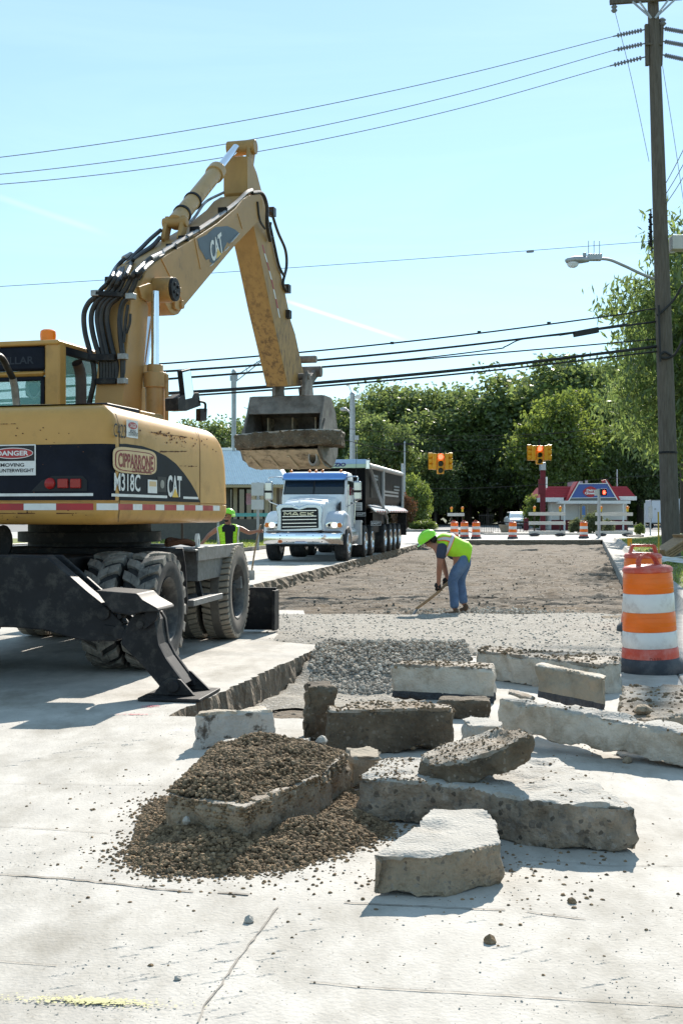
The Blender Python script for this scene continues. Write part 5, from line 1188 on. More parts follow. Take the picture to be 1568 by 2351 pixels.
# bumper
mb = MB(); B = [(-1.17,-.88),(-1.13,-1.0),(-.98,-1.09),(-.5,-1.14),(.5,-1.14),(.98,-1.09),(1.13,-1.0),(1.17,-.88)]
mb.loft([[Vector((x,y+dy,z)) for z, dy in ((.52,.05),(.545,.0),(.62,-.012),(.75,-.012),(.82,.0),(.845,.05))] for x, y in B], closed=False, cap=False)
bp = kpart(mb, "bumper", M['chrome'], smooth=40, recalc=False); so = bp.modifiers.new("solid", 'SOLIDIFY'); so.thickness = .02
mb = MB(); mb.box(-.17,.17,-1.165,-1.15,.72,.80); kpart(mb, "tow_opening", M['pit'], .02, parent=bp)
mb = MB(); mb.box(-.19,.19,-1.168,-1.155,.55,.69,0); add_text(mb, "BC85387", (-.15,-1.171,.585),(1,0,0),(0,0,1), .3, .07, 1, .02); kpart(mb, "licence_plate", [mat("plate_blue_white", (.55,.60,.72), .4, var=.1), mat("plate_ink", (.08,.12,.35), .5)], parent=bp, smooth=0)
mb = MB()
for x in (-.62,-.42,.36,.62): 
    for z in (.60,.68,.77): mb.cyl((x,-1.15,z),(x,-1.17,z),.015,8)
kpart(mb, "bolts", M['frame'], parent=bp)
mb = MB(); mb.loft([oval((-.62,-1.16-d,.60),(1,0,0),(0,0,1),.14,.10,16) for d in (0,.006)]); kpart(mb, "marker_sticker", mat("orange_sticker", (.75,.22,.08), .5), parent=bp)
mb = MB(); mb.box(-.42,.42,-.85,6.0,.55,.85); mb.box(-.85,.85,-.9,-.5,.45,.6) ; mb.box(-.9,.9,-.1,.1,.42,.58); mb.box(-.8,.8,.8,2.2,.62,.9); kpart(mb, "truck_frame", M['frame'], .02)
# cab
def csec(z, y0, hw, rr=.12): 
    return [Vector((-hw,2.15,z)), Vector((-hw,y0+rr,z)), Vector((-hw+rr*.4,y0+rr*.3,z)), Vector((-hw+rr*1.3,y0,z)), Vector((hw-rr*1.3,y0,z)), Vector((hw-rr*.4,y0+rr*.3,z)), Vector((hw,y0+rr,z)), Vector((hw,2.15,z))]
mb = MB(); mb.loft([csec(.85,.62,.98), csec(1.9,.62,1.0), csec(1.98,.68,1.0), csec(2.46,.92,.98), csec(2.60,1.0,.96), csec(2.68,1.12,.92), csec(2.71,1.35,.82)]); tc_ = kpart(mb, "cab", M['tw'], smooth=40)
mb = MB(); w0 = lambda z: .68+(z-1.98)*.5
for x0, x1 in ((-.92,-.03),(.03,.92)): mb.add([(x0,w0(2.02)-.012,2.02),(x1,w0(2.02)-.012,2.02),(x1*(.97 if x1>.5 else 1),w0(2.44)-.012,2.44),(x0*(.97 if x0<-.5 else 1),w0(2.44)-.012,2.44)], [(0,1,2,3)])
kpart(mb, "windscreen", M['tglass'], parent=tc_, recalc=False, smooth=0)
mb = MB(); mb.add([(-.95,w0(2.0)-.006,2.0),(.95,w0(2.0)-.006,2.0),(.93,w0(2.46)-.006,2.46),(-.93,w0(2.46)-.006,2.46)], [(0,1,2,3)]); kpart(mb, "windscreen_frame", M['pit'], parent=tc_, recalc=False, smooth=0)
mb = MB(); mb.loft([[Vector((x,y,z)) for x, y in ((-.98,1.12),(-.985,.72+dz),(-.90,.64+dz),(.90,.64+dz),(.985,.72+dz),(.98,1.12))] for z, dz in ((2.44,.0),(2.62,.16),(2.66,.22))], closed=False, cap=False); v_ = kpart(mb, "sun_visor", mat("sky_tinted_visor", (.16,.32,.68), .18, .6, var=.02), smooth=30, parent=tc_, recalc=False); so = v_.modifiers.new("solid", 'SOLIDIFY'); so.thickness = .015  # blue base colour stands for sky reflected in the polished visor
for x in (-.78,-.20,0,.20,.78):
    mb = MB(); mb.ball((x,1.08,2.725),.05,12,8,(1,1.2,.85)); kpart(mb, "marker_light", M['amber'], parent=tc_)
mb = MB(); mb.box(1.0,1.008,1.05,1.75,1.98,2.42); mb.box(1.0,1.008,1.85,2.05,2.0,2.4); mb.box(-1.008,-1.0,1.05,1.75,1.98,2.42); kpart(mb, "side_window", M['tglass'], parent=tc_, split=True)
mb = MB(); mb.box(1.0,1.004,.98,.995,.95,2.44); mb.box(1.0,1.004,1.79,1.80,.95,2.44); mb.box(1.0,1.03,1.6,1.75,1.72,1.76); kpart(mb, "door_seam", M['frame'], parent=tc_)
mb = MB(); mb.tube(bez([(1.03,2.05,1.1),(1.06,2.05,1.9),(1.05,1.95,2.15),(1.0,1.9,2.2)]),.02,8); mb.tube([(1.05,.85,1.5),(1.05,.85,2.3)],.02,8); kpart(mb, "grab_rail", M['alu'], parent=tc_, split=True)
for s in (1,-1):
    mx = 1.36 if s > 0 else -1.40
    mb = MB(); mb.box(mx-.12,mx+.12,.60,.78,1.82,2.40); m_ = kpart(mb, "mirror", mat('mirror_chrome', (.38,.40,.43), .15, .9, var=.1) if s > 0 else bpy.data.materials['mirror_chrome'], .05, smooth=40)
    mb = MB(); mb.tube(bez([(s*.98,.9,2.52),(s*1.2,.72,2.54),(mx,.70,2.52),(mx,.69,2.40)],5),.018,8); mb.tube(bez([(mx,.69,1.82),(mx-s*.05,.72,1.76),(s*1.0,.8,1.62)],5),.018,8); kpart(mb, "mirror_arm", M['alu'], parent=m_, split=True)
    mb = MB(); mb.box(mx-.125,mx+.125,.59,.6,2.05,2.12); kpart(mb, "mirror_strip", M['frame'], parent=m_)
mb = MB(); mb.tube([(1.3,.7,2.4),(1.33,.7,3.3)],.006,6); kpart(mb, "antenna", M['frame'])
# steps, tanks, boxes
mb = MB(); mb.cyl((.85,1.0,.72),(.85,2.3,.72),.30,28); kpart(mb, "fuel_tank", M['alu'], smooth=50)
mb = MB(); mb.box(.75,1.16,.75,.85,.42,.95); mb.box(.75,1.22,1.1,1.6,.43,.46); mb.box(.75,1.2,2.35,2.55,.42,1.2); mb.box(.6,1.15,2.4,3.0,1.12,1.18); mb.box(.7,1.15,2.55,2.7,.5,1.15); kpart(mb, "side_step", M['alud'], .01, split=True)
mb = MB(); mb.box(-.5,.5,2.4,2.9,.9,1.6); mb.tube([(.3,2.5,.9),(.3,2.5,2.2)],.07,12); kpart(mb, "rear_cab_box", M['frame'], .02)
def twheel(x, y, w, dual=False):
    R0 = .52; s = 1 if x > 0 else -1
    mb = MB(); mb.lathe([(.02,s*(w/2-.02)),(.10,s*(w/2-.02)),(.11,s*(w/2-.09)),(.20,s*(w/2-.11)),(.24,s*(w/2-.02)),(.285,s*(w/2+.005)),(.30,s*(w/2-.01)),(.30,-s*w/2),(.02,-s*w/2)], 28, (x,y,R0), (1,0,0), cap=False)
    if not dual:
        for k in range(10): a = k*.628; q = Vector((x+s*(w/2-.10), y+.165*math.cos(a), R0+.165*math.sin(a))); mb.cyl(q, q+Vector((s*.05,0,0)), .018, 6)
    wh = kpart(mb, "wheel", M['alu'], smooth=35)
    tm = MB(); hw = w/2; tm.lathe([(.29,-hw*.9),(.36,-hw),(.45,-hw),(.50,-hw*.93),(.515,-hw*.8),(.517,-hw*.5),(.505,-hw*.47),(.505,-hw*.42),(.518,-hw*.40),(.518,-hw*.05),(.506,-hw*.03),(.506,hw*.03),(.518,hw*.05),(.518,hw*.40),(.505,hw*.42),(.505,hw*.47),(.517,hw*.5),(.515,hw*.8),(.50,hw*.93),(.45,hw),(.36,hw),(.29,hw*.9)], 48, (x,y,R0), (1,0,0), cap=False)
    kpart(tm, "tyre", M['rubk'], parent=wh, smooth=30)
for s in (1,-1):
    twheel(s*1.03, 0, .38)
    for y in (3.2,4.65,7.8,9.3,10.55,11.85): twheel(s*.98, y, .50 if y > 1 else .3, False)
# dump trailer
def tsec(y, zt=2.98): 
    return [Vector((x,y,z)) for x, z in ((-1.2,zt),(-1.2,1.95),(-1.12,1.7),(-.9,1.5),(-.55,1.38),(.55,1.38),(.9,1.5),(1.12,1.7),(1.2,1.95),(1.2,zt),(1.14,zt),(1.14,1.95),(1.07,1.74),(.86,1.56),(.5,1.45),(-.5,1.45),(-.86,1.56),(-1.07,1.74),(-1.14,1.95),(-1.14,zt))]
mb = MB(); mb.loft([tsec(3.3), tsec(12.6)]); mb.box(-1.2,1.2,3.22,3.30,1.0,2.95); mb.box(-1.2,1.2,12.55,12.65,1.4,3.0); tb = kpart(mb, "trailer_body", M['tblk'], .01)
mb = MB(); mb.box(-.5,.5,4.0,12.4,.95,1.38); mb.box(.45,1.12,5.4,6.9,.75,1.45); mb.box(-1.12,1.12,5.9,6.0,.5,1.4); kpart(mb, "trailer_frame", M['tblk'], .02)
mb = MB(); mb.tube([(1.22,3.2,2.99),(1.22,12.7,2.99)],.085,14); mb.tube([(-1.22,3.2,2.99),(-1.22,12.7,2.99)],.085,14); kpart(mb, "top_rail", M['alud'], parent=tb, split=True)
mb = MB()
for y in (7.0,12.55): mb.box(1.2,1.29,y,y+.14,1.45,3.0 if y < 10 else 3.42)
mb.box(-1.29,-1.2,12.55,12.7,1.45,3.4); kpart(mb, "side_post", M['alud'], .01, parent=tb, split=True)
mb = MB(); mb.bar((1.30,3.25,3.05),(1.34,7.45,1.22),.02,.09,up=(1,0,0)); mb.cyl((1.33,7.4,1.35),(1.34,7.5,1.05),.03,8); kpart(mb, "tarp_arm", M['alud'], parent=tb)
mb = MB()
for y0, y1 in ((3.9,6.6),(7.3,12.9)): mb.loft([[Vector((1.16,y,1.72)),Vector((1.42,y,1.52)),Vector((1.44,y,1.46)),Vector((1.18,y,1.66))] for y in (y0,y1)])
kpart(mb, "side_shield", M['alu'], parent=tb, split=True)
mb = MB()
for y0, y1 in ((3.9,6.6),(7.3,12.9)):
    n = int((y1-y0)/.3)
    for i in range(n): a = y0+(y1-y0)*i/n; mb.add([(1.445,a,1.465),(1.445,a+(y1-y0)/n,1.465),(1.445,a+(y1-y0)/n,1.515),(1.445,a,1.515)], [(0,1,2,3)], i%2)
kpart(mb, "reflective_band", [M['white'],M['red']], parent=tb, recalc=False, smooth=0)
mb = MB(); mb.box(1.05,1.4,12.6,12.66,.55,1.5); mb.box(-1.4,-1.05,12.6,12.66,.55,1.5); kpart(mb, "mud_flap", M['frame'], parent=tb, split=True)
mb = MB()
mb.box(1.21,1.22,4.3,6.6,1.95,2.75,1); 
for z in (2.05,2.18,2.55,2.66): mb.box(1.22,1.225,7.6 if z < 2.3 else 4.6, 11.5 if z < 2.3 else 5.9, z,z+.07,0)
for z in (2.3,2.42): mb.box(1.22,1.225,10.2,11.8,z,z+.06,0)
kpart(mb, "side_marking", [mat("dim_marking", (.30,.31,.32), .5), mat("side_panel_grey", (.008,.008,.009), .4, spec=.1)], parent=tb)
# header board with the end of the owner's name
hb = MB(); hb.box(-1.2,1.24,3.05,3.2,2.89,3.02,0); hb.box(-1.2,1.24,3.05,3.2,3.02,3.17,1); ho = kpart(hb, "header_board", [mat("pale_green_board", (.42,.55,.42), .35, var=.04), mat("pale_blue_board", (.30,.45,.66), .3, var=.04)], .01)
a, b = TR.cross(*ZT((812,136)), 3.05), TR.cross(*ZT((930,96)), 3.05); mb = MB(); add_text(mb, "ZIO", (a.x,3.04,a.z), (1,0,0), (.18,0,1), b.x-a.x, b.z-a.z, 0, .05); kpart(mb, "lettering", mat("navy_letters", (.03,.03,.16), .4), parent=ho, recalc=False, smooth=0)
mb = MB(); mb.box(1.22,1.36,3.1,3.25,2.85,3.15); kpart(mb, "tarp_motor", M['alu'], .02, parent=tb)
mb = MB(); yq = 3.215
def trect(a, b, mi, off=0):
    p, q = TR.cross(*ZT(a), yq), TR.cross(*ZT(b), yq); mb.add([(p.x,yq-off,p.z),(q.x,yq-off,p.z),(q.x,yq-off,q.z),(p.x,yq-off,q.z)], [(0,1,2,3)], mi); return p, q
trect((1015,572),(1096,492),0)
for z in (505,520,538,550,562): trect((1024,z+4),(1086,z),1,.003)
for A_, B_ in (((1036,630),(1130,592)),((1180,722),(1282,678))):
    p, q = trect(A_, B_, 0, .0); trect((A_[0]+4,A_[1]-4),(B_[0]-4,B_[1]+4),1,.003); add_text(mb, "EAST", (p.x+.03,yq-.006,p.z+.035),(1,0,0),(.2,0,1),(q.x-p.x)*.78,(q.z-p.z)*.5,0,.03)
kpart(mb, "placard", [M['white'],M['ink']], parent=tb, recalc=False, smooth=0)
mb = MB(); mb.ball((1.22,4.6,1.62),.05,10,8); kpart(mb, "marker_light", M['amber'], parent=tb)
# ------------------------------------------------------------------ people
M['skin'] = mat("tanned_skin", (.30,.135,.085), .5, var=.12, scale=12); M['lime'] = mat("lime_vest", (.38,.72,.03), .7, var=.08, scale=9); M['helmet'] = mat("lime_hard_hat", (.30,.80,.05), .28, var=.05)
M['silver'] = mat("reflective_tape", (.52,.52,.54), .35, var=.06); M['trim'] = mat("orange_trim", (.85,.20,.05), .6); M['denim'] = mat("blue_denim", (.075,.13,.235), .85, var=.3, scale=9, dirt=(.16,.23,.33), damt=.6, dscale=5, bump=.3)
M['shirt'] = mat("navy_shirt", (.035,.045,.075), .85, var=.2); M['boot'] = mat("brown_leather", (.10,.06,.035), .75, var=.3, dirt=(.22,.18,.14), damt=.6); M['glove'] = mat("black_glove", (.012,.012,.012), .7)
M['hair'] = mat("dark_hair", (.02,.014,.01), .7); M['shade'] = mat("dark_lens", (.008,.008,.008), .1); M['wood'] = mat("worn_wood_handle", (.30,.19,.10), .6, var=.3, scale=12)
M['blacktee'] = mat("black_tee", (.012,.012,.014), .85)
def skin_mesh(name, nodes, edges, root, m, parent, sub=2):
    ks = list(nodes); ix = {k: i for i, k in enumerate(ks)}
    me = bpy.data.meshes.new(name); me.from_pydata([tuple(nodes[k][0]) for k in ks], [(ix[a], ix[b]) for a, b in edges], [])
    o = bpy.data.objects.new("t", me); COL.objects.link(o); o.modifiers.new("skin", 'SKIN'); sk = me.skin_vertices[0].data
    for k in ks: sk[ix[k]].radius = (nodes[k][1], nodes[k][1] if len(nodes[k]) < 3 else nodes[k][2]); sk[ix[k]].use_root = (k == root)
    s = o.modifiers.new("sub", 'SUBSURF'); s.levels = s.render_levels = sub
    m2 = bake(o); bpy.data.objects.remove(o); m2.name = name; m2.materials.clear()
    m2.polygons.foreach_set("use_smooth", [True]*len(m2.polygons))
    return link(name, m2, m, parent)
def chain(*k): return list(zip(k, k[1:]))
def finger_nodes(N, E, wrist, palm_dir, side, grip, tagk, r=.0095, sc=1.0):
    w = Vector(wrist); d = Vector(palm_dir).normalized(); s = Vector(side).normalized(); g = Vector(grip).normalized()
    N[tagk+'p'] = (w+d*.055*sc, .030*sc)
    E.append((tagk+'w', tagk+'p'))
    for i, (o, l) in enumerate(((-.032,.038),(-.011,.045),(.011,.042),(.031,.033))):
        b = w+d*.092*sc+s*o*sc; N[f'{tagk}f{i}a'] = (b, r*sc*1.1); N[f'{tagk}f{i}b'] = (b+(d*.75+g*.6)*l*sc, r*sc); N[f'{tagk}f{i}c'] = (b+(d*.45+g*1.35)*l*sc, r*sc*.8)
        E += [(tagk+'p', f'{tagk}f{i}a')]+chain(f'{tagk}f{i}a', f'{tagk}f{i}b', f'{tagk}f{i}c')
    N[tagk+'t1'] = (w+d*.045*sc-s*.042*sc+g*.015*sc, r*1.2*sc); N[tagk+'t2'] = (w+d*.075*sc-s*.045*sc+g*.045*sc, r*sc); E += chain(tagk+'p', tagk+'t1', tagk+'t2')
def torso_rings(sp, L, wid, dep, n=28):
    rings = []; k = len(sp)
    for i, p in enumerate(sp):
        t = (sp[min(i+1,k-1)]-sp[max(i-1,0)]).normalized(); l = (L-t*L.dot(t)).normalized(); d = t.cross(l)
        rings.append([p+l*wid[i]*math.copysign(abs(math.cos(a))**.8, math.cos(a))+d*dep[i]*math.copysign(abs(math.sin(a))**.8, math.sin(a)) for a in np.linspace(0,2*math.pi,n+1)[:-1]])
    return rings
def ribbon(mb, rings, path, w0, off, mi):
    """strip that follows the torso surface; path = [(ring position, angle fraction)], constant half width w0 in ring/angle space"""
    n = len(rings[0]); cen = [sum(r, Vector())/n for r in rings]
    def at(u, a):
        u = max(0, min(len(rings)-1.001, u)); i = int(u); f = u-i; q = (a%1)*n; j = int(q); g = q-j
        P = lambda ii: rings[ii][j%n].lerp(rings[ii][(j+1)%n], g)
        p = P(i).lerp(P(i+1), f); c = cen[i].lerp(cen[i+1], f); return p+(p-c).normalized()*off
    l, r = [], []
    for k, (u, a) in enumerate(path):
        u2, a2 = path[min(k+1,len(path)-1)]; u1, a1 = path[max(k-1,0)]; du, da = (u2-u1), (a2-a1)*len(rings)*1.3; ln = math.hypot(du, da) or 1
        l.append(at(u-da/ln*w0, a+du/ln*w0/(len(rings)*1.3))); r.append(at(u+da/ln*w0, a-du/ln*w0/(len(rings)*1.3)))
    mb.loft([[a, b] for a, b in zip(l, r)], mi, closed=False, cap=False)
def hat(c, up, fwd, r, m, parent):
    up, fwd = up.normalized(), (fwd-up*fwd.dot(up)).normalized(); sd = up.cross(fwd); mb = MB(); rings = []
    for h, rr in ((.0,1.0),(.03,1.0),(.07,.93),(.10,.78),(.125,.52),(.135,.2),(.136,.03)): rings.append([c+up*h*r/.14+(fwd*1.16*math.cos(a)+sd*math.sin(a))*rr*r for a in np.linspace(0,6.283,25)[:-1]])
    mb.loft(rings); mb.loft([[c+up*(-.006+dz)*r/.14+(fwd*(1.16+e*(1.1 if math.cos(a) > 0 else .35))*math.cos(a)+sd*(1+e*.35)*math.sin(a))*r for a in np.linspace(0,6.283,25)[:-1]] for e, dz in ((0,.012),(.32,.0),(.32,-.006),(0,.0))])
    for k in (-1,0,1):
        rib = [c+up*(.135*math.sin(t)+.006)*r/.14+(fwd*1.16*math.cos(t)+sd*k*.28*(1 if abs(math.cos(t)) < .98 else .9))*r for t in np.linspace(.25,2.9,12)]
        if k == 0: mb.tube(rib, .007, 6)
    return mb.build("hard_hat", m, parent, smooth=45)
# --- bending worker with a shovel
Y0 = 17.3; PX = Y0/F
def W(zx, zy, d=0.0):
    dx, dy = 940.3+zx*.1153, 1202.6+zy*.1153
    return Vector(((dx-CX)*PX, Y0+d, H-(dy-CY)*PX))
P1 = empty("person", W(950,1900,0)); base = Vector(P1.location)
tag(P1, "bending worker in lime hard hat, lime vest and jeans, digging with a shovel", "person")
def loc(v): return Vector(v)-base
N = {}; E = []
N['pel'] = (loc(W(1080,700)), .125); N['bel'] = (loc(W(920,600)), .13); N['che'] = (loc(W(720,510)), .14); N['nb'] = (loc(W(560,455)), .07); N['nk'] = (loc(W(500,450)), .058)
N['jaw'] = (loc(W(430,480)), .070); N['hd'] = (loc(W(385,410)), .088); N['cr'] = (loc(W(345,330)), .075); N['ns'] = (loc(W(335,500)), .016); N['ch'] = (loc(W(405,545)), .035); N['br'] = (loc(W(322,445)),.03)
E += chain('pel','bel','che','nb','nk','jaw','hd','cr')+[('jaw','ch'),('hd','br'),('br','ns')]
for t, d, sh, el, wr in (('n',-.2,(610,580),(575,860),(562,1230)),('f',.2,(600,590),(700,880),(760,1150))):
    N[t+'s'] = (loc(W(*sh,d)), .062); N[t+'e'] = (loc(W(*el,d*1.1)), .045); N[t+'m'] = (loc(W((el[0]*.6+wr[0]*.4),(el[1]*.6+wr[1]*.4),d*.9)), .043); N[t+'w'] = (loc(W(*wr,d*.7)), .029)
    E += chain('che', t+'s', t+'e', t+'m', t+'w')
finger_nodes(N, E, N['nw'][0], Vector((-.05,0,-1)), Vector((1,0,-.2)), Vector((0,1,0)), 'n'); finger_nodes(N, E, N['fw'][0], Vector((-.2,-.1,-1)), Vector((1,0,-.2)), Vector((0,-1,0)), 'f')
legs = {'l': (-.10,(1010,830),(835,1190),(880,1640),(885,1800)), 'r': (.10,(1110,780),(1010,1200),(1080,1600),(1100,1720))}
for t, (d, hp, kn, sh, an) in legs.items():
    N[t+'h'] = (loc(W(*hp,d)), .088); N[t+'k'] = (loc(W(*kn,d)), .06); N[t+'c'] = (loc(W((kn[0]+sh[0])/2+12,(kn[1]+sh[1])/2,d)), .056); N[t+'a'] = (loc(W(*an,d)), .04); E += chain('pel', t+'h', t+'k', t+'c', t+'a')
body1 = skin_mesh("body", N, E, 'pel', M['skin'], P1)
# trousers
T = {'pel': (loc(W(1120,660)), .15), 'up': (loc(W(1040,610)), .145)}; TE = [('up','pel')]
for t, (d, hp, kn, sh, an) in legs.items():
    T[t+'h'] = (loc(W(hp[0]+20,hp[1]+10,d)), .118); T[t+'t'] = (loc(W((hp[0]+kn[0])/2+10,(hp[1]+kn[1])/2,d)), .10); T[t+'k'] = (loc(W(*kn,d)), .078); T[t+'c'] = (loc(W((kn[0]+sh[0])/2+10,(kn[1]+sh[1])/2,d)), .072); T[t+'a'] = (loc(W(*sh,d)), .068); T[t+'z'] = (loc(W(an[0]-4,an[1]-30,d)), .072)
    TE += chain('pel', t+'h', t+'t', t+'k', t+'c', t+'a', t+'z')
skin_mesh("jeans", T, TE, 'pel', M['denim'], P1)
for t, an, toe in (('l',(890,1815),(665,1872)),('r',(1110,1745),(1010,1830))):
    d = legs[t][0]; a = loc(W(*an,d)); q = loc(W(*toe,d)); B = {'a': (a+Vector((0,0,.06)), .055), 'h': (a+Vector((.03,0,-.022)), .048), 'm': ((a+q)/2+Vector((0,0,-.012)), .046), 't': (q, .038)}
    skin_mesh("boot", B, [('a','h'),('h','m'),('m','t')], 'a', M['boot'], P1)
# shirt sleeve, vest
for t, d, sh, el in (('n',-.2,(625,540),(580,780)),('f',.2,(625,560),(690,800))):
    S = {'a': (loc(W(sh[0]+20,sh[1]-20,d*.8)), .085), 'b': (loc(W(*sh,d)), .082), 'c': (loc(W((sh[0]+el[0])/2,(sh[1]+el[1])/2,d*1.05)), .074), 'e': (loc(W(*el,d*1.1)), .072)}
    skin_mesh("sleeve", S, chain('a','b','c','e'), 'a', M['shirt'], P1)
spn = bez([loc(W(1130,610)), loc(W(980,575)), loc(W(800,500)), loc(W(660,450)), loc(W(540,440))], 3)
kk = len(spn); wv = np.interp(np.linspace(0,1,kk), [0,.3,.6,.8,1], [.19,.20,.225,.215,.10]); dv = np.interp(np.linspace(0,1,kk), [0,.3,.6,.8,1], [.135,.15,.165,.14,.075])
rings = torso_rings(spn, Vector((0,1,0)), wv, dv); mb = MB(); mb.loft(rings); vest = mb.build("vest", M['lime'], P1, smooth=60)
mb = MB(); mb.loft([[p*.0+(c+(p-c)*f) for p in rings[0]] for c in (sum(rings[0],Vector())/28,) for f in (1.0,1.02)]+[[c+(p-c)*1.0+Vector((.05,0,-.06)) for p in rings[0]]  for c in (sum(rings[0],Vector())/28,)], cap=False) 
mb.build("vest_hem", M['lime'], vest, smooth=60)
mb = MB(); u = kk*.50
for w_, off, mi in ((.75,.006,1),(.5,.010,0)): ribbon(mb, rings, [(u, a) for a in np.linspace(0,1,41)], w_, off, mi)
for a0 in (.06,.44,.56,.94):
    for w_, off, mi in ((.62,.006,1),(.40,.010,0)): ribbon(mb, rings, [(u+(kk-1-u)*t, a0) for t in np.linspace(0,.98,12)], w_, off, mi)
mb.build("reflective_band", [M['silver'],M['trim']], vest, smooth=40, recalc=False)
skin_mesh("tee_shirt", {'a': (loc(W(1075,690)), .135), 'b': (loc(W(930,625)), .15), 'c': (loc(W(760,540)), .15)}, chain('a','b','c'), 'a', M['shirt'], P1)
hat(loc(W(362,380)), Vector((-.55,0,.80)), Vector((-.80,-.05,-.62)), .128, M['helmet'], P1)
mb = MB(); c = loc(W(345,455)); mb.tube([c+Vector((-.015,-.06,0)), c+Vector((-.03,0,-.012)), c+Vector((-.015,.06,0))], .018, 8); mb.tube([c+Vector((-.01,-.075,0)), loc(W(430,400,-.085))], .008, 6); mb.build("sunglasses", M['shade'], P1)
mb = MB(); mb.ball(loc(W(450,400,0)), .082, 12, 8, (1,1.02,1)); mb.build("hair", M['hair'], P1)
for t, d in (('n',-1),('f',1)):
    w = N[t+'w'][0]; G = {k[1:]: (v[0], v[1]+.007) for k, v in N.items() if k.startswith(t) and k[1:] not in ('s','e','m','b','k')and not (t == 'n' and k in ('nb','nk','ns'))}
    GE = [(a[1:], b[1:]) for a, b in E if a.startswith(t) and b.startswith(t) and a[1:] in G and b[1:] in G]
    skin_mesh("glove", G, GE, 'w', M['glove'], P1, 1)
P1.location.z += .055
# shovel held by the bending worker
h0, h1 = W(1010,1010,.12), W(560,1345,-.13); tip = W(25,1790,-.2)
mb = MB(); mb.tube(bez([h0, W(700,1230,.0), h1, W(300,1545,-.16), W(110,1680,-.19)]), .021, 10)
SH = mb.build("shovel", M['wood'], None, smooth=50); tag(SH, "long handled shovel scraping gravel in the bending worker's hands", "shovel")
mb = MB(); q = W(110,1680,-.19); d = (tip-q).normalized(); s = Vector((0,1,0)); u = d.cross(s)
mb.loft([[q+d*t+s*w_*k+u*(.022*(k*k)) for k in (-1,-.5,0,.5,1)] for t, w_ in ((-.02,.03),(.03,.085),(.12,.105),(.19,.10))], closed=False, cap=False)
bl = mb.build("blade", M['steel'], SH, recalc=False); bl.modifiers.new("s", 'SOLIDIFY').thickness = .006
# --- worker leaning on a shovel beyond the front wheels
Y1 = 26.0; PX1 = Y1/F
def W2(zx, zy, d=0.0):
    dx, dy = 470.2+zx*.1385, 1012.8+zy*.1385
    return Vector(((dx-CX)*PX1, Y1+d, H-(dy-CY)*PX1))
g0 = W2(400,1700); P2 = empty("person", (g0.x, Y1, 0)); base2 = Vector(P2.location)
tag(P2, "bare armed worker in lime hard hat and open vest, standing behind the excavator's front wheels", "person")
L2 = lambda v: Vector(v)-base2
N = {}; E = []
N['pel'] = (L2(W2(400,1840,.05)), .13); N['bel'] = (L2(W2(400,1700,.02)), .13); N['che'] = (L2(W2(395,1520)), .14); N['nb'] = (L2(W2(390,1410)), .07); N['nk'] = (L2(W2(385,1360,-.01)), .062)
N['jaw'] = (L2(W2(375,1310,-.03)), .066); N['hd'] = (L2(W2(392,1235,-.02)), .088); N['cr'] = (L2(W2(400,1190,-.01)), .08); N['ns'] = (L2(W2(365,1270,-.125)), .015); N['br'] = (L2(W2(375,1240,-.10)), .03); N['ch'] = (L2(W2(358,1330,-.08)), .03)
E += chain('pel','bel','che','nb','nk','jaw','hd','cr')+[('hd','br'),('br','ns'),('jaw','ch')]
for t, pts in (('l',((225,1445,0),(60,1560,.1),(-40,1690,-.05))),('r',((575,1440,0),(735,1525,.05),(880,1490,-.12)))):
    N[t+'s'] = (L2(W2(*pts[0])), .066); N[t+'e'] = (L2(W2(*pts[1])), .048); N[t+'w'] = (L2(W2(*pts[2])), .032); E += chain('che', t+'s', t+'e', t+'w')
finger_nodes(N, E, N['rw'][0], Vector((1,0,.05)), Vector((0,-.3,1)), Vector((0,-1,0)), 'r'); finger_nodes(N, E, N['lw'][0], Vector((-.6,0,-.8)), Vector((0,1,0)), Vector((1,0,0)), 'l')
for t, x in (('a',-.13),('b',.13)):
    N[t+'h'] = (Vector((x*.8,.05,.66)), .095); N[t+'k'] = (Vector((x*1.25,.0,.38)), .065); N[t+'a'] = (Vector((x*1.5,.05,.07)), .042); E += chain('pel', t+'h', t+'k', t+'a')
skin_mesh("body", N, E, 'pel', M['skin'], P2)
T = {'pel': (Vector((0,.05,.74)), .15), 'up': (Vector((0,.05,.86)), .15)}; TE = [('up','pel')]
for t, x in (('a',-.13),('b',.13)):
    T[t+'h'] = (Vector((x*.9,.05,.62)), .115); T[t+'k'] = (Vector((x*1.25,.0,.38)), .085); T[t+'a'] = (Vector((x*1.5,.05,.12)), .075); TE += chain('pel', t+'h', t+'k', t+'a')
skin_mesh("jeans", T, TE, 'pel', M['denim'], P2)
for t, x in (('a',-.13),('b',.13)): skin_mesh("boot", {'a': (Vector((x*1.5,.06,.11)), .055), 'h': (Vector((x*1.5,.07,.05)), .046), 't': (Vector((x*1.6,-.14,.04)), .038)}, chain('a','h','t'), 'a', M['boot'], P2)
spn = bez([L2(W2(400,1850,.04)), L2(W2(400,1700,.02)), L2(W2(395,1540)), L2(W2(392,1440)), L2(W2(390,1380))], 3); kk = len(spn)
wv = np.interp(np.linspace(0,1,kk), [0,.4,.72,.88,1], [.20,.21,.245,.24,.09]); dv = np.interp(np.linspace(0,1,kk), [0,.4,.72,.88,1], [.15,.16,.165,.13,.07])
rt = torso_rings(spn, Vector((1,0,0)), wv*.96, dv*.96); mb = MB(); mb.loft(rt); mb.build("tee_shirt", M['blacktee'], P2, smooth=60)
rings = torso_rings(spn, Vector((1,0,0)), wv, dv); n = 28
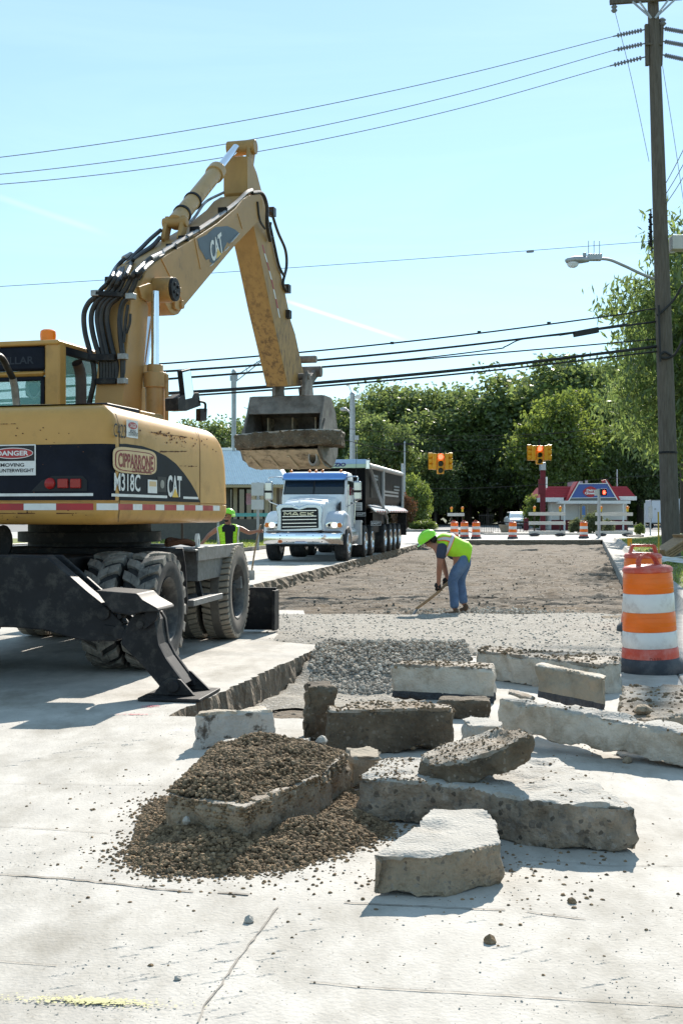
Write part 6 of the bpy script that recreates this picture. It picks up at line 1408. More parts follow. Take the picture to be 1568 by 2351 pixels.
# open-fronted vest: leave a V at the front (the ring side nearest the viewer)
fr = min(range(n), key=lambda j: rings[6][j].y); mb = MB(); rr = []
for i, r in enumerate(rings):
    gap = int(round(1+3.2*i/kk)); rr.append(gap)
for i in range(kk-1):
    for j in range(n):
        dj = min((j-fr)%n, (fr-j)%n)
        if dj < rr[i]*.9: continue
        a, b, c, d = rings[i][j], rings[i][(j+1)%n], rings[i+1][(j+1)%n], rings[i+1][j]; mb.add([a,b,c,d],[(0,1,2,3)])
vest = mb.build("vest", M['lime'], P2, smooth=60); vest.modifiers.new("s", 'SOLIDIFY').thickness = .008
mb = MB()
for sgn in (-1,1):
    for w_, off, mi in ((.72,.010,1),(.45,.014,0)): ribbon(mb, rings, [(t, (fr+sgn*5.2)/n) for t in np.linspace(0,kk-1.6,14)], w_, off, mi)
for w_, off, mi in ((.75,.010,1),(.5,.014,0)): ribbon(mb, rings, [(2.2, (fr+a)/n) for a in np.linspace(4.5,23.5,30)], w_, off, mi)
mb.build("reflective_band", [M['silver'],M['trim']], vest, smooth=40, recalc=False)
hat(L2(W2(400,1215,-.01)), Vector((.12,.20,1)), Vector((-.35,-1,.1)), .133, M['helmet'], P2)
mb = MB(); c = L2(W2(380,1232,-.095)); mb.tube([c+Vector((-.065,.03,0)), c+Vector((-.02,-.012,0)), c+Vector((.06,.03,0))], .019, 8); mb.build("sunglasses", M['shade'], P2)
mb = MB(); mb.ball(L2(W2(366,1318,-.07)), .047, 12, 8, (1.15,.8,.7)); mb.build("beard", M['hair'], P2)
mb = MB(); mb.tube(bez([W2(935,1385,-.12), W2(900,1500,-.12), W2(840,1850,-.3), W2(785,2290,-.5)]), .019, 10); s2 = mb.build("shovel", M['wood'], None, smooth=50); tag(s2, "upright wooden tool handle gripped by the bare armed worker", "shovel")
e = W2(785,2290,-.5); mb = MB(); mb.tube([e, Vector((e.x-.02, e.y-.1, .12))], .02, 8); mb.box(e.x-.14,e.x+.1,e.y-.14,e.y-.12,.0,.2); mb.build("blade", M['steel'], s2)
# ------------------------------------------------------------------ drums, barricades, signals, poles, wires
M['dorange'] = mat("orange_drum_plastic", (.88,.165,.012), .35, var=.08, scale=3, dirt=(.70,.20,.06), damt=.4, dscale=7, dthr=(.5,.75))
M['dred'] = mat("faded_red_plastic", (.55,.075,.045), .4, var=.12, scale=5, dirt=(.62,.28,.24), damt=.6, dscale=8, dthr=(.48,.68))
M['dwhite'] = mat("reflective_white_band", (.70,.69,.68), .4, var=.08, scale=4, dirt=(.42,.36,.34), damt=.6, dscale=7, dthr=(.5,.68))
M['drub'] = mat("drum_rubber_base", (.05,.055,.065), .7, var=.3, dirt=(.18,.17,.16), damt=.6)
def drum(label, p, s=1.0, lean=0.0, handle='strap', ang=0.0, text=False):
    t = empty("traffic_drum", p); t.scale = (s,s,s); t.rotation_euler = (0, lean, ang); tag(t, label, "traffic drum", "orange and white traffic drums")
    n = 36; bands = [(.115,.22,.252,.243,2),(.22,.365,.241,.236,1),(.365,.535,.234,.228,0),(.535,.70,.226,.222,1),(.70,.885,.220,.214,0)]
    mb = MB(); prof = []; 
    for i, (z0, z1, r0, r1, mi) in enumerate(bands):
        pr = [(r0-.006,z0),(r0,z0+.008),((r0+r1)/2+.001,(z0+z1)/2),(r1,z1-.008),(r1-.006,z1)]; mb.lathe(pr, n, mi=mi, cap=False)
        if mi == 0:
            for k in range(1,4):
                z = z0+(z1-z0)*k/4; r = r0+(r1-r0)*k/4; mb.lathe([(r,z-.004),(r+.003,z),(r,z+.004)], n, mi=0, cap=False)
    mb.build("drum_body", [M['dorange'],M['dwhite'],M['dred']], t, smooth=40)
    mb = MB(); mb.lathe([(.208,.882),(.220,.892),(.218,.918),(.200,.935),(.15,.946),(.06,.95),(.01,.95)], n, cap=False); ld = mb.build("lid", M['dred'], t, smooth=50)
    mb = MB()
    if handle == 'strap':
        mb.loft([[Vector((x+dx,y,z)) for dx, y in ((-.022,o0),(.022,o0),(.022,o0+.014),(-.022,o0+.014))] for x, z, o0 in ((.0,.955,-.09),)] , cap=False) if False else None
        pts = bez([(-.10,-.02,.93),(-.105,-.02,.985),(-.06,-.02,1.035),(.0,-.02,1.04),(.055,-.02,1.015),(.085,-.02,.955),(.09,-.05,.90)], 5)
        for a, b in zip(pts, pts[1:]): mb.bar(a, b, .055, .024, up=(0,1,0.001)) if False else mb.bar(a, b, .024, .06, up=(0,1,0))
    else:
        mb.box(-.13,.13,-.035,.035,1.015,1.045); mb.bar((-.155,0,.93),(-.125,0,1.035),.07,.035,up=(1,0,0)); mb.bar((.155,0,.93),(.125,0,1.035),.07,.035,up=(1,0,0))
    mb.build("handle", M['dred'], t, .008, smooth=45)
    mb = MB(); mb.lathe([(.30,.0),(.305,.03),(.298,.08),(.268,.115),(.25,.13),(.01,.13)], n); mb.build("rubber_base", M['drub'], t, smooth=45)
    if text:
        mb = MB(); vs, fs, asp = text2d("DABR", .0)
        def wrap(a, b): th = -1.57-.62+a*.42; return Vector((.2515*math.cos(th), .2515*math.sin(th), .115+b*.035))
        mb.add([wrap(a,b) for a, b in vs], fs); mb.build("lettering", mat("scrawl", (.22,.03,.02), .6), t, recalc=False, smooth=0)
    return t
drum("nearest striped drum with a looped strap handle, right foreground beside the slabs", gp(1494,1541), 1.0, R(-2.2), 'strap', 0.35, True)
drum("second drum peeking up behind the nearest one, with a flat wide handle", dp(1476,1454,14.0), 1.0, 0, 'bar')
for x, lab in ((1043,"small far drum, leftmost of the row by the black railing"),(1066,"small far drum between two others, second from the left"),(1093,"small far drum right next to the black railing"),(1177,"far drum standing alone in front of the white car"),(1340,"far drum in front of the round bush at the red roofed shop")):
    d = drum(lab, gp(x, 1237 if x > 1060 and x < 1300 else 1236), 1.0)
# barricades
M['bboard'] = mat("barricade_board", (.56,.54,.50), .6, var=.08, dirt=(.40,.36,.32), damt=.5, dscale=2); M['bpost'] = mat("rusty_sign_post", (.05,.03,.025), .7, var=.3); M['bag'] = mat("grey_sandbag", (.06,.06,.065), .9, var=.3)
M['lamp_o'] = mat("amber_warning_lamp", (.80,.24,.03), .3); M['lamp_y'] = mat("yellow_lamp_case", (.62,.45,.03), .5)
def barricade(label, x0, x1, Y, boards, rot=0, posts=None, hts=(.1,.62,1.12)):
    a, b = dp(x0,1230,Y), dp(x1,1230,Y); w = b.x-a.x; t = empty("barricade", ((a.x+b.x)/2, Y, 0), rot); tag(t, label, "barricade", "white boarded road barricades")
    for z in boards: mb = MB(); mb.box(-w/2,w/2,-.06,-.03,z,z+.21); mb.build("board", M['bboard'], t, .006)
    for px in (posts or (-.34*w,.36*w)):
        mb = MB(); mb.box(px-.035,px+.035,-.03,.03,.05,1.62); p_ = mb.build("post", M['bpost'], t)
        mb = MB(); mb.box(px-.07,px+.07,-.05,.05,1.55,1.72); wl = mb.build("warning_light", M['lamp_y'], t, .02); mb = MB(); mb.lathe([(.09,-.05),(.10,0),(.09,.05)], 14, (px,-.02,1.80), (0,1,0)); mb.build("lens", M['lamp_o'], wl)
        mb = MB(); mb.ball((px,0,.09),.3,14,8,(1.2,.8,.35)); mb.build("sandbag", M['bag'], p_)
    return t
barricade("long three board barricade left of the red sign pole and white car", 1222+28-3, 1435-1+0 if False else 1317-3, 74.5, (.22,.92,1.0+.55)) if False else None
def ZQ(a): return ((1320+a[0]*.264)*.9043, (1200+a[1]*.264)*.9043)
xa = lambda z: (1320+z*.264)*.9043
barricade("white three board barricade in front of the red sign pole", xa(82), xa(436), 75.0, (.12,.72,1.30))
barricade("white three board barricade in front of the shop entrance", xa(722), xa(1084), 75.0, (.12,.72,1.28))
barricade("white barricade partly hidden behind the wooden pole", xa(1528), xa(1900), 72.0, (.12,.6,1.25))
barricade("narrow barricade with one board behind the far left drums", 1027, 1066, 82.0, (1.25,), posts=(-.3,.45))
# traffic signals on span wire
M['sig'] = mat("signal_yellow", (.78,.36,.02), .4, var=.06); M['sigd'] = mat("signal_dark_lens", (.03,.035,.02), .3); M['sigr'] = emis("lit_red_lens", (1.0,.06,.03), 4.0)
def signal(label, cx, ytop, ybot, Y, sides):
    a = dp(cx, ytop, Y); b = dp(cx, ybot, Y); h = a.z-b.z; t = empty("traffic_signal", (a.x, Y, b.z)); tag(t, label, "traffic light", "yellow traffic lights hung over the junction")
    s = h/3; w = .36
    mb = MB(); mb.box(-w/2,w/2,-.12,.12,0,h); hd = mb.build("signal_head", M['sig'], t, .03)
    for i in range(3):
        z = s*(2.5-i)
        mb = MB(); mb.lathe([(s*.40,-.0),(s*.38,.02),(.01,.03)], 20, (0,-.12,z), (0,-1,0)); mb.build("lens", M['sigr'] if i == 0 else M['sigd'], hd)
        mb = MB(); R_ = s*.44; arc_ = np.linspace(-.5,3.64,16); mb.loft([[Vector((R_*math.cos(q),-.12-d,z+R_*math.sin(q))) for q in arc_] for d in (0,.24)], closed=False, cap=False); v_ = mb.build("visor", M['sig'], hd, recalc=False); v_.modifiers.new("s",'SOLIDIFY').thickness = .012
    for sd in sides:
        mb = MB(); mb.box(sd*(w/2+.03), sd*(w/2+.24), -.20,.16, s*(.62 if len(sides) > 1 else .4), h*1.0); sh_ = mb.build("signal_head", M['sig'], t, .03)
        for i in range(3): z = s*(.8+.82*i); mb = MB(); mb.lathe([(.13,0),(.15,.02),(.15,.2),(.14,.2)], 14, (sd*(w/2+.24),0,z+.1), (sd,0,-.05), cap=False); mb.build("visor", M['sig'], sh_)
    mb = MB(); mb.cyl((0,0,h),(0,0,h+.35),.04,8); mb.box(-.3,.3,-.04,.04,h-.02,h+.03); mb.build("hanger", M['frame'], t)
signal("yellow traffic light showing red, hanging lower and left over the junction", 1011, 1041, 1088, 62, (-1,1))
signal("yellow traffic light showing red, hanging right above the red sign pole", 1238, 1023, 1066, 62, (-1,1))
# wooden utility pole with street lamp
M['pole'] = mat("weathered_pole_wood", (.105,.088,.072), .9, var=.3, scale=5, stretch=(5,5,.5), dirt=(.17,.155,.135), damt=.6, dscale=4, bump=.5, bscale=30); M['galv'] = mat("galvanised_steel", (.36,.38,.40), .45, .4, var=.15); M['insul'] = mat("grey_insulator", (.20,.21,.24), .35)
M['wire'] = mat("wire_black", (.02,.02,.022), .6); M['wireg'] = mat("wire_grey", (.22,.23,.26), .5)
PY = 33.0; pb, ptp = dp(1541,1266,PY), dp(1499,0,PY); pd = (ptp-pb)/(ptp.z-pb.z)
UP = empty("utility_pole", pb); tag(UP, "tall leaning wooden utility pole on the right verge with crossarms and lamp arm", "utility pole")
pp = lambda z: pd*(z-pb.z)
mb = MB(); mb.tube([pp(pb.z-.5), pp(pb.z), pp(pb.z+4), pp(10), pp(ptp.z), pp(17.4)], [.27,.255,.235,.195,.15,.14], 20); mb.build("post", M['pole'], UP, smooth=60)
def uloc(x, y, d=0): return dp(x, y, PY+d)-pb
mb = MB(); a = uloc(1400,3,-.25); b = uloc(1610,-12,-.25); mb.bar(a, b, .12, .14, up=(0,0,1)); ca = mb.build("crossarm", M['pole'], UP, .01)
mb = MB()
for x in (1452,1468,1535,1550): mb.bar(uloc(x,2 if x < 1500 else -3,-.3), uloc(1495 if x < 1500 else 1504,40,-.2), .03, .05)
mb.build("arm_brace", M['galv'], UP, split=True)
mb = MB()
for x0, y0, x1, y1 in ((1484,55,1486,149),(1519,58,1516,150)): mb.bar(uloc(x0,y0), uloc(x1,y1), .09, .12, up=(0,1,0))
mb.bar(uloc(1482,100,-.1), uloc(1520,100,-.1), .08, .05); mb.build("dead_end_arm", M['pole'], UP, split=True)
mb = MB(); c = uloc(1520,45); mb.lathe([(.07,-.15),(.12,-.1),(.07,-.05),(.11,0),(.05,.06)], 12, c); c = uloc(1410,10,-.25); mb.lathe([(.05,-.2),(.09,-.15),(.05,-.1),(.09,-.05),(.04,0)], 12, c); mb.build("insulator", M['insul'], UP)
def string_ins(p, q, n=9):
    mb = MB(); d = (q-p); mb.tube([p, q], .02, 6)
    for i in range(n): t = .15+.7*i/(n-1); c = p+d*t; mb.lathe([(.02,-.015),(.065,0),(.02,.015)], 10, c, d)
    mb.build("insulator", M['insul'], UP)
ends = {}
for k, (a, b) in enumerate((((1482,66),(1408,82)),((1482,98),(1409,114)),((1482,129),(1400,150)))): string_ins(uloc(*a), uloc(*b,-.3))
for a, b in (((1520,63),(1575,73)),((1520,93),(1575,103)),((1520,124),(1575,136))): string_ins(uloc(*a), uloc(*b,.3))
# lamp arm
mb = MB(); mb.tube(bez([uloc(1502,640), uloc(1470,627,-.2), uloc(1430,608,-.4), uloc(1392,594,-.5), uloc(1345,596,-.6)], 6), [.05]*24+[.045], 10) if False else mb.tube(bez([uloc(1502,640), uloc(1470,627,-.2), uloc(1430,608,-.4), uloc(1392,594,-.5), uloc(1345,596,-.6)], 6), .042, 10)
la = mb.build("lamp_arm", M['galv'], UP)
c = uloc(1325,598,-.6); mb = MB(); mb.loft([oval(c+Vector((x,0,z)),(0,1,0),(0,0,1),w_,h_,16) for x, w_, h_, z in ((-.33,.05,.05,.01),(-.28,.26,.14,.0),(-.1,.34,.20,.02),(.12,.26,.20,.03),(.3,.12,.14,.03),(.34,.08,.08,.03))]); lh = mb.build("lamp_head", M['galv'], la, smooth=60)
mb = MB(); mb.ball(c+Vector((-.12,0,-.07)),.15,16,8,(1.1,.9,.85)); mb.build("lamp_bowl", glass("lamp_refractor", (.75,.78,.80), .75, .15), la, smooth=60)
mb = MB(); c2 = uloc(1378,592,-.5); mb.box(c2.x-.35,c2.x+.03,c2.y-.12,c2.y+.12,c2.z-.06,c2.z+.10)
for i in range(3): q = c2+Vector((-.32+.15*i,0,0)); mb.tube([q, q+Vector((0,0,.48))], .012, 6)
q = c+Vector((.2,0,.12)); mb.cyl(q, q+Vector((0,0,.1)), .05, 10); mb.build("antenna_box", M['galv'], la, .01)
mb = MB(); c3 = uloc(1556,558,.0); mb.box(c3.x-.2,c3.x+.4,c3.y-.2,c3.y+.2,c3.z-.2,c3.z+.2); mb.bar(uloc(1530,580), uloc(1550,578), .06, .06); mb.build("equipment_box", mat("pale_box", (.48,.47,.45), .6), UP, .03)
mb = MB()
for i in range(14): q = uloc(1493+1.5*math.sin(i*2), 492+i*5.5, -.25); mb.ball(q, .055, 6, 5, (1,1,.7))
mb.tube([uloc(1494,480,-.25), uloc(1497,580,-.2)], .02, 6); mb.build("insulator", M['frame'], UP)
mb = MB(); mb.tube(bez([uloc(1568,652,-.5), uloc(1545,690,-.35), uloc(1520,715,-.3), uloc(1508,724,-.25)]), .035, 8); mb.tube(bez([uloc(1568,780,-.5), uloc(1550,812,-.4), uloc(1530,822,-.3), uloc(1515,818,-.3), uloc(1525,808,-.3), uloc(1540,815,-.3)]), .035, 8); mb.tube([uloc(1512,700,-.28), uloc(1516,830,-.3)], .03, 8); mb.build("riser_cable", M['wire'], UP, split=True)
mb = MB(); mb.lathe([(.262,-.03),(.265,0),(.262,.03)], 20, pp(3.1)); mb.build("pole_band", M['frame'], UP)
# overhead wires, each a thing; ends far out of the picture on the left, some running on past the pole
def span(label, pix, r, m, Y0, Y1, extra=None, name="overhead_wire", nsub=10, group="overhead wires"):
    """pix: bearing points along the wire; depth runs evenly from Y0 (left) to Y1 (right)"""
    x0, x1 = pix[0][0], pix[-1][0]; P = []
    for x, y in pix:
        t = (x-x0)/(x1-x0); P.append(dp(x, y, 1/(1/Y0+(1/Y1-1/Y0)*t)))
    mb = MB(); mb.tube(bez(P, nsub), r, 6)
    if extra: extra(mb)
    return tag(mb.build(name, m, smooth=60), label, "wire", group)
def par(x0, y0, xm, ym, x1, y1, n=7, ext=-500):
    """parabola through three bearings, extended to the left"""
    A = np.polyfit([x0,xm,x1],[y0,ym,y1],2); return [(x, float(np.polyval(A, x))) for x in np.linspace(ext, x1, n)]
span("highest of the three thin wires crossing the sky", par(0,360,760,237,1408,82), .010, M['wireg'], 27, PY-.3)
span("middle of the three thin wires crossing the sky", par(0,399,760,283,1409,114), .010, M['wireg'], 27, PY-.3)
span("lowest of the three thin wires crossing the sky", par(0,422,760,315,1400,150), .010, M['wireg'], 27, PY-.3)
span("faint wire with a small box running behind the boom at lamp height", par(0,657,740,609,1496,553), .008, M['wireg'], 27, PY, lambda mb: mb.bar(dp(1210,577,30.9), dp(1224,576,31), .06, .06))
def loops(mb):
    for x, y in ((900,787),(1100,762),(1260,741)): mb.bar(dp(x-4,y,30), dp(x+4,y,30), .05, .06)
span("topmost dark telephone cable left of the pole", par(365,835,940,783,1420,722)+[(1460,714),(1504,708)], .022, M['wire'], 27, PY, loops)
span("thick cable with a grey splice case, second telephone cable down", par(365,853,780,822,1290,766)+[(1505,738)], .030, M['wire'], 27, PY, lambda mb: (mb.bar(dp(1318,767,31.5), dp(1372,757,31.7), .13, .15), mb.bar(dp(1285,768,31.4), dp(1440,744,32), .055, .06)))
span("slack cable dipping below the splice case", [(-400,925),(380,869),(900,828),(1130,802),(1160,795),(1200,778),(1290,768)], .018, M['wire'], 27, 31.4)
span("plain middle telephone cable", par(365,872,900,830,1505,778), .020, M['wire'], 27, PY)
span("thick upper line of the lowest cable pair", par(365,904,800,873,1508,795), .045, M['wire'], 27, PY)
span("lower line of the lowest cable pair", par(365,912,800,881,1512,806), .026, M['wire'], 27, PY)
for i, (a, b) in enumerate((((1575,330),(1523,430)),((1575,365),(1524,452)),((1575,395),(1527,470)))):
    span("service wire rising to the right from the pole", [a, ((a[0]+b[0])/2, (a[1]+b[1])/2+2), b][::-1], .012, M['wireg'], PY, PY-2, nsub=4)
span("thin guy wire slanting down from the crossarm end", [(1410,18),(1450,180),(1490,370)], .008, M['wireg'], PY-.3, PY-.2, nsub=5); span("thin guy wire right of the pole top", [(1521,150),(1545,300),(1572,480)], .008, M['wireg'], PY+.1, PY+.2, nsub=5)
for k, (a, b) in enumerate((((1408,82),(1482,98)),((1409,114),(1482,124)),((1400,150),(1482,150)))):
    pass
span("signal span wire with a sag across the junction", [(560,935),(700,985),(800,1012),(905,1035),(1011,1036),(1150,1030),(1240,1018),(1420,985),(1600,958)], .016, M['wire'], 60, 62, nsub=6)
span("upper span wire above the traffic lights", [(560,965),(812,985),(1000,1000),(1240,996),(1420,978),(1600,950)], .012, M['wire'], 61, 63, nsub=6)
span("low cable crossing before the dark trees", [(990,1122),(1100,1120),(1250,1112),(1420,1096),(1600,1088)], .02, M['wire'], 85, 85, nsub=6)
span("high cable across the treetops on the right", [(900,1005),(1100,1010),(1300,992),(1500,975),(1640,965)], .015, M['wire'], 80, 80, nsub=6)
# grey steel poles beyond the excavator and the truck
def steelpole(label, x, ybase, ytop, Y, r, extra):
    b = dp(x, ybase, Y); a = dp(x, ytop, Y); t = empty("steel_pole", (b.x, Y, 0)); tag(t, label, "pole", "grey steel poles"); mb = MB(); mb.cyl((0,0,0),(0,0,a.z), r, 14, r*.85); mb.lathe([(r,a.z),(r*.6,a.z+.1),(.01,a.z+.14)],12,cap=False); mb.build("post", M['galv'], t, smooth=60); extra(t, Vector((b.x,Y,0))); return t
def ex1(t, o):
    L = lambda x, y: dp(x, y, 58)-o
    mb = MB(); mb.bar(L(528,868),L(546,868),.1,.25); mb.tube([L(536,880), L(580,845), L(617,815)], .03, 6); mb.tube([L(536,866), L(617,815)], .03, 6); mb.tube([L(565,843),L(568,857)],.02,6); mb.tube([L(590,829),L(592,840)],.02,6); mb.build("mast_arm", M['galv'], t)
    mb = MB(); mb.box(-.12,.12,-.15,.15,7.5,7.9); mb.build("band", M['galv'], t)
steelpole("grey steel pole with lattice arm beside the excavator mirror", 537, 1230, 853, 58, .13, ex1)
def ex2(t, o):
    L = lambda x, y: dp(x, y, 66)-o
    mb = MB(); mb.tube(bez([L(807,960),L(804,948),L(797,941),L(791,939)]),.05,8); q = L(789,939); mb.ball(q,.18,12,8,(1.2,.8,.6)); mb.build("lamp_head", M['galv'], t)
    mb = MB(); mb.tube([L(808,905),L(801,885),L(796,880)],.03,6); mb.box(*sorted((L(795,0).x,L(802,0).x)),-.1,.1,L(0,886).z,L(0,880).z) ; q = L(822,911); mb.box(q.x-.12,q.x+.12,-.25,.1,q.z-.1,q.z+.12); mb.tube([L(808,915),L(820,913)],.03,6); mb.build("camera", M['white'], t, .01)
    mb = MB(); mb.box(.1,.35,-.15,.15,L(0,1010).z,L(0,1000).z); mb.tube([L(819,1000),L(820,1230)],.02,6); mb.build("junction_box", M['galv'], t)
steelpole("grey steel pole with camera and lamp behind the black trailer", 809, 1225, 905, 66, .17, ex2)
def ex3(t, o):
    L = lambda x, y: dp(x, y, 100)-o
    mb = MB(); mb.bar(L(917,1019),L(942,1019),.1,.12); mb.box(-.9,-.45,-.2,.2,L(0,1022).z,L(0,1017).z); mb.box(.3,.8,-.2,.2,L(0,1022).z,L(0,1017).z); mb.build("lamp_head", M['frame'], t)
steelpole("thin dark lot lamp in front of the dark trees", 929, 1215, 1016, 100, .08, ex3)
# sign posts by the left lane seen from behind
t = empty("sign_post", dp(592,1262,46)*Vector((1,1,0)) if False else Vector((dp(592,1262,46).x,46,0))); tag(t, "grey signpost seen from behind with stacked blank panels", "sign post")
o = Vector(t.location); L = lambda x, y: dp(x, y, 46)-o
mb = MB(); mb.box(-.05,.05,.03,.07,0,L(0,1107).z); mb.build("post", M['galv'], t)
for y0, y1 in ((1108,1138),(1147,1170)):
    a, b = L(577,y0), L(606,y1); mb = MB(); mb.box(a.x,b.x,-.0,.02,b.z,a.z); mb.build("panel", M['alud'], t, .004)
mb = MB(); a, b = L(577,1138), L(606,1147); mb.box(a.x,a.x+.14,-.0,.018,b.z,a.z); mb.box(b.x-.12,b.x,-.0,.018,b.z,a.z); mb.build("panel", mat("tan_panel", (.45,.36,.25), .6), t)
# pedestrian signal
t = empty("pedestrian_signal", Vector((dp(1375,1240,70).x,70,0))); tag(t, "grey post with a pedestrian signal showing a red hand before the shop", "pedestrian signal"); o = Vector(t.location); L = lambda x, y: dp(x, y, 70)-o
mb = MB(); mb.cyl((0,0,0),(0,0,L(0,1122).z),.09,12); mb.build("post", M['galv'], t, smooth=60)
a, b = L(1375,1122), L(1392,1138); mb = MB(); mb.box(a.x+.1,b.x,-.18,.1,b.z,a.z); hs_ = mb.build("signal_head", M['frame'], t, .02); mb = MB(); cx, cz = (a.x+.1+b.x)/2, (a.z+b.z)/2
mb.box(cx-.07,cx+.06,-.20,-.185,cz-.12,cz+.02)
for k in range(4): mb.box(cx-.07+.036*k,cx-.045+.036*k,-.20,-.185,cz+.02,cz+.12-.02*abs(k-1.5))
mb.box(cx+.06,cx+.10,-.20,-.185,cz-.05,cz+.0); mb.build("red_hand", M['sigr'], hs_); mb = MB(); mb.box(-.25,-.02,-.1,.1,a.z-.4,a.z-.05); mb.build("back_plate", M['alud'], t)
# bits around the pole foot
t = empty("survey_stake", gp(1512,1262,.4)*1.0 if False else dp(1513,1262,30)); tag(t, "thin yellow stake in the grass left of the wooden pole", "stake"); mb = MB(); mb.tube([(0,0,-.3),(-.02,0,.95)], .02, 6); mb.build("rod", mat("yellow_rod", (.45,.30,.03), .6), t)
fl = dp(1447,1249,45); t = empty("marker_flag", fl); tag(t, "tiny orange marker flag standing in the grass", "flag"); mb = MB(); mb.tube([(0,0,-.3),(0,0,.05)], .012, 6); mb.build("wire_stem", M['galv'], t); mb = MB(); mb.box(-.11,.06,-.005,.005,-.08,.22); mb.build("flag_cloth", mat("orange_flag", (.85,.40,.03), .6), t)
q = dp(1545,1278,30.5); t = empty("wooden_box", Vector((q.x,30.5,.42)), R(20)); tag(t, "open wooden crate leaning at the foot of the wooden pole", "crate"); mb = MB(); M_ = Matrix.Rotation(R(-28),4,'Y'); 
for k in range(4): mb.box(-.4,.4,-.3,.3,.06*k,.06*k+.045,0,M_)
mb.build("slats", M['wood'], t); mb = MB(); mb.box(-.42,-.38,-.32,.32,-.02,.3,0,M_); mb.box(.38,.42,-.32,.32,-.02,.3,0,M_); mb.build("end_board", M['wood'], t)
mb = MB(); P = [dp(1500,1295,20), dp(1530,1288,20.5), dp(1580,1284,21)]; 
for dz in (0,.05): mb.tube([p+Vector((0,0,dz)) for p in P], .008, 5)
mb.loft([[p, p+Vector((0,.1,.08))] for p in [dp(1470,1280,20), dp(1495,1290,20.3), dp(1520,1287,21), dp(1590,1296,21)]], closed=False, cap=False); tag(mb.build("plastic_strip", mat("white_plastic", (.55,.56,.57), .5), smooth=0), "crumpled white plastic strip on the grass behind the drums", "plastic strip")
mb = MB(); c = gp(1415,1425); mb.add([c+Vector(p) for p in ((-.18,.1,.05),(.15,.15,.06),(.35,0,.01),(.1,-.12,.012),(-.15,-.02,.02))], [(0,1,2,3,4)]); o = mb.build("plastic_sheet", M['s_grey'], smooth=0); o.modifiers.new("s",'SOLIDIFY').thickness = .01; tag(o, "pale flat scrap lying left of the nearest drum", "scrap")
# ------------------------------------------------------------------ buildings, cars, fences
M['dqred'] = mat("red_metal_roof", (.34,.025,.035), .45, var=.08); M['dqblue'] = mat("blue_sign_panel", (.06,.11,.33), .4, var=.05); M['wpaint'] = mat("white_painted_wall", (.66,.65,.61), .75, var=.05); M['maroonw'] = mat("maroon_base_wall", (.13,.015,.022), .7, var=.1)
M['shopglass'] = mat("shop_window", (.03,.04,.05), .05, var=.2, spec=.9); M['greyroof'] = mat("grey_shingle", (.16,.16,.15), .9, var=.2)
def S(a): return (904.3+a[0]*.4232, 994.7+a[1]*.4232)   # unused helper for reading positions
YD = 105.0; kD = YD/F
def DX(z): return (xa(z)-CX)*kD
def DZ(z): return H-((1200+z*.264)*.9043-CY)*kD
BQ = empty("ice_cream_shop", (DX(675), YD, 0)); tag(BQ, "small white shop with red mansard roof and blue gable sign at the far junction", "building"); ox = DX(675)
b_ = lambda z: DX(z)-ox
mb = MB(); mb.box(b_(310),b_(1040),.4,7.0,.0,DZ(280)); wl = mb.build("wall", M['wpaint'], BQ); mb = MB(); mb.box(b_(308),b_(1042),.36,.42,0,DZ(455)); mb.build("base_wall", M['maroonw'], BQ)
zt, zb = DZ(130), DZ(240)
mb = MB(); mb.loft([[Vector(p) for p in ((b_(205),-.6,zb),(b_(1105),-.6,zb),(b_(1105),7.6,zb),(b_(205),7.6,zb))],[Vector(p) for p in ((b_(275),.5,zt),(b_(1040),.5,zt),(b_(1040),6.5,zt),(b_(275),6.5,zt))]])
for i in range(1,5): pass
rf = mb.build("roof", M['dqred'], BQ, smooth=0)
mb = MB()
for i in range(1,6):
    t = i/6; y = -.6+1.1*t; z = zb+(zt-zb)*t; mb.bar((b_(205+70*t),y-.02,z),(b_(1105-65*t),y-.02,z),.03,.05)
mb.build("roof_rib", M['dqred'], rf)
mb = MB(); mb.box(b_(205),b_(408),-.68,-.58,DZ(282),DZ(240)); mb.box(b_(932),b_(1105),-.68,-.58,DZ(266),DZ(228)); mb.box(b_(205),b_(215),-.6,7.6,DZ(282),DZ(240)); mb.box(b_(1095),b_(1105),-.6,7.6,DZ(266),DZ(228)); mb.build("fascia", M['white'], BQ, split=True)
# gable: blue trapezoid sign with white and red edges
yg = -1.3; mb = MB(); mb.prism([(b_(455),yg,DZ(248)),(b_(890),yg,DZ(240)),(b_(800),yg,DZ(108)),(b_(540),yg,DZ(112))], (0,.12,0)); gb = mb.build("gable_sign", M['dqblue'], BQ)
mb = MB(); mb.bar((b_(437),yg-.04,DZ(278)),(b_(543),yg-.04,DZ(90)),.08,.09,up=(0,1,0)); mb.bar((b_(905),yg-.04,DZ(266)),(b_(793),yg-.04,DZ(80)),.08,.09,up=(0,1,0)); mb.bar((b_(530),yg-.03,DZ(111)),(b_(805),yg-.03,DZ(107)),.06,.06); mb.bar((b_(455),yg-.03,DZ(246)),(b_(890),yg-.03,DZ(240)),.05,.05); mb.build("white_trim", M['white'], gb)
mb = MB(); mb.prism([(b_(408),yg,DZ(280)),(b_(437),yg,DZ(280)),(b_(543),yg,DZ(86)),(b_(528),yg,DZ(84))], (0,1.8,0)); mb.prism([(b_(905),yg,DZ(266)),(b_(935),yg,DZ(262)),(b_(805),yg,DZ(68)),(b_(790),yg,DZ(72))], (0,1.8,0)); mb.build("red_verge", M['dqred'], gb, split=True)
mb = MB(); mb.prism([(b_(445),yg+.02,DZ(275)),(b_(905),yg+.02,DZ(268)),(b_(890),yg+.02,DZ(242)),(b_(460),yg+.02,DZ(250))], (0,1.4,0)); mb.build("gable_skirt", M['greyroof'], gb)
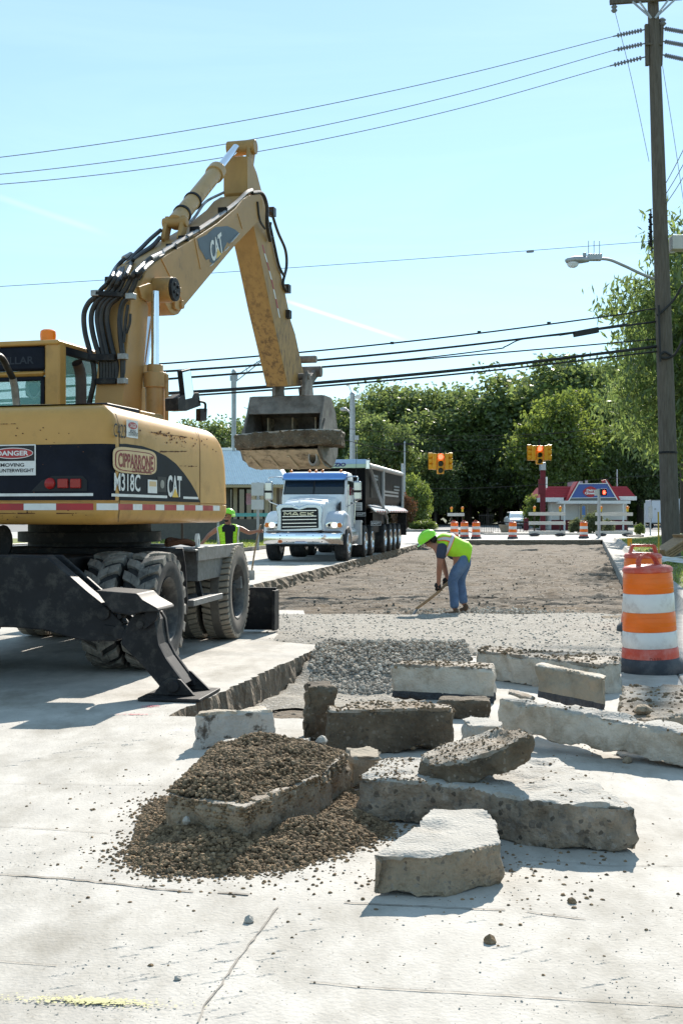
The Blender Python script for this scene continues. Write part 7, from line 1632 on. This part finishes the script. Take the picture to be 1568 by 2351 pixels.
mb = MB(); c = Vector((b_(648),yg-.06,DZ(187))); r = oval(c,(1,0,0),(0,0,1),b_(722)-b_(575),DZ(136)-DZ(240),28,1.55); mb.prism(r,(0,.05,0)); sg = mb.build("oval_sign", mat("red_sign_face", (.42,.03,.04), .4), gb)
mb = MB(); add_text(mb, "Dairy", (b_(610),yg-.066,DZ(190)),(1,0,0),(0,0,1),b_(698)-b_(610),DZ(160)-DZ(190),0,.05); add_text(mb, "Queen.", (b_(593),yg-.066,DZ(214)),(1,0,0),(0,0,1),b_(704)-b_(593),DZ(187)-DZ(214),0,.05); mb.build("lettering", M['white'], gb, recalc=False, smooth=0)
# porch
mb = MB(); mb.box(b_(345),b_(1010),-2.0,.4,DZ(300),DZ(272)); po = mb.build("porch_roof", M['white'], BQ)
for z in (390,945): mb = MB(); mb.box(b_(z-7),b_(z+7),-1.9,-1.75,0,DZ(300)); mb.build("porch_post", M['white'], BQ)
mb = MB(); mb.box(b_(570),b_(755),.30,.38,DZ(460),DZ(305)); wf = mb.build("window", M['alud'], BQ); mb = MB()
for a, c_ in ((580,655),(662,745)): mb.box(b_(a),b_(c_),.27,.30,DZ(450),DZ(312))
mb.build("pane", M['shopglass'], wf, split=True); mb = MB(); mb.box(b_(560),b_(660),2.5,5,DZ(130),DZ(75)); mb.box(b_(700),b_(720),3,3.4,DZ(130),DZ(60)); mb.build("roof_unit", M['galv'], BQ, split=True)
mb = MB(); mb.cyl((b_(1010),3,zt),(b_(1010),3,zt+1.6),.05,8); mb.build("vent_pipe", mat("pale_pipe", (.45,.55,.58), .5), BQ)
# sign pole with red posts
t = empty("pylon_sign", (dp(1246,1220,98).x,98,0)); tag(t, "tall dark red sign pole rising left of the red roofed shop", "sign"); o = Vector(t.location); L = lambda x, y: dp(x, y, 98)-o
mb = MB(); mb.box(-.2,.2,-.15,.15,0,L(0,1080).z); mb.box(-1.55,-1.2,-.15,.15,0,L(0,1190).z); mb.build("post", M['maroonw'], t)
mb = MB(); mb.box(L(1240,0).x,L(1251,0).x,-.5,.5,L(0,1080).z,L(0,1062).z); mb.build("sign_cabinet", M['galv'], t, .05); mb = MB(); mb.box(.2,.34,-.3,.3,L(0,1120).z,L(0,1095).z); mb.build("sign_panel", M['white'], t)
mb = MB(); mb.box(-.35,.2,-.2,.2,L(0,1135).z,L(0,1100).z); mb.build("sign_box", M['maroonw'], t)
# left shop with blue-white metal mansard
YS = 57.0; kS = YS/F
def sx_(x): return (x-CX)*kS
def sz_(y): return H-(y-CY)*kS
BS = empty("roadside_shop", (sx_(560), YS, 0), R(-10) if False else 0); tag(BS, "grey walled shop with pale blue striped metal roof left of the truck", "building"); s_ = lambda x: sx_(x)-sx_(560)
mb = MB(); mb.box(s_(300),s_(640),.8,9,0,sz_(1100)); mb.build("wall", mat("brown_grey_wall", (.15,.135,.12), .85, var=.15), BS)
M['mroof'] = mat("pale_blue_metal", (.90,.92,.94), .45, 0, var=.05)
mb = MB(); zr0, zr1 = sz_(1113), sz_(1031); n = 60; f0, f1 = [], []
for i in range(n*2+1):
    u = i/(n*2); d = .0 if i%2 == 0 else .05; x0 = s_(330)+(s_(664)-s_(330))*u; x1 = s_(330)+(s_(612)-s_(330))*u
    f0.append(Vector((x0,-.9-d,zr0))); f1.append(Vector((x1,1.0-d,zr1)))
mb.loft([f0, f1], closed=False, cap=False); ro = mb.build("roof", M['mroof'], BS, smooth=0, recalc=False)
mb = MB()
for i in range(n+1):
    u = i/n; mb.bar(Vector((s_(330)+(s_(664)-s_(330))*u,-.95,zr0)), Vector((s_(330)+(s_(612)-s_(330))*u,.95,zr1)), .035, .05)
mb.build("roof_rib", mat("blue_rib", (.74,.83,.90), .5), ro)
mb = MB(); mb.add([(s_(664),-.9,zr0),(s_(664),9.5,zr0),(s_(612),8,zr1),(s_(612),1.0,zr1)], [(0,1,2,3)]); mb.add([(s_(330),1.0,zr1),(s_(612),1.0,zr1),(s_(612),8,zr1),(s_(330),8,zr1)], [(0,1,2,3)]); mb.box(s_(330),s_(612),.9,1.05,zr1,zr1+.12); mb.build("roof_cap", M['mroof'], BS, smooth=0)
mb = MB(); mb.box(s_(330),s_(664),-.92,9,zr0-.14,zr0-.02); mb.build("eave", mat("tan_eave", (.40,.33,.22), .7), BS)
for x in (533,580,606,624): mb = MB(); mb.box(s_(x),s_(x+9),.55,.8,0,zr0-.1); pz = mb.build("pilaster", mat("tan_column", (.42,.36,.27), .75) if x in (533,) else M['s_tan'] if False else M['wpaint'] if False else bpy.data.materials['tan_column'] if 'tan_column' in bpy.data.materials else M['wpaint'], BS)
for a, c_ in ((524,531),(545,560),(562,577),(590,603),(609,622)): 
    mb = MB(); mb.box(s_(a),s_(c_),.70,.79,sz_(1208),sz_(1121)); w_ = mb.build("window", M['frame'], BS); mb = MB(); mb.box(s_(a)+.04,s_(c_)-.04,.67,.70,sz_(1206),sz_(1123)); mb.build("pane", M['shopglass'], w_)
mb = MB(); mb.box(s_(563),s_(574),.64,.665,sz_(1158),sz_(1132)); mb.build("poster", mat("pink_poster", (.62,.35,.45), .6), BS)
mb = MB(); mb.box(s_(500),s_(640),.52,.56,sz_(1186),sz_(1178)); mb.build("teal_band", mat("teal_band", (.18,.52,.52), .6), BS); mb = MB(); mb.box(s_(300),s_(640),.45,.80,0,sz_(1192)); mb.build("base_wall", bpy.data.materials['brown_grey_wall'], BS)
# posts in front of the left shop
for x, y0, y1, lab in ((501,1155,1250,"thin grey post in front of the shop wall under the counterweight"),(418,1180,1250,"thin rusty post beside the shop wall under the counterweight")):
    p = dp(x, y1, 48); t = MB(); t.cyl((0,0,0),(0,0,H-(y0-CY)*48/F), .05, 10); o = t.build("post", M['galv'] if x > 450 else M['bpost'], loc=(p.x,48,0)); tag(o, lab, "post")
# cars
def car(label, cx, Y, w, h, m, hd=0, suv=True):
    t = empty("parked_car", (dp(cx,1200,Y).x, Y, 0), hd); tag(t, label, "car"); mb = MB(); L_ = 4.5
    def sec(y, hw, z0, z1, r=.1): return [Vector(p) for p in ((-hw,y,z0),(-hw*1.0,y,z1-r),(-hw+r*1.0,y,z1),(hw-r*1.0,y,z1),(hw,y,z1-r),(hw,y,z0))]
    hw = w/2; mb.loft([sec(-.02,hw*.86,.35,.72), sec(.12,hw*.96,.25,.86), sec(.9,hw,.25,1.02), sec(1.3,hw,.25,1.05), sec(4.2,hw,.25,1.08), sec(4.5,hw*.92,.35,1.0)]); b = mb.build("body", m, t, .03, smooth=45)
    mb = MB(); mb.loft([sec(1.2,hw*.93,1.0,1.05,.05), sec(1.9,hw*.78,1.0,h,.12), sec(3.9,hw*.78,1.0,h,.12), sec(4.35,hw*.88,1.0,1.15,.1)]); cb = mb.build("cabin", m, t, .02, smooth=45)
    mb = MB(); mb.add([(-hw*.86,1.24,1.06),(hw*.86,1.24,1.06),(hw*.70,1.84,h-.07),(-hw*.70,1.84,h-.07)], [(0,1,2,3)]); g = mb.build("windscreen", mat("glare_tinted_windscreen", (.55,.6,.6), .15), t, smooth=0, recalc=False); mb = MB()  # pale base colour imitates glare on the windscreen
    for s in (1,-1): mb.add([(s*hw*.94,1.6,1.1),(s*hw*.94,4.0,1.12),(s*hw*.80,3.7,h-.12),(s*hw*.80,2.0,h-.1)], [(0,1,2,3)])
    mb.build("side_window", M['tglass'], t, smooth=0, split=True)
    mb = MB(); mb.box(-hw*.5,hw*.5,-.06,.1,.55,.72); mb.box(-hw*.8,hw*.8,-.05,.1,.30,.45); mb.build("grille", M['frame'], t, .02)
    for s in (1,-1):
        mb = MB(); mb.box(s*hw*.6-.16,s*hw*.6+.16,-.03,.1,.66,.80); mb.build("headlight", M['hlr'], t, .03); mb = MB(); mb.box(s*(hw+.09)-.08,s*(hw+.09)+.08,1.45,1.6,1.02,1.16); mb.build("mirror", m, t, .03)
        for y in (.85,3.6): mb = MB(); mb.lathe([(.2,-.1),(.32,-.11),(.34,-.08),(.34,.08),(.32,.11),(.2,.1)], 20, (s*(hw-.1),y,.34), (1,0,0)); mb.build("wheel", M['rubk'], t)
    return t
car("white car with glare-coloured windscreen parked behind the black railing", 1194, 112, 1.85, 1.62, mat("white_car_paint", (.90,.90,.90), .2, var=.03, coat=.5))
car("blue car half hidden behind the red sign pole", 1258, 118, 1.8, 1.6, mat("blue_car_paint", (.05,.16,.45), .2, var=.03, coat=.5))
# white box truck right of the shop
t = empty("box_truck", (dp(1516,1207,112).x,112,0)); tag(t, "white box truck parked at the dark trees right of the shop", "truck"); mb = MB(); o = t.location
l, r_ = dp(1495,0,112).x-o.x, dp(1546,0,112).x-o.x; z0, z1 = H-(1200-CY)*112/F, H-(1148-CY)*112/F
mb.box(l,r_,0,2.2,z0,z1); mb.build("cargo_box", mat("white_truck_box", (.60,.64,.70), .5, var=.04), t, .03); mb = MB(); mb.box(l,l+.06,-.02,.02,z0,z1); mb.box(l,r_,-.02,.02,z1-.08,z1); mb.box(l,r_,-.03,.02,z0-.05,z0+.06); mb.box(l+.3,l+.45,-.04,0,z0+1.2,z0+1.35); mb.build("door_frame", M['galv'], t); mb = MB()
for x in (l+.3,r_-.3): mb.lathe([(.2,-.15),(.42,-.15),(.45,0),(.42,.15),(.2,.15)], 20, (x,1.2,.45), (1,0,0))
mb.build("wheel", M['rubk'], t); mb = MB(); mb.box(l+.2,r_-.2,0,2.2,.5,z0); mb.build("underframe", M['frame'], t)
t = empty("box_truck", (dp(1580,1207,118).x,118,0)); tag(t, "second pale box vehicle barely visible behind the wooden pole", "truck"); mb = MB(); mb.box(-1.0,1.5,0,5,.6,2.9); mb.build("cargo_box", bpy.data.materials["white_truck_box"], t, .03); mb = MB()
for x in (-.7,1.2): mb.lathe([(.2,-.15),(.42,-.15),(.45,0),(.42,.15),(.2,.15)], 20, (x,1.2,.45), (1,0,0))
mb.build("wheel", M['rubk'], t)
# black railings, planter, bollards
def rail(label, x0, x1, Y, y0z, y1z, dens, rot=0):
    a, b = dp(x0,0,Y), dp(x1,0,Y); n = max(3, int((b.x-a.x)/dens)); t = empty("railing", (a.x,Y,0), rot); tag(t, label, "railing", "black metal railings at the junction"); w = b.x-a.x
    mb = MB(); mb.bar((0,0,y1z),(w,0,y1z),.05,.06); mb.bar((0,0,y0z),(w,0,y0z),.05,.06); mb.build("rail", M['frame'], t); mb = MB()
    for i in range(n+1): mb.bar((w*i/n,0,0),(w*i/n,0,y1z+(.0 if dens > .15 else .12)),.025,.025)
    tag(mb.build("pickets", M['frame'], t), kind="stuff")
rail("dense black iron railing right of the three drums", 1100, 1132, 82, .15, 1.3, .11); 
for x in (1101,1108,1115,1122,1130): pass
rail("low thin railing in front of the white car", 1136, 1216, 86, .1, .8, .22)
t = empty("planter", (dp(1161,1235,84).x,84,0)); tag(t, "round tan planter pot beside the dense railing", "planter"); mb = MB(); mb.lathe([(.28,0),(.42,.35),(.46,.55),(.50,.58),(.5,.64),(.42,.64),(.40,.5),(.01,.5)], 24); mb.build("pot", M['s_tan'], t, smooth=45)
for x, Y, h_, m_, lab in ((1480,88,2.2,M['galv'],"thin grey post on the verge right of the shop"),(1493,80,2.0,M['galv'],"post with a small tan panel right of the shop")):
    t = MB(); t.cyl((0,0,0),(0,0,h_),.05,8); 
    if x == 1493: t.box(-.14,.14,-.06,-.03,1.1,1.9)
    o = t.build("verge_post", m_, loc=(dp(x,0,Y).x,Y,0)); tag(o, lab, "post")
t = MB(); t.cyl((0,0,0),(0,0,1.9),.10,10); t.lathe([(.12,1.3),(.12,1.9),(.05,2.0)],10,cap=False); o = t.build("blue_bollard", mat("blue_plastic", (.06,.14,.34), .5), loc=(dp(1340,0,88).x,88,0)); tag(o, "small blue post among the round bushes", "post")
t = empty("picnic_table", (dp(1327,0,95).x,95,0)); tag(t, "small brown table at the shop front left of the bushes", "table"); mb = MB(); mb.box(-.8,.8,-.4,.4,.7,.76); mb.build("top", M['wood'], t); mb = MB(); mb.box(-.6,-.5,-.3,.3,0,.7); mb.build("leg", M['wood'], t); mb = MB(); mb.box(.5,.6,-.3,.3,0,.7); mb.build("leg", M['wood'], t)
# ------------------------------------------------------------------ trees and bushes
M['lf1'] = leafmat("leaf_mid_green", (.062,.104,.031), (.158,.21,.06), .48); M['lf2'] = leafmat("leaf_dark_green", (.052,.087,.027), (.138,.182,.052), .46); M['lf3'] = leafmat("leaf_yellow_green", (.07,.115,.02), (.17,.225,.042), .5); M['lf4'] = leafmat("leaf_locust", (.060,.108,.030), (.17,.23,.062), .5); M['lfr'] = leafmat("leaf_reddish", (.07,.035,.018), (.15,.08,.03), .35); M['lfg'] = leafmat("leaf_pale_bush", (.06,.085,.03), (.17,.19,.09), .4)
M['bark'] = mat("bark", (.06,.05,.04), .95, var=.3, scale=6)
def crown(name, seed, rad, zc, nclump, per, ls, droop=0.0, cl=.20, squash=.75, shell=2.4, asp=.6):
    g = np.random.RandomState(seed); rx, ry, rz = rad; C_ = []
    while len(C_) < nclump:
        d = g.normal(size=3); d /= np.linalg.norm(d); r = g.rand()**(1/shell); q = d*r
        lobes = 1+.30*noise.noise(Vector(d*1.7+seed))+.18*noise.noise(Vector(d*4.1+seed*2)); q = q*lobes
        if q[2] < -.85: continue
        C_.append(q*np.array(rad)+np.array([0,0,zc]))
    C_ = np.array(C_); cs = cl*min(rx, rz)*(.55+.9*g.rand(nclump)); n = nclump*per
    P = np.repeat(C_,per,0)+np.clip(g.normal(size=(n,3)),-1.7,1.7)*np.repeat(cs,per)[:,None]*np.array([1,1,squash])
    A = g.normal(size=(n,3)); A[:,2] -= droop*2; A /= np.linalg.norm(A,axis=1)[:,None]; B = np.cross(A, g.normal(size=(n,3))); B /= np.linalg.norm(B,axis=1)[:,None]
    l = ls*(.55+.9*g.rand(n))[:,None]; w = l*asp
    V = np.stack([P-A*l*.5, P+B*w*.5-A*l*.05, P+A*l*.5, P-B*w*.5-A*l*.05], 1).reshape(-1,3)
    return npmesh(name, V, np.arange(4*n).reshape(-1,4)), C_
TM = {}
def tree_kind(key, seed, rad, zc, nclump, per, ls, trunk_r, **k):
    me, C_ = crown("crown", seed, rad, zc, nclump, per, ls, **k); g = random.Random(seed); mb = MB(); top = zc+rad[2]*.3
    mb.tube([(0,0,-.4),(.05,.0,zc*.35),(.1,.05,zc*.8),(.05,.1,top)], [trunk_r*1.25,trunk_r,trunk_r*.7,trunk_r*.2], 8)
    for c in g.sample(list(C_), min(12, len(C_))):
        z0 = g.uniform(.3,.9)*zc; q = Vector(c); s0 = Vector((.06,.04,z0)); mb.tube([s0, s0.lerp(q,.5)+Vector((0,0,-.06*rad[2])), q], [trunk_r*.45,trunk_r*.25,trunk_r*.06], 6)
    TM[key] = (me, mb.mesh("trunk", True, 60))
def tree(key, label, loc, s, rot, leaf, group=None, cat="tree", name="tree"):
    me, tr = TM[key]; t = empty(name, loc, rot); t.scale = s if isinstance(s, tuple) else (s,s,s); tag(t, label, cat, group)
    c = link("crown", me, None, t); 
    if not me.materials: me.materials.append(M['lf1'])
    c.material_slots[0].link = 'OBJECT'; c.material_slots[0].material = leaf
    k = link("trunk", tr, None, t)
    if not tr.materials: tr.materials.append(M['bark'])
    return t
tree_kind('a', 3, (5.2,5.0,6.2), 8.6, 170, 125, .41, .28, cl=.16); tree_kind('b', 8, (6.0,5.5,5.4), 8.2, 190, 125, .40, .30, cl=.15); tree_kind('c', 14, (4.4,4.4,6.8), 8.9, 160, 125, .38, .24, cl=.17)
tree_kind('d', 21, (5.5,5.2,6.0), 8.5, 130, 110, .43, .26, cl=.14, shell=3.2)
GT = "trees behind the junction"
# (bearing x, skyline y, depth, kind, leaf, width factor, label)
rows = [(500,962,122,'b','lf1',1.0,"round tree seen between the excavator mirror and grey pole"),(585,985,135,'a','lf2',1.1,"tree behind the blue striped roof shop"),(668,930,130,'d','lf1',1.0,"tree rising behind the excavator bucket"),(745,902,132,'a','lf2',1.0,"dark tree just right of the excavator bucket"),(800,928,118,'b','lf1',.9,"mid green tree behind the grey steel pole with the camera"),(868,880,134,'c','lf1',1.15,"tall tree above the back end of the trailer"),(935,868,138,'a','lf1',1.1,"tallest tree left of the middle gap in the treetops"),(880,960,112,'d','lf1',.8,"lower light tree in front of the tall ones above the trailer"),
  (1000,912,136,'b','lf2',1.0,"dark tree above the left traffic light"),(1075,893,128,'b','lf1',1.1,"broad olive tree between the two traffic lights"),(1150,915,132,'c','lf2',1.1,"dark tree left of the right traffic light"),(1205,872,140,'a','lf2',1.0,"tree with ragged top above the right traffic light"),(1262,838,128,'d','lf1',1.15,"high open crowned tree against the sky, right of centre"),(1345,835,132,'d','lf1',1.1,"high open crowned tree next to the wooden pole's street lamp"),(1300,905,112,'b','lf3',.85,"lighter green tree over the shop's left side"),
  (1400,858,122,'a','lf1',1.0,"tree over the red roofed shop"),(1470,905,118,'b','lf2',1.0,"dark tree behind the white box truck"),(1560,850,120,'a','lf1',1.1,"tree behind the wooden pole at the right edge"),(1640,840,118,'b','lf1',1.1,"tree at the right edge partly out of the picture"),(1290,1010,108,'c','lf3',.55,"small bright tree just above the shop roof"),(1385,990,113,'d','lf1',.8,"spreading tree right above the blue gable sign"),(960,985,118,'a','lf2',.8,"shadowy tree behind the left traffic light"),(1120,1000,120,'d','lf2',.8,"shadowy tree low between the traffic lights"),(1195,985,120,'b','lf2',.75,"shadowy tree low beside the right traffic light"),(1050,1010,124,'c','lf2',.8,"shadowy tree low under the middle of the tree line"),(700,1000,118,'b','lf2',.8,"shadowy tree low behind the truck"),(1520,1010,112,'d','lf2',.8,"low dark tree above the white box truck"),(420,985,118,'a','lf1',.9,"tree hidden mostly by the excavator body"),(330,1000,120,'b','lf1',.9,"tree behind the excavator's cylinders"),(1000,1045,114,'d','lf2',.7,"low dark tree right behind the junction"),(830,1040,112,'c','lf2',.6,"low dark tree right behind the trailer")]
hts = {'a': 8.6+6.2*1.02, 'b': 8.2+5.4*1.02, 'c': 8.9+6.8*1.0, 'd': 8.5+6.0*.97}
tr_ = random.Random(77)
for x, y, Y, k, lf, wf, lab in rows:
    Y += 30 if Y > 114 else 24
    h_ = (H-(y-CY)*Y/F); s = h_/hts[k]; p = dp(x, 0, Y); tree(k, lab, (p.x, Y, -.1), (max(s,.75)*wf*1.08,max(s,.75)*wf*1.08,s), tr_.random()*6.28, M[lf], GT)
# undergrowth closing the dark wood behind the trunks
g = np.random.RandomState(5); n = 36000; Xs = g.uniform(-85,90,n); Zs = 8.5*g.rand(n)**.8; Ys = 174+g.normal(size=n)*3.5+Zs*.25
P = np.stack([Xs,Ys,Zs],1); A = g.normal(size=(n,3)); A /= np.linalg.norm(A,axis=1)[:,None]; B = np.cross(A,g.normal(size=(n,3))); B /= np.linalg.norm(B,axis=1)[:,None]; l = 1.35*(.6+.8*g.rand(n))[:,None]
V = np.stack([P-A*l*.5,P+B*l*.3,P+A*l*.5,P-B*l*.3],1).reshape(-1,3); tag(link("undergrowth", npmesh("undergrowth", V, np.arange(4*n).reshape(-1,4)), M['lf2']), "dense dark undergrowth of the wood behind the junction", "undergrowth", kind="stuff")
# overhanging locust tree on the right
tree_kind('loc', 33, (4.3,4.6,5.5), 7.3, 300, 150, .33, .24, cl=.13, droop=.55, asp=.26, squash=.6, shell=3.0)
p = dp(1690,0,44); tree('loc', "feathery locust tree drooping behind the wooden pole on the right", (p.x,44,.3), (1.0,1.0,1.0), 0, M['lf4'])
tree_kind('loc2', 41, (4.0,4.0,3.4), 6.4, 220, 120, .36, .2, cl=.13, droop=.5, asp=.28, squash=.6, shell=3.0)
p = dp(1570,0,66); tree('loc2', "lower feathery tree left of the wooden pole over the shop side", (p.x,66,.2), (1.05,1.05,1.4), 1.3, M['lf4'])
# bushes
tree_kind('bush', 51, (1.9,1.8,2.2), 2.3, 90, 90, .22, .07, cl=.2); tree_kind('low', 52, (1.0,.9,.72), .68, 70, 110, .13, .04, cl=.2, shell=4)
def bushat(key, lab, x, yb, Y, w, h_, lf, group=None, name="bush"):
    base_w = {'bush': 3.9, 'low': 2.05}[key]; base_h = {'bush': 4.6, 'low': 1.45}[key]; p = dp(x,0,Y); tree(key, lab, (p.x,Y,0), (w*Y/F/base_w, w*Y/F/base_w, h_*Y/F/base_h), x, M[lf], group, "bush", name)
bushat('bush', "bright green young tree behind the trailer's end", 955, 1210, 103, 88, 128, 'lf3'); bushat('bush', "reddish brown shrub beside the trailer's end", 925, 1210, 98, 56, 88, 'lfr')
bushat('low', "low hedge of light green leaves at the lot island", 972, 1212, 97, 62, 24, 'lf3'); bushat('bush', "small bright tree left of the red sign pole", 1226, 1205, 108, 52, 80, 'lf3')
bushat('low', "round pale bush left in front of the shop", 1326, 1232, 84, 42, 34, 'lfg', "round bushes in front of the shop"); bushat('low', "round pale bush behind the middle of the barricade", 1362, 1232, 86, 50, 46, 'lfg', "round bushes in front of the shop"); bushat('low', "round pale bush in the shade right of the pedestrian signal", 1392, 1228, 88, 40, 30, 'lfg', "round bushes in front of the shop")
bushat('low', "spiky light tuft by the post right of the shop", 1468, 1228, 80, 24, 24, 'lf3', name="grass_tuft"); bushat('bush', "pale shrub between the left shop and the truck", 640, 1215, 60, 40, 90, 'lfg')
mb = MB(); mb.loft([[Vector((dp(1060,0,95).x,95,.0)),Vector((dp(1060,0,95).x,95,.15)),Vector((dp(1060,0,95).x,99,.15))],[Vector((dp(850,0,93).x,93,.0)),Vector((dp(850,0,93).x,93,.15)),Vector((dp(850,0,93).x,99,.15))]][::-1], closed=False, cap=False); tag(mb.build("lot_island", M['kerb'], smooth=0), kind="structure")
mb = MB(); mb.box(dp(1440,0,62).x,dp(1474,0,62).x,61.6,62.3,.22,.30); tag(mb.build("valve_cover", M['frame']), "dark flat cover lying on the far end of the verge", "cover")
mb = MB(); mb.box(dp(1110,0,81).x,dp(1330,0,81).x,80,92,.002,.10); tag(mb.build("shop_forecourt", M['kerb']), kind="structure")
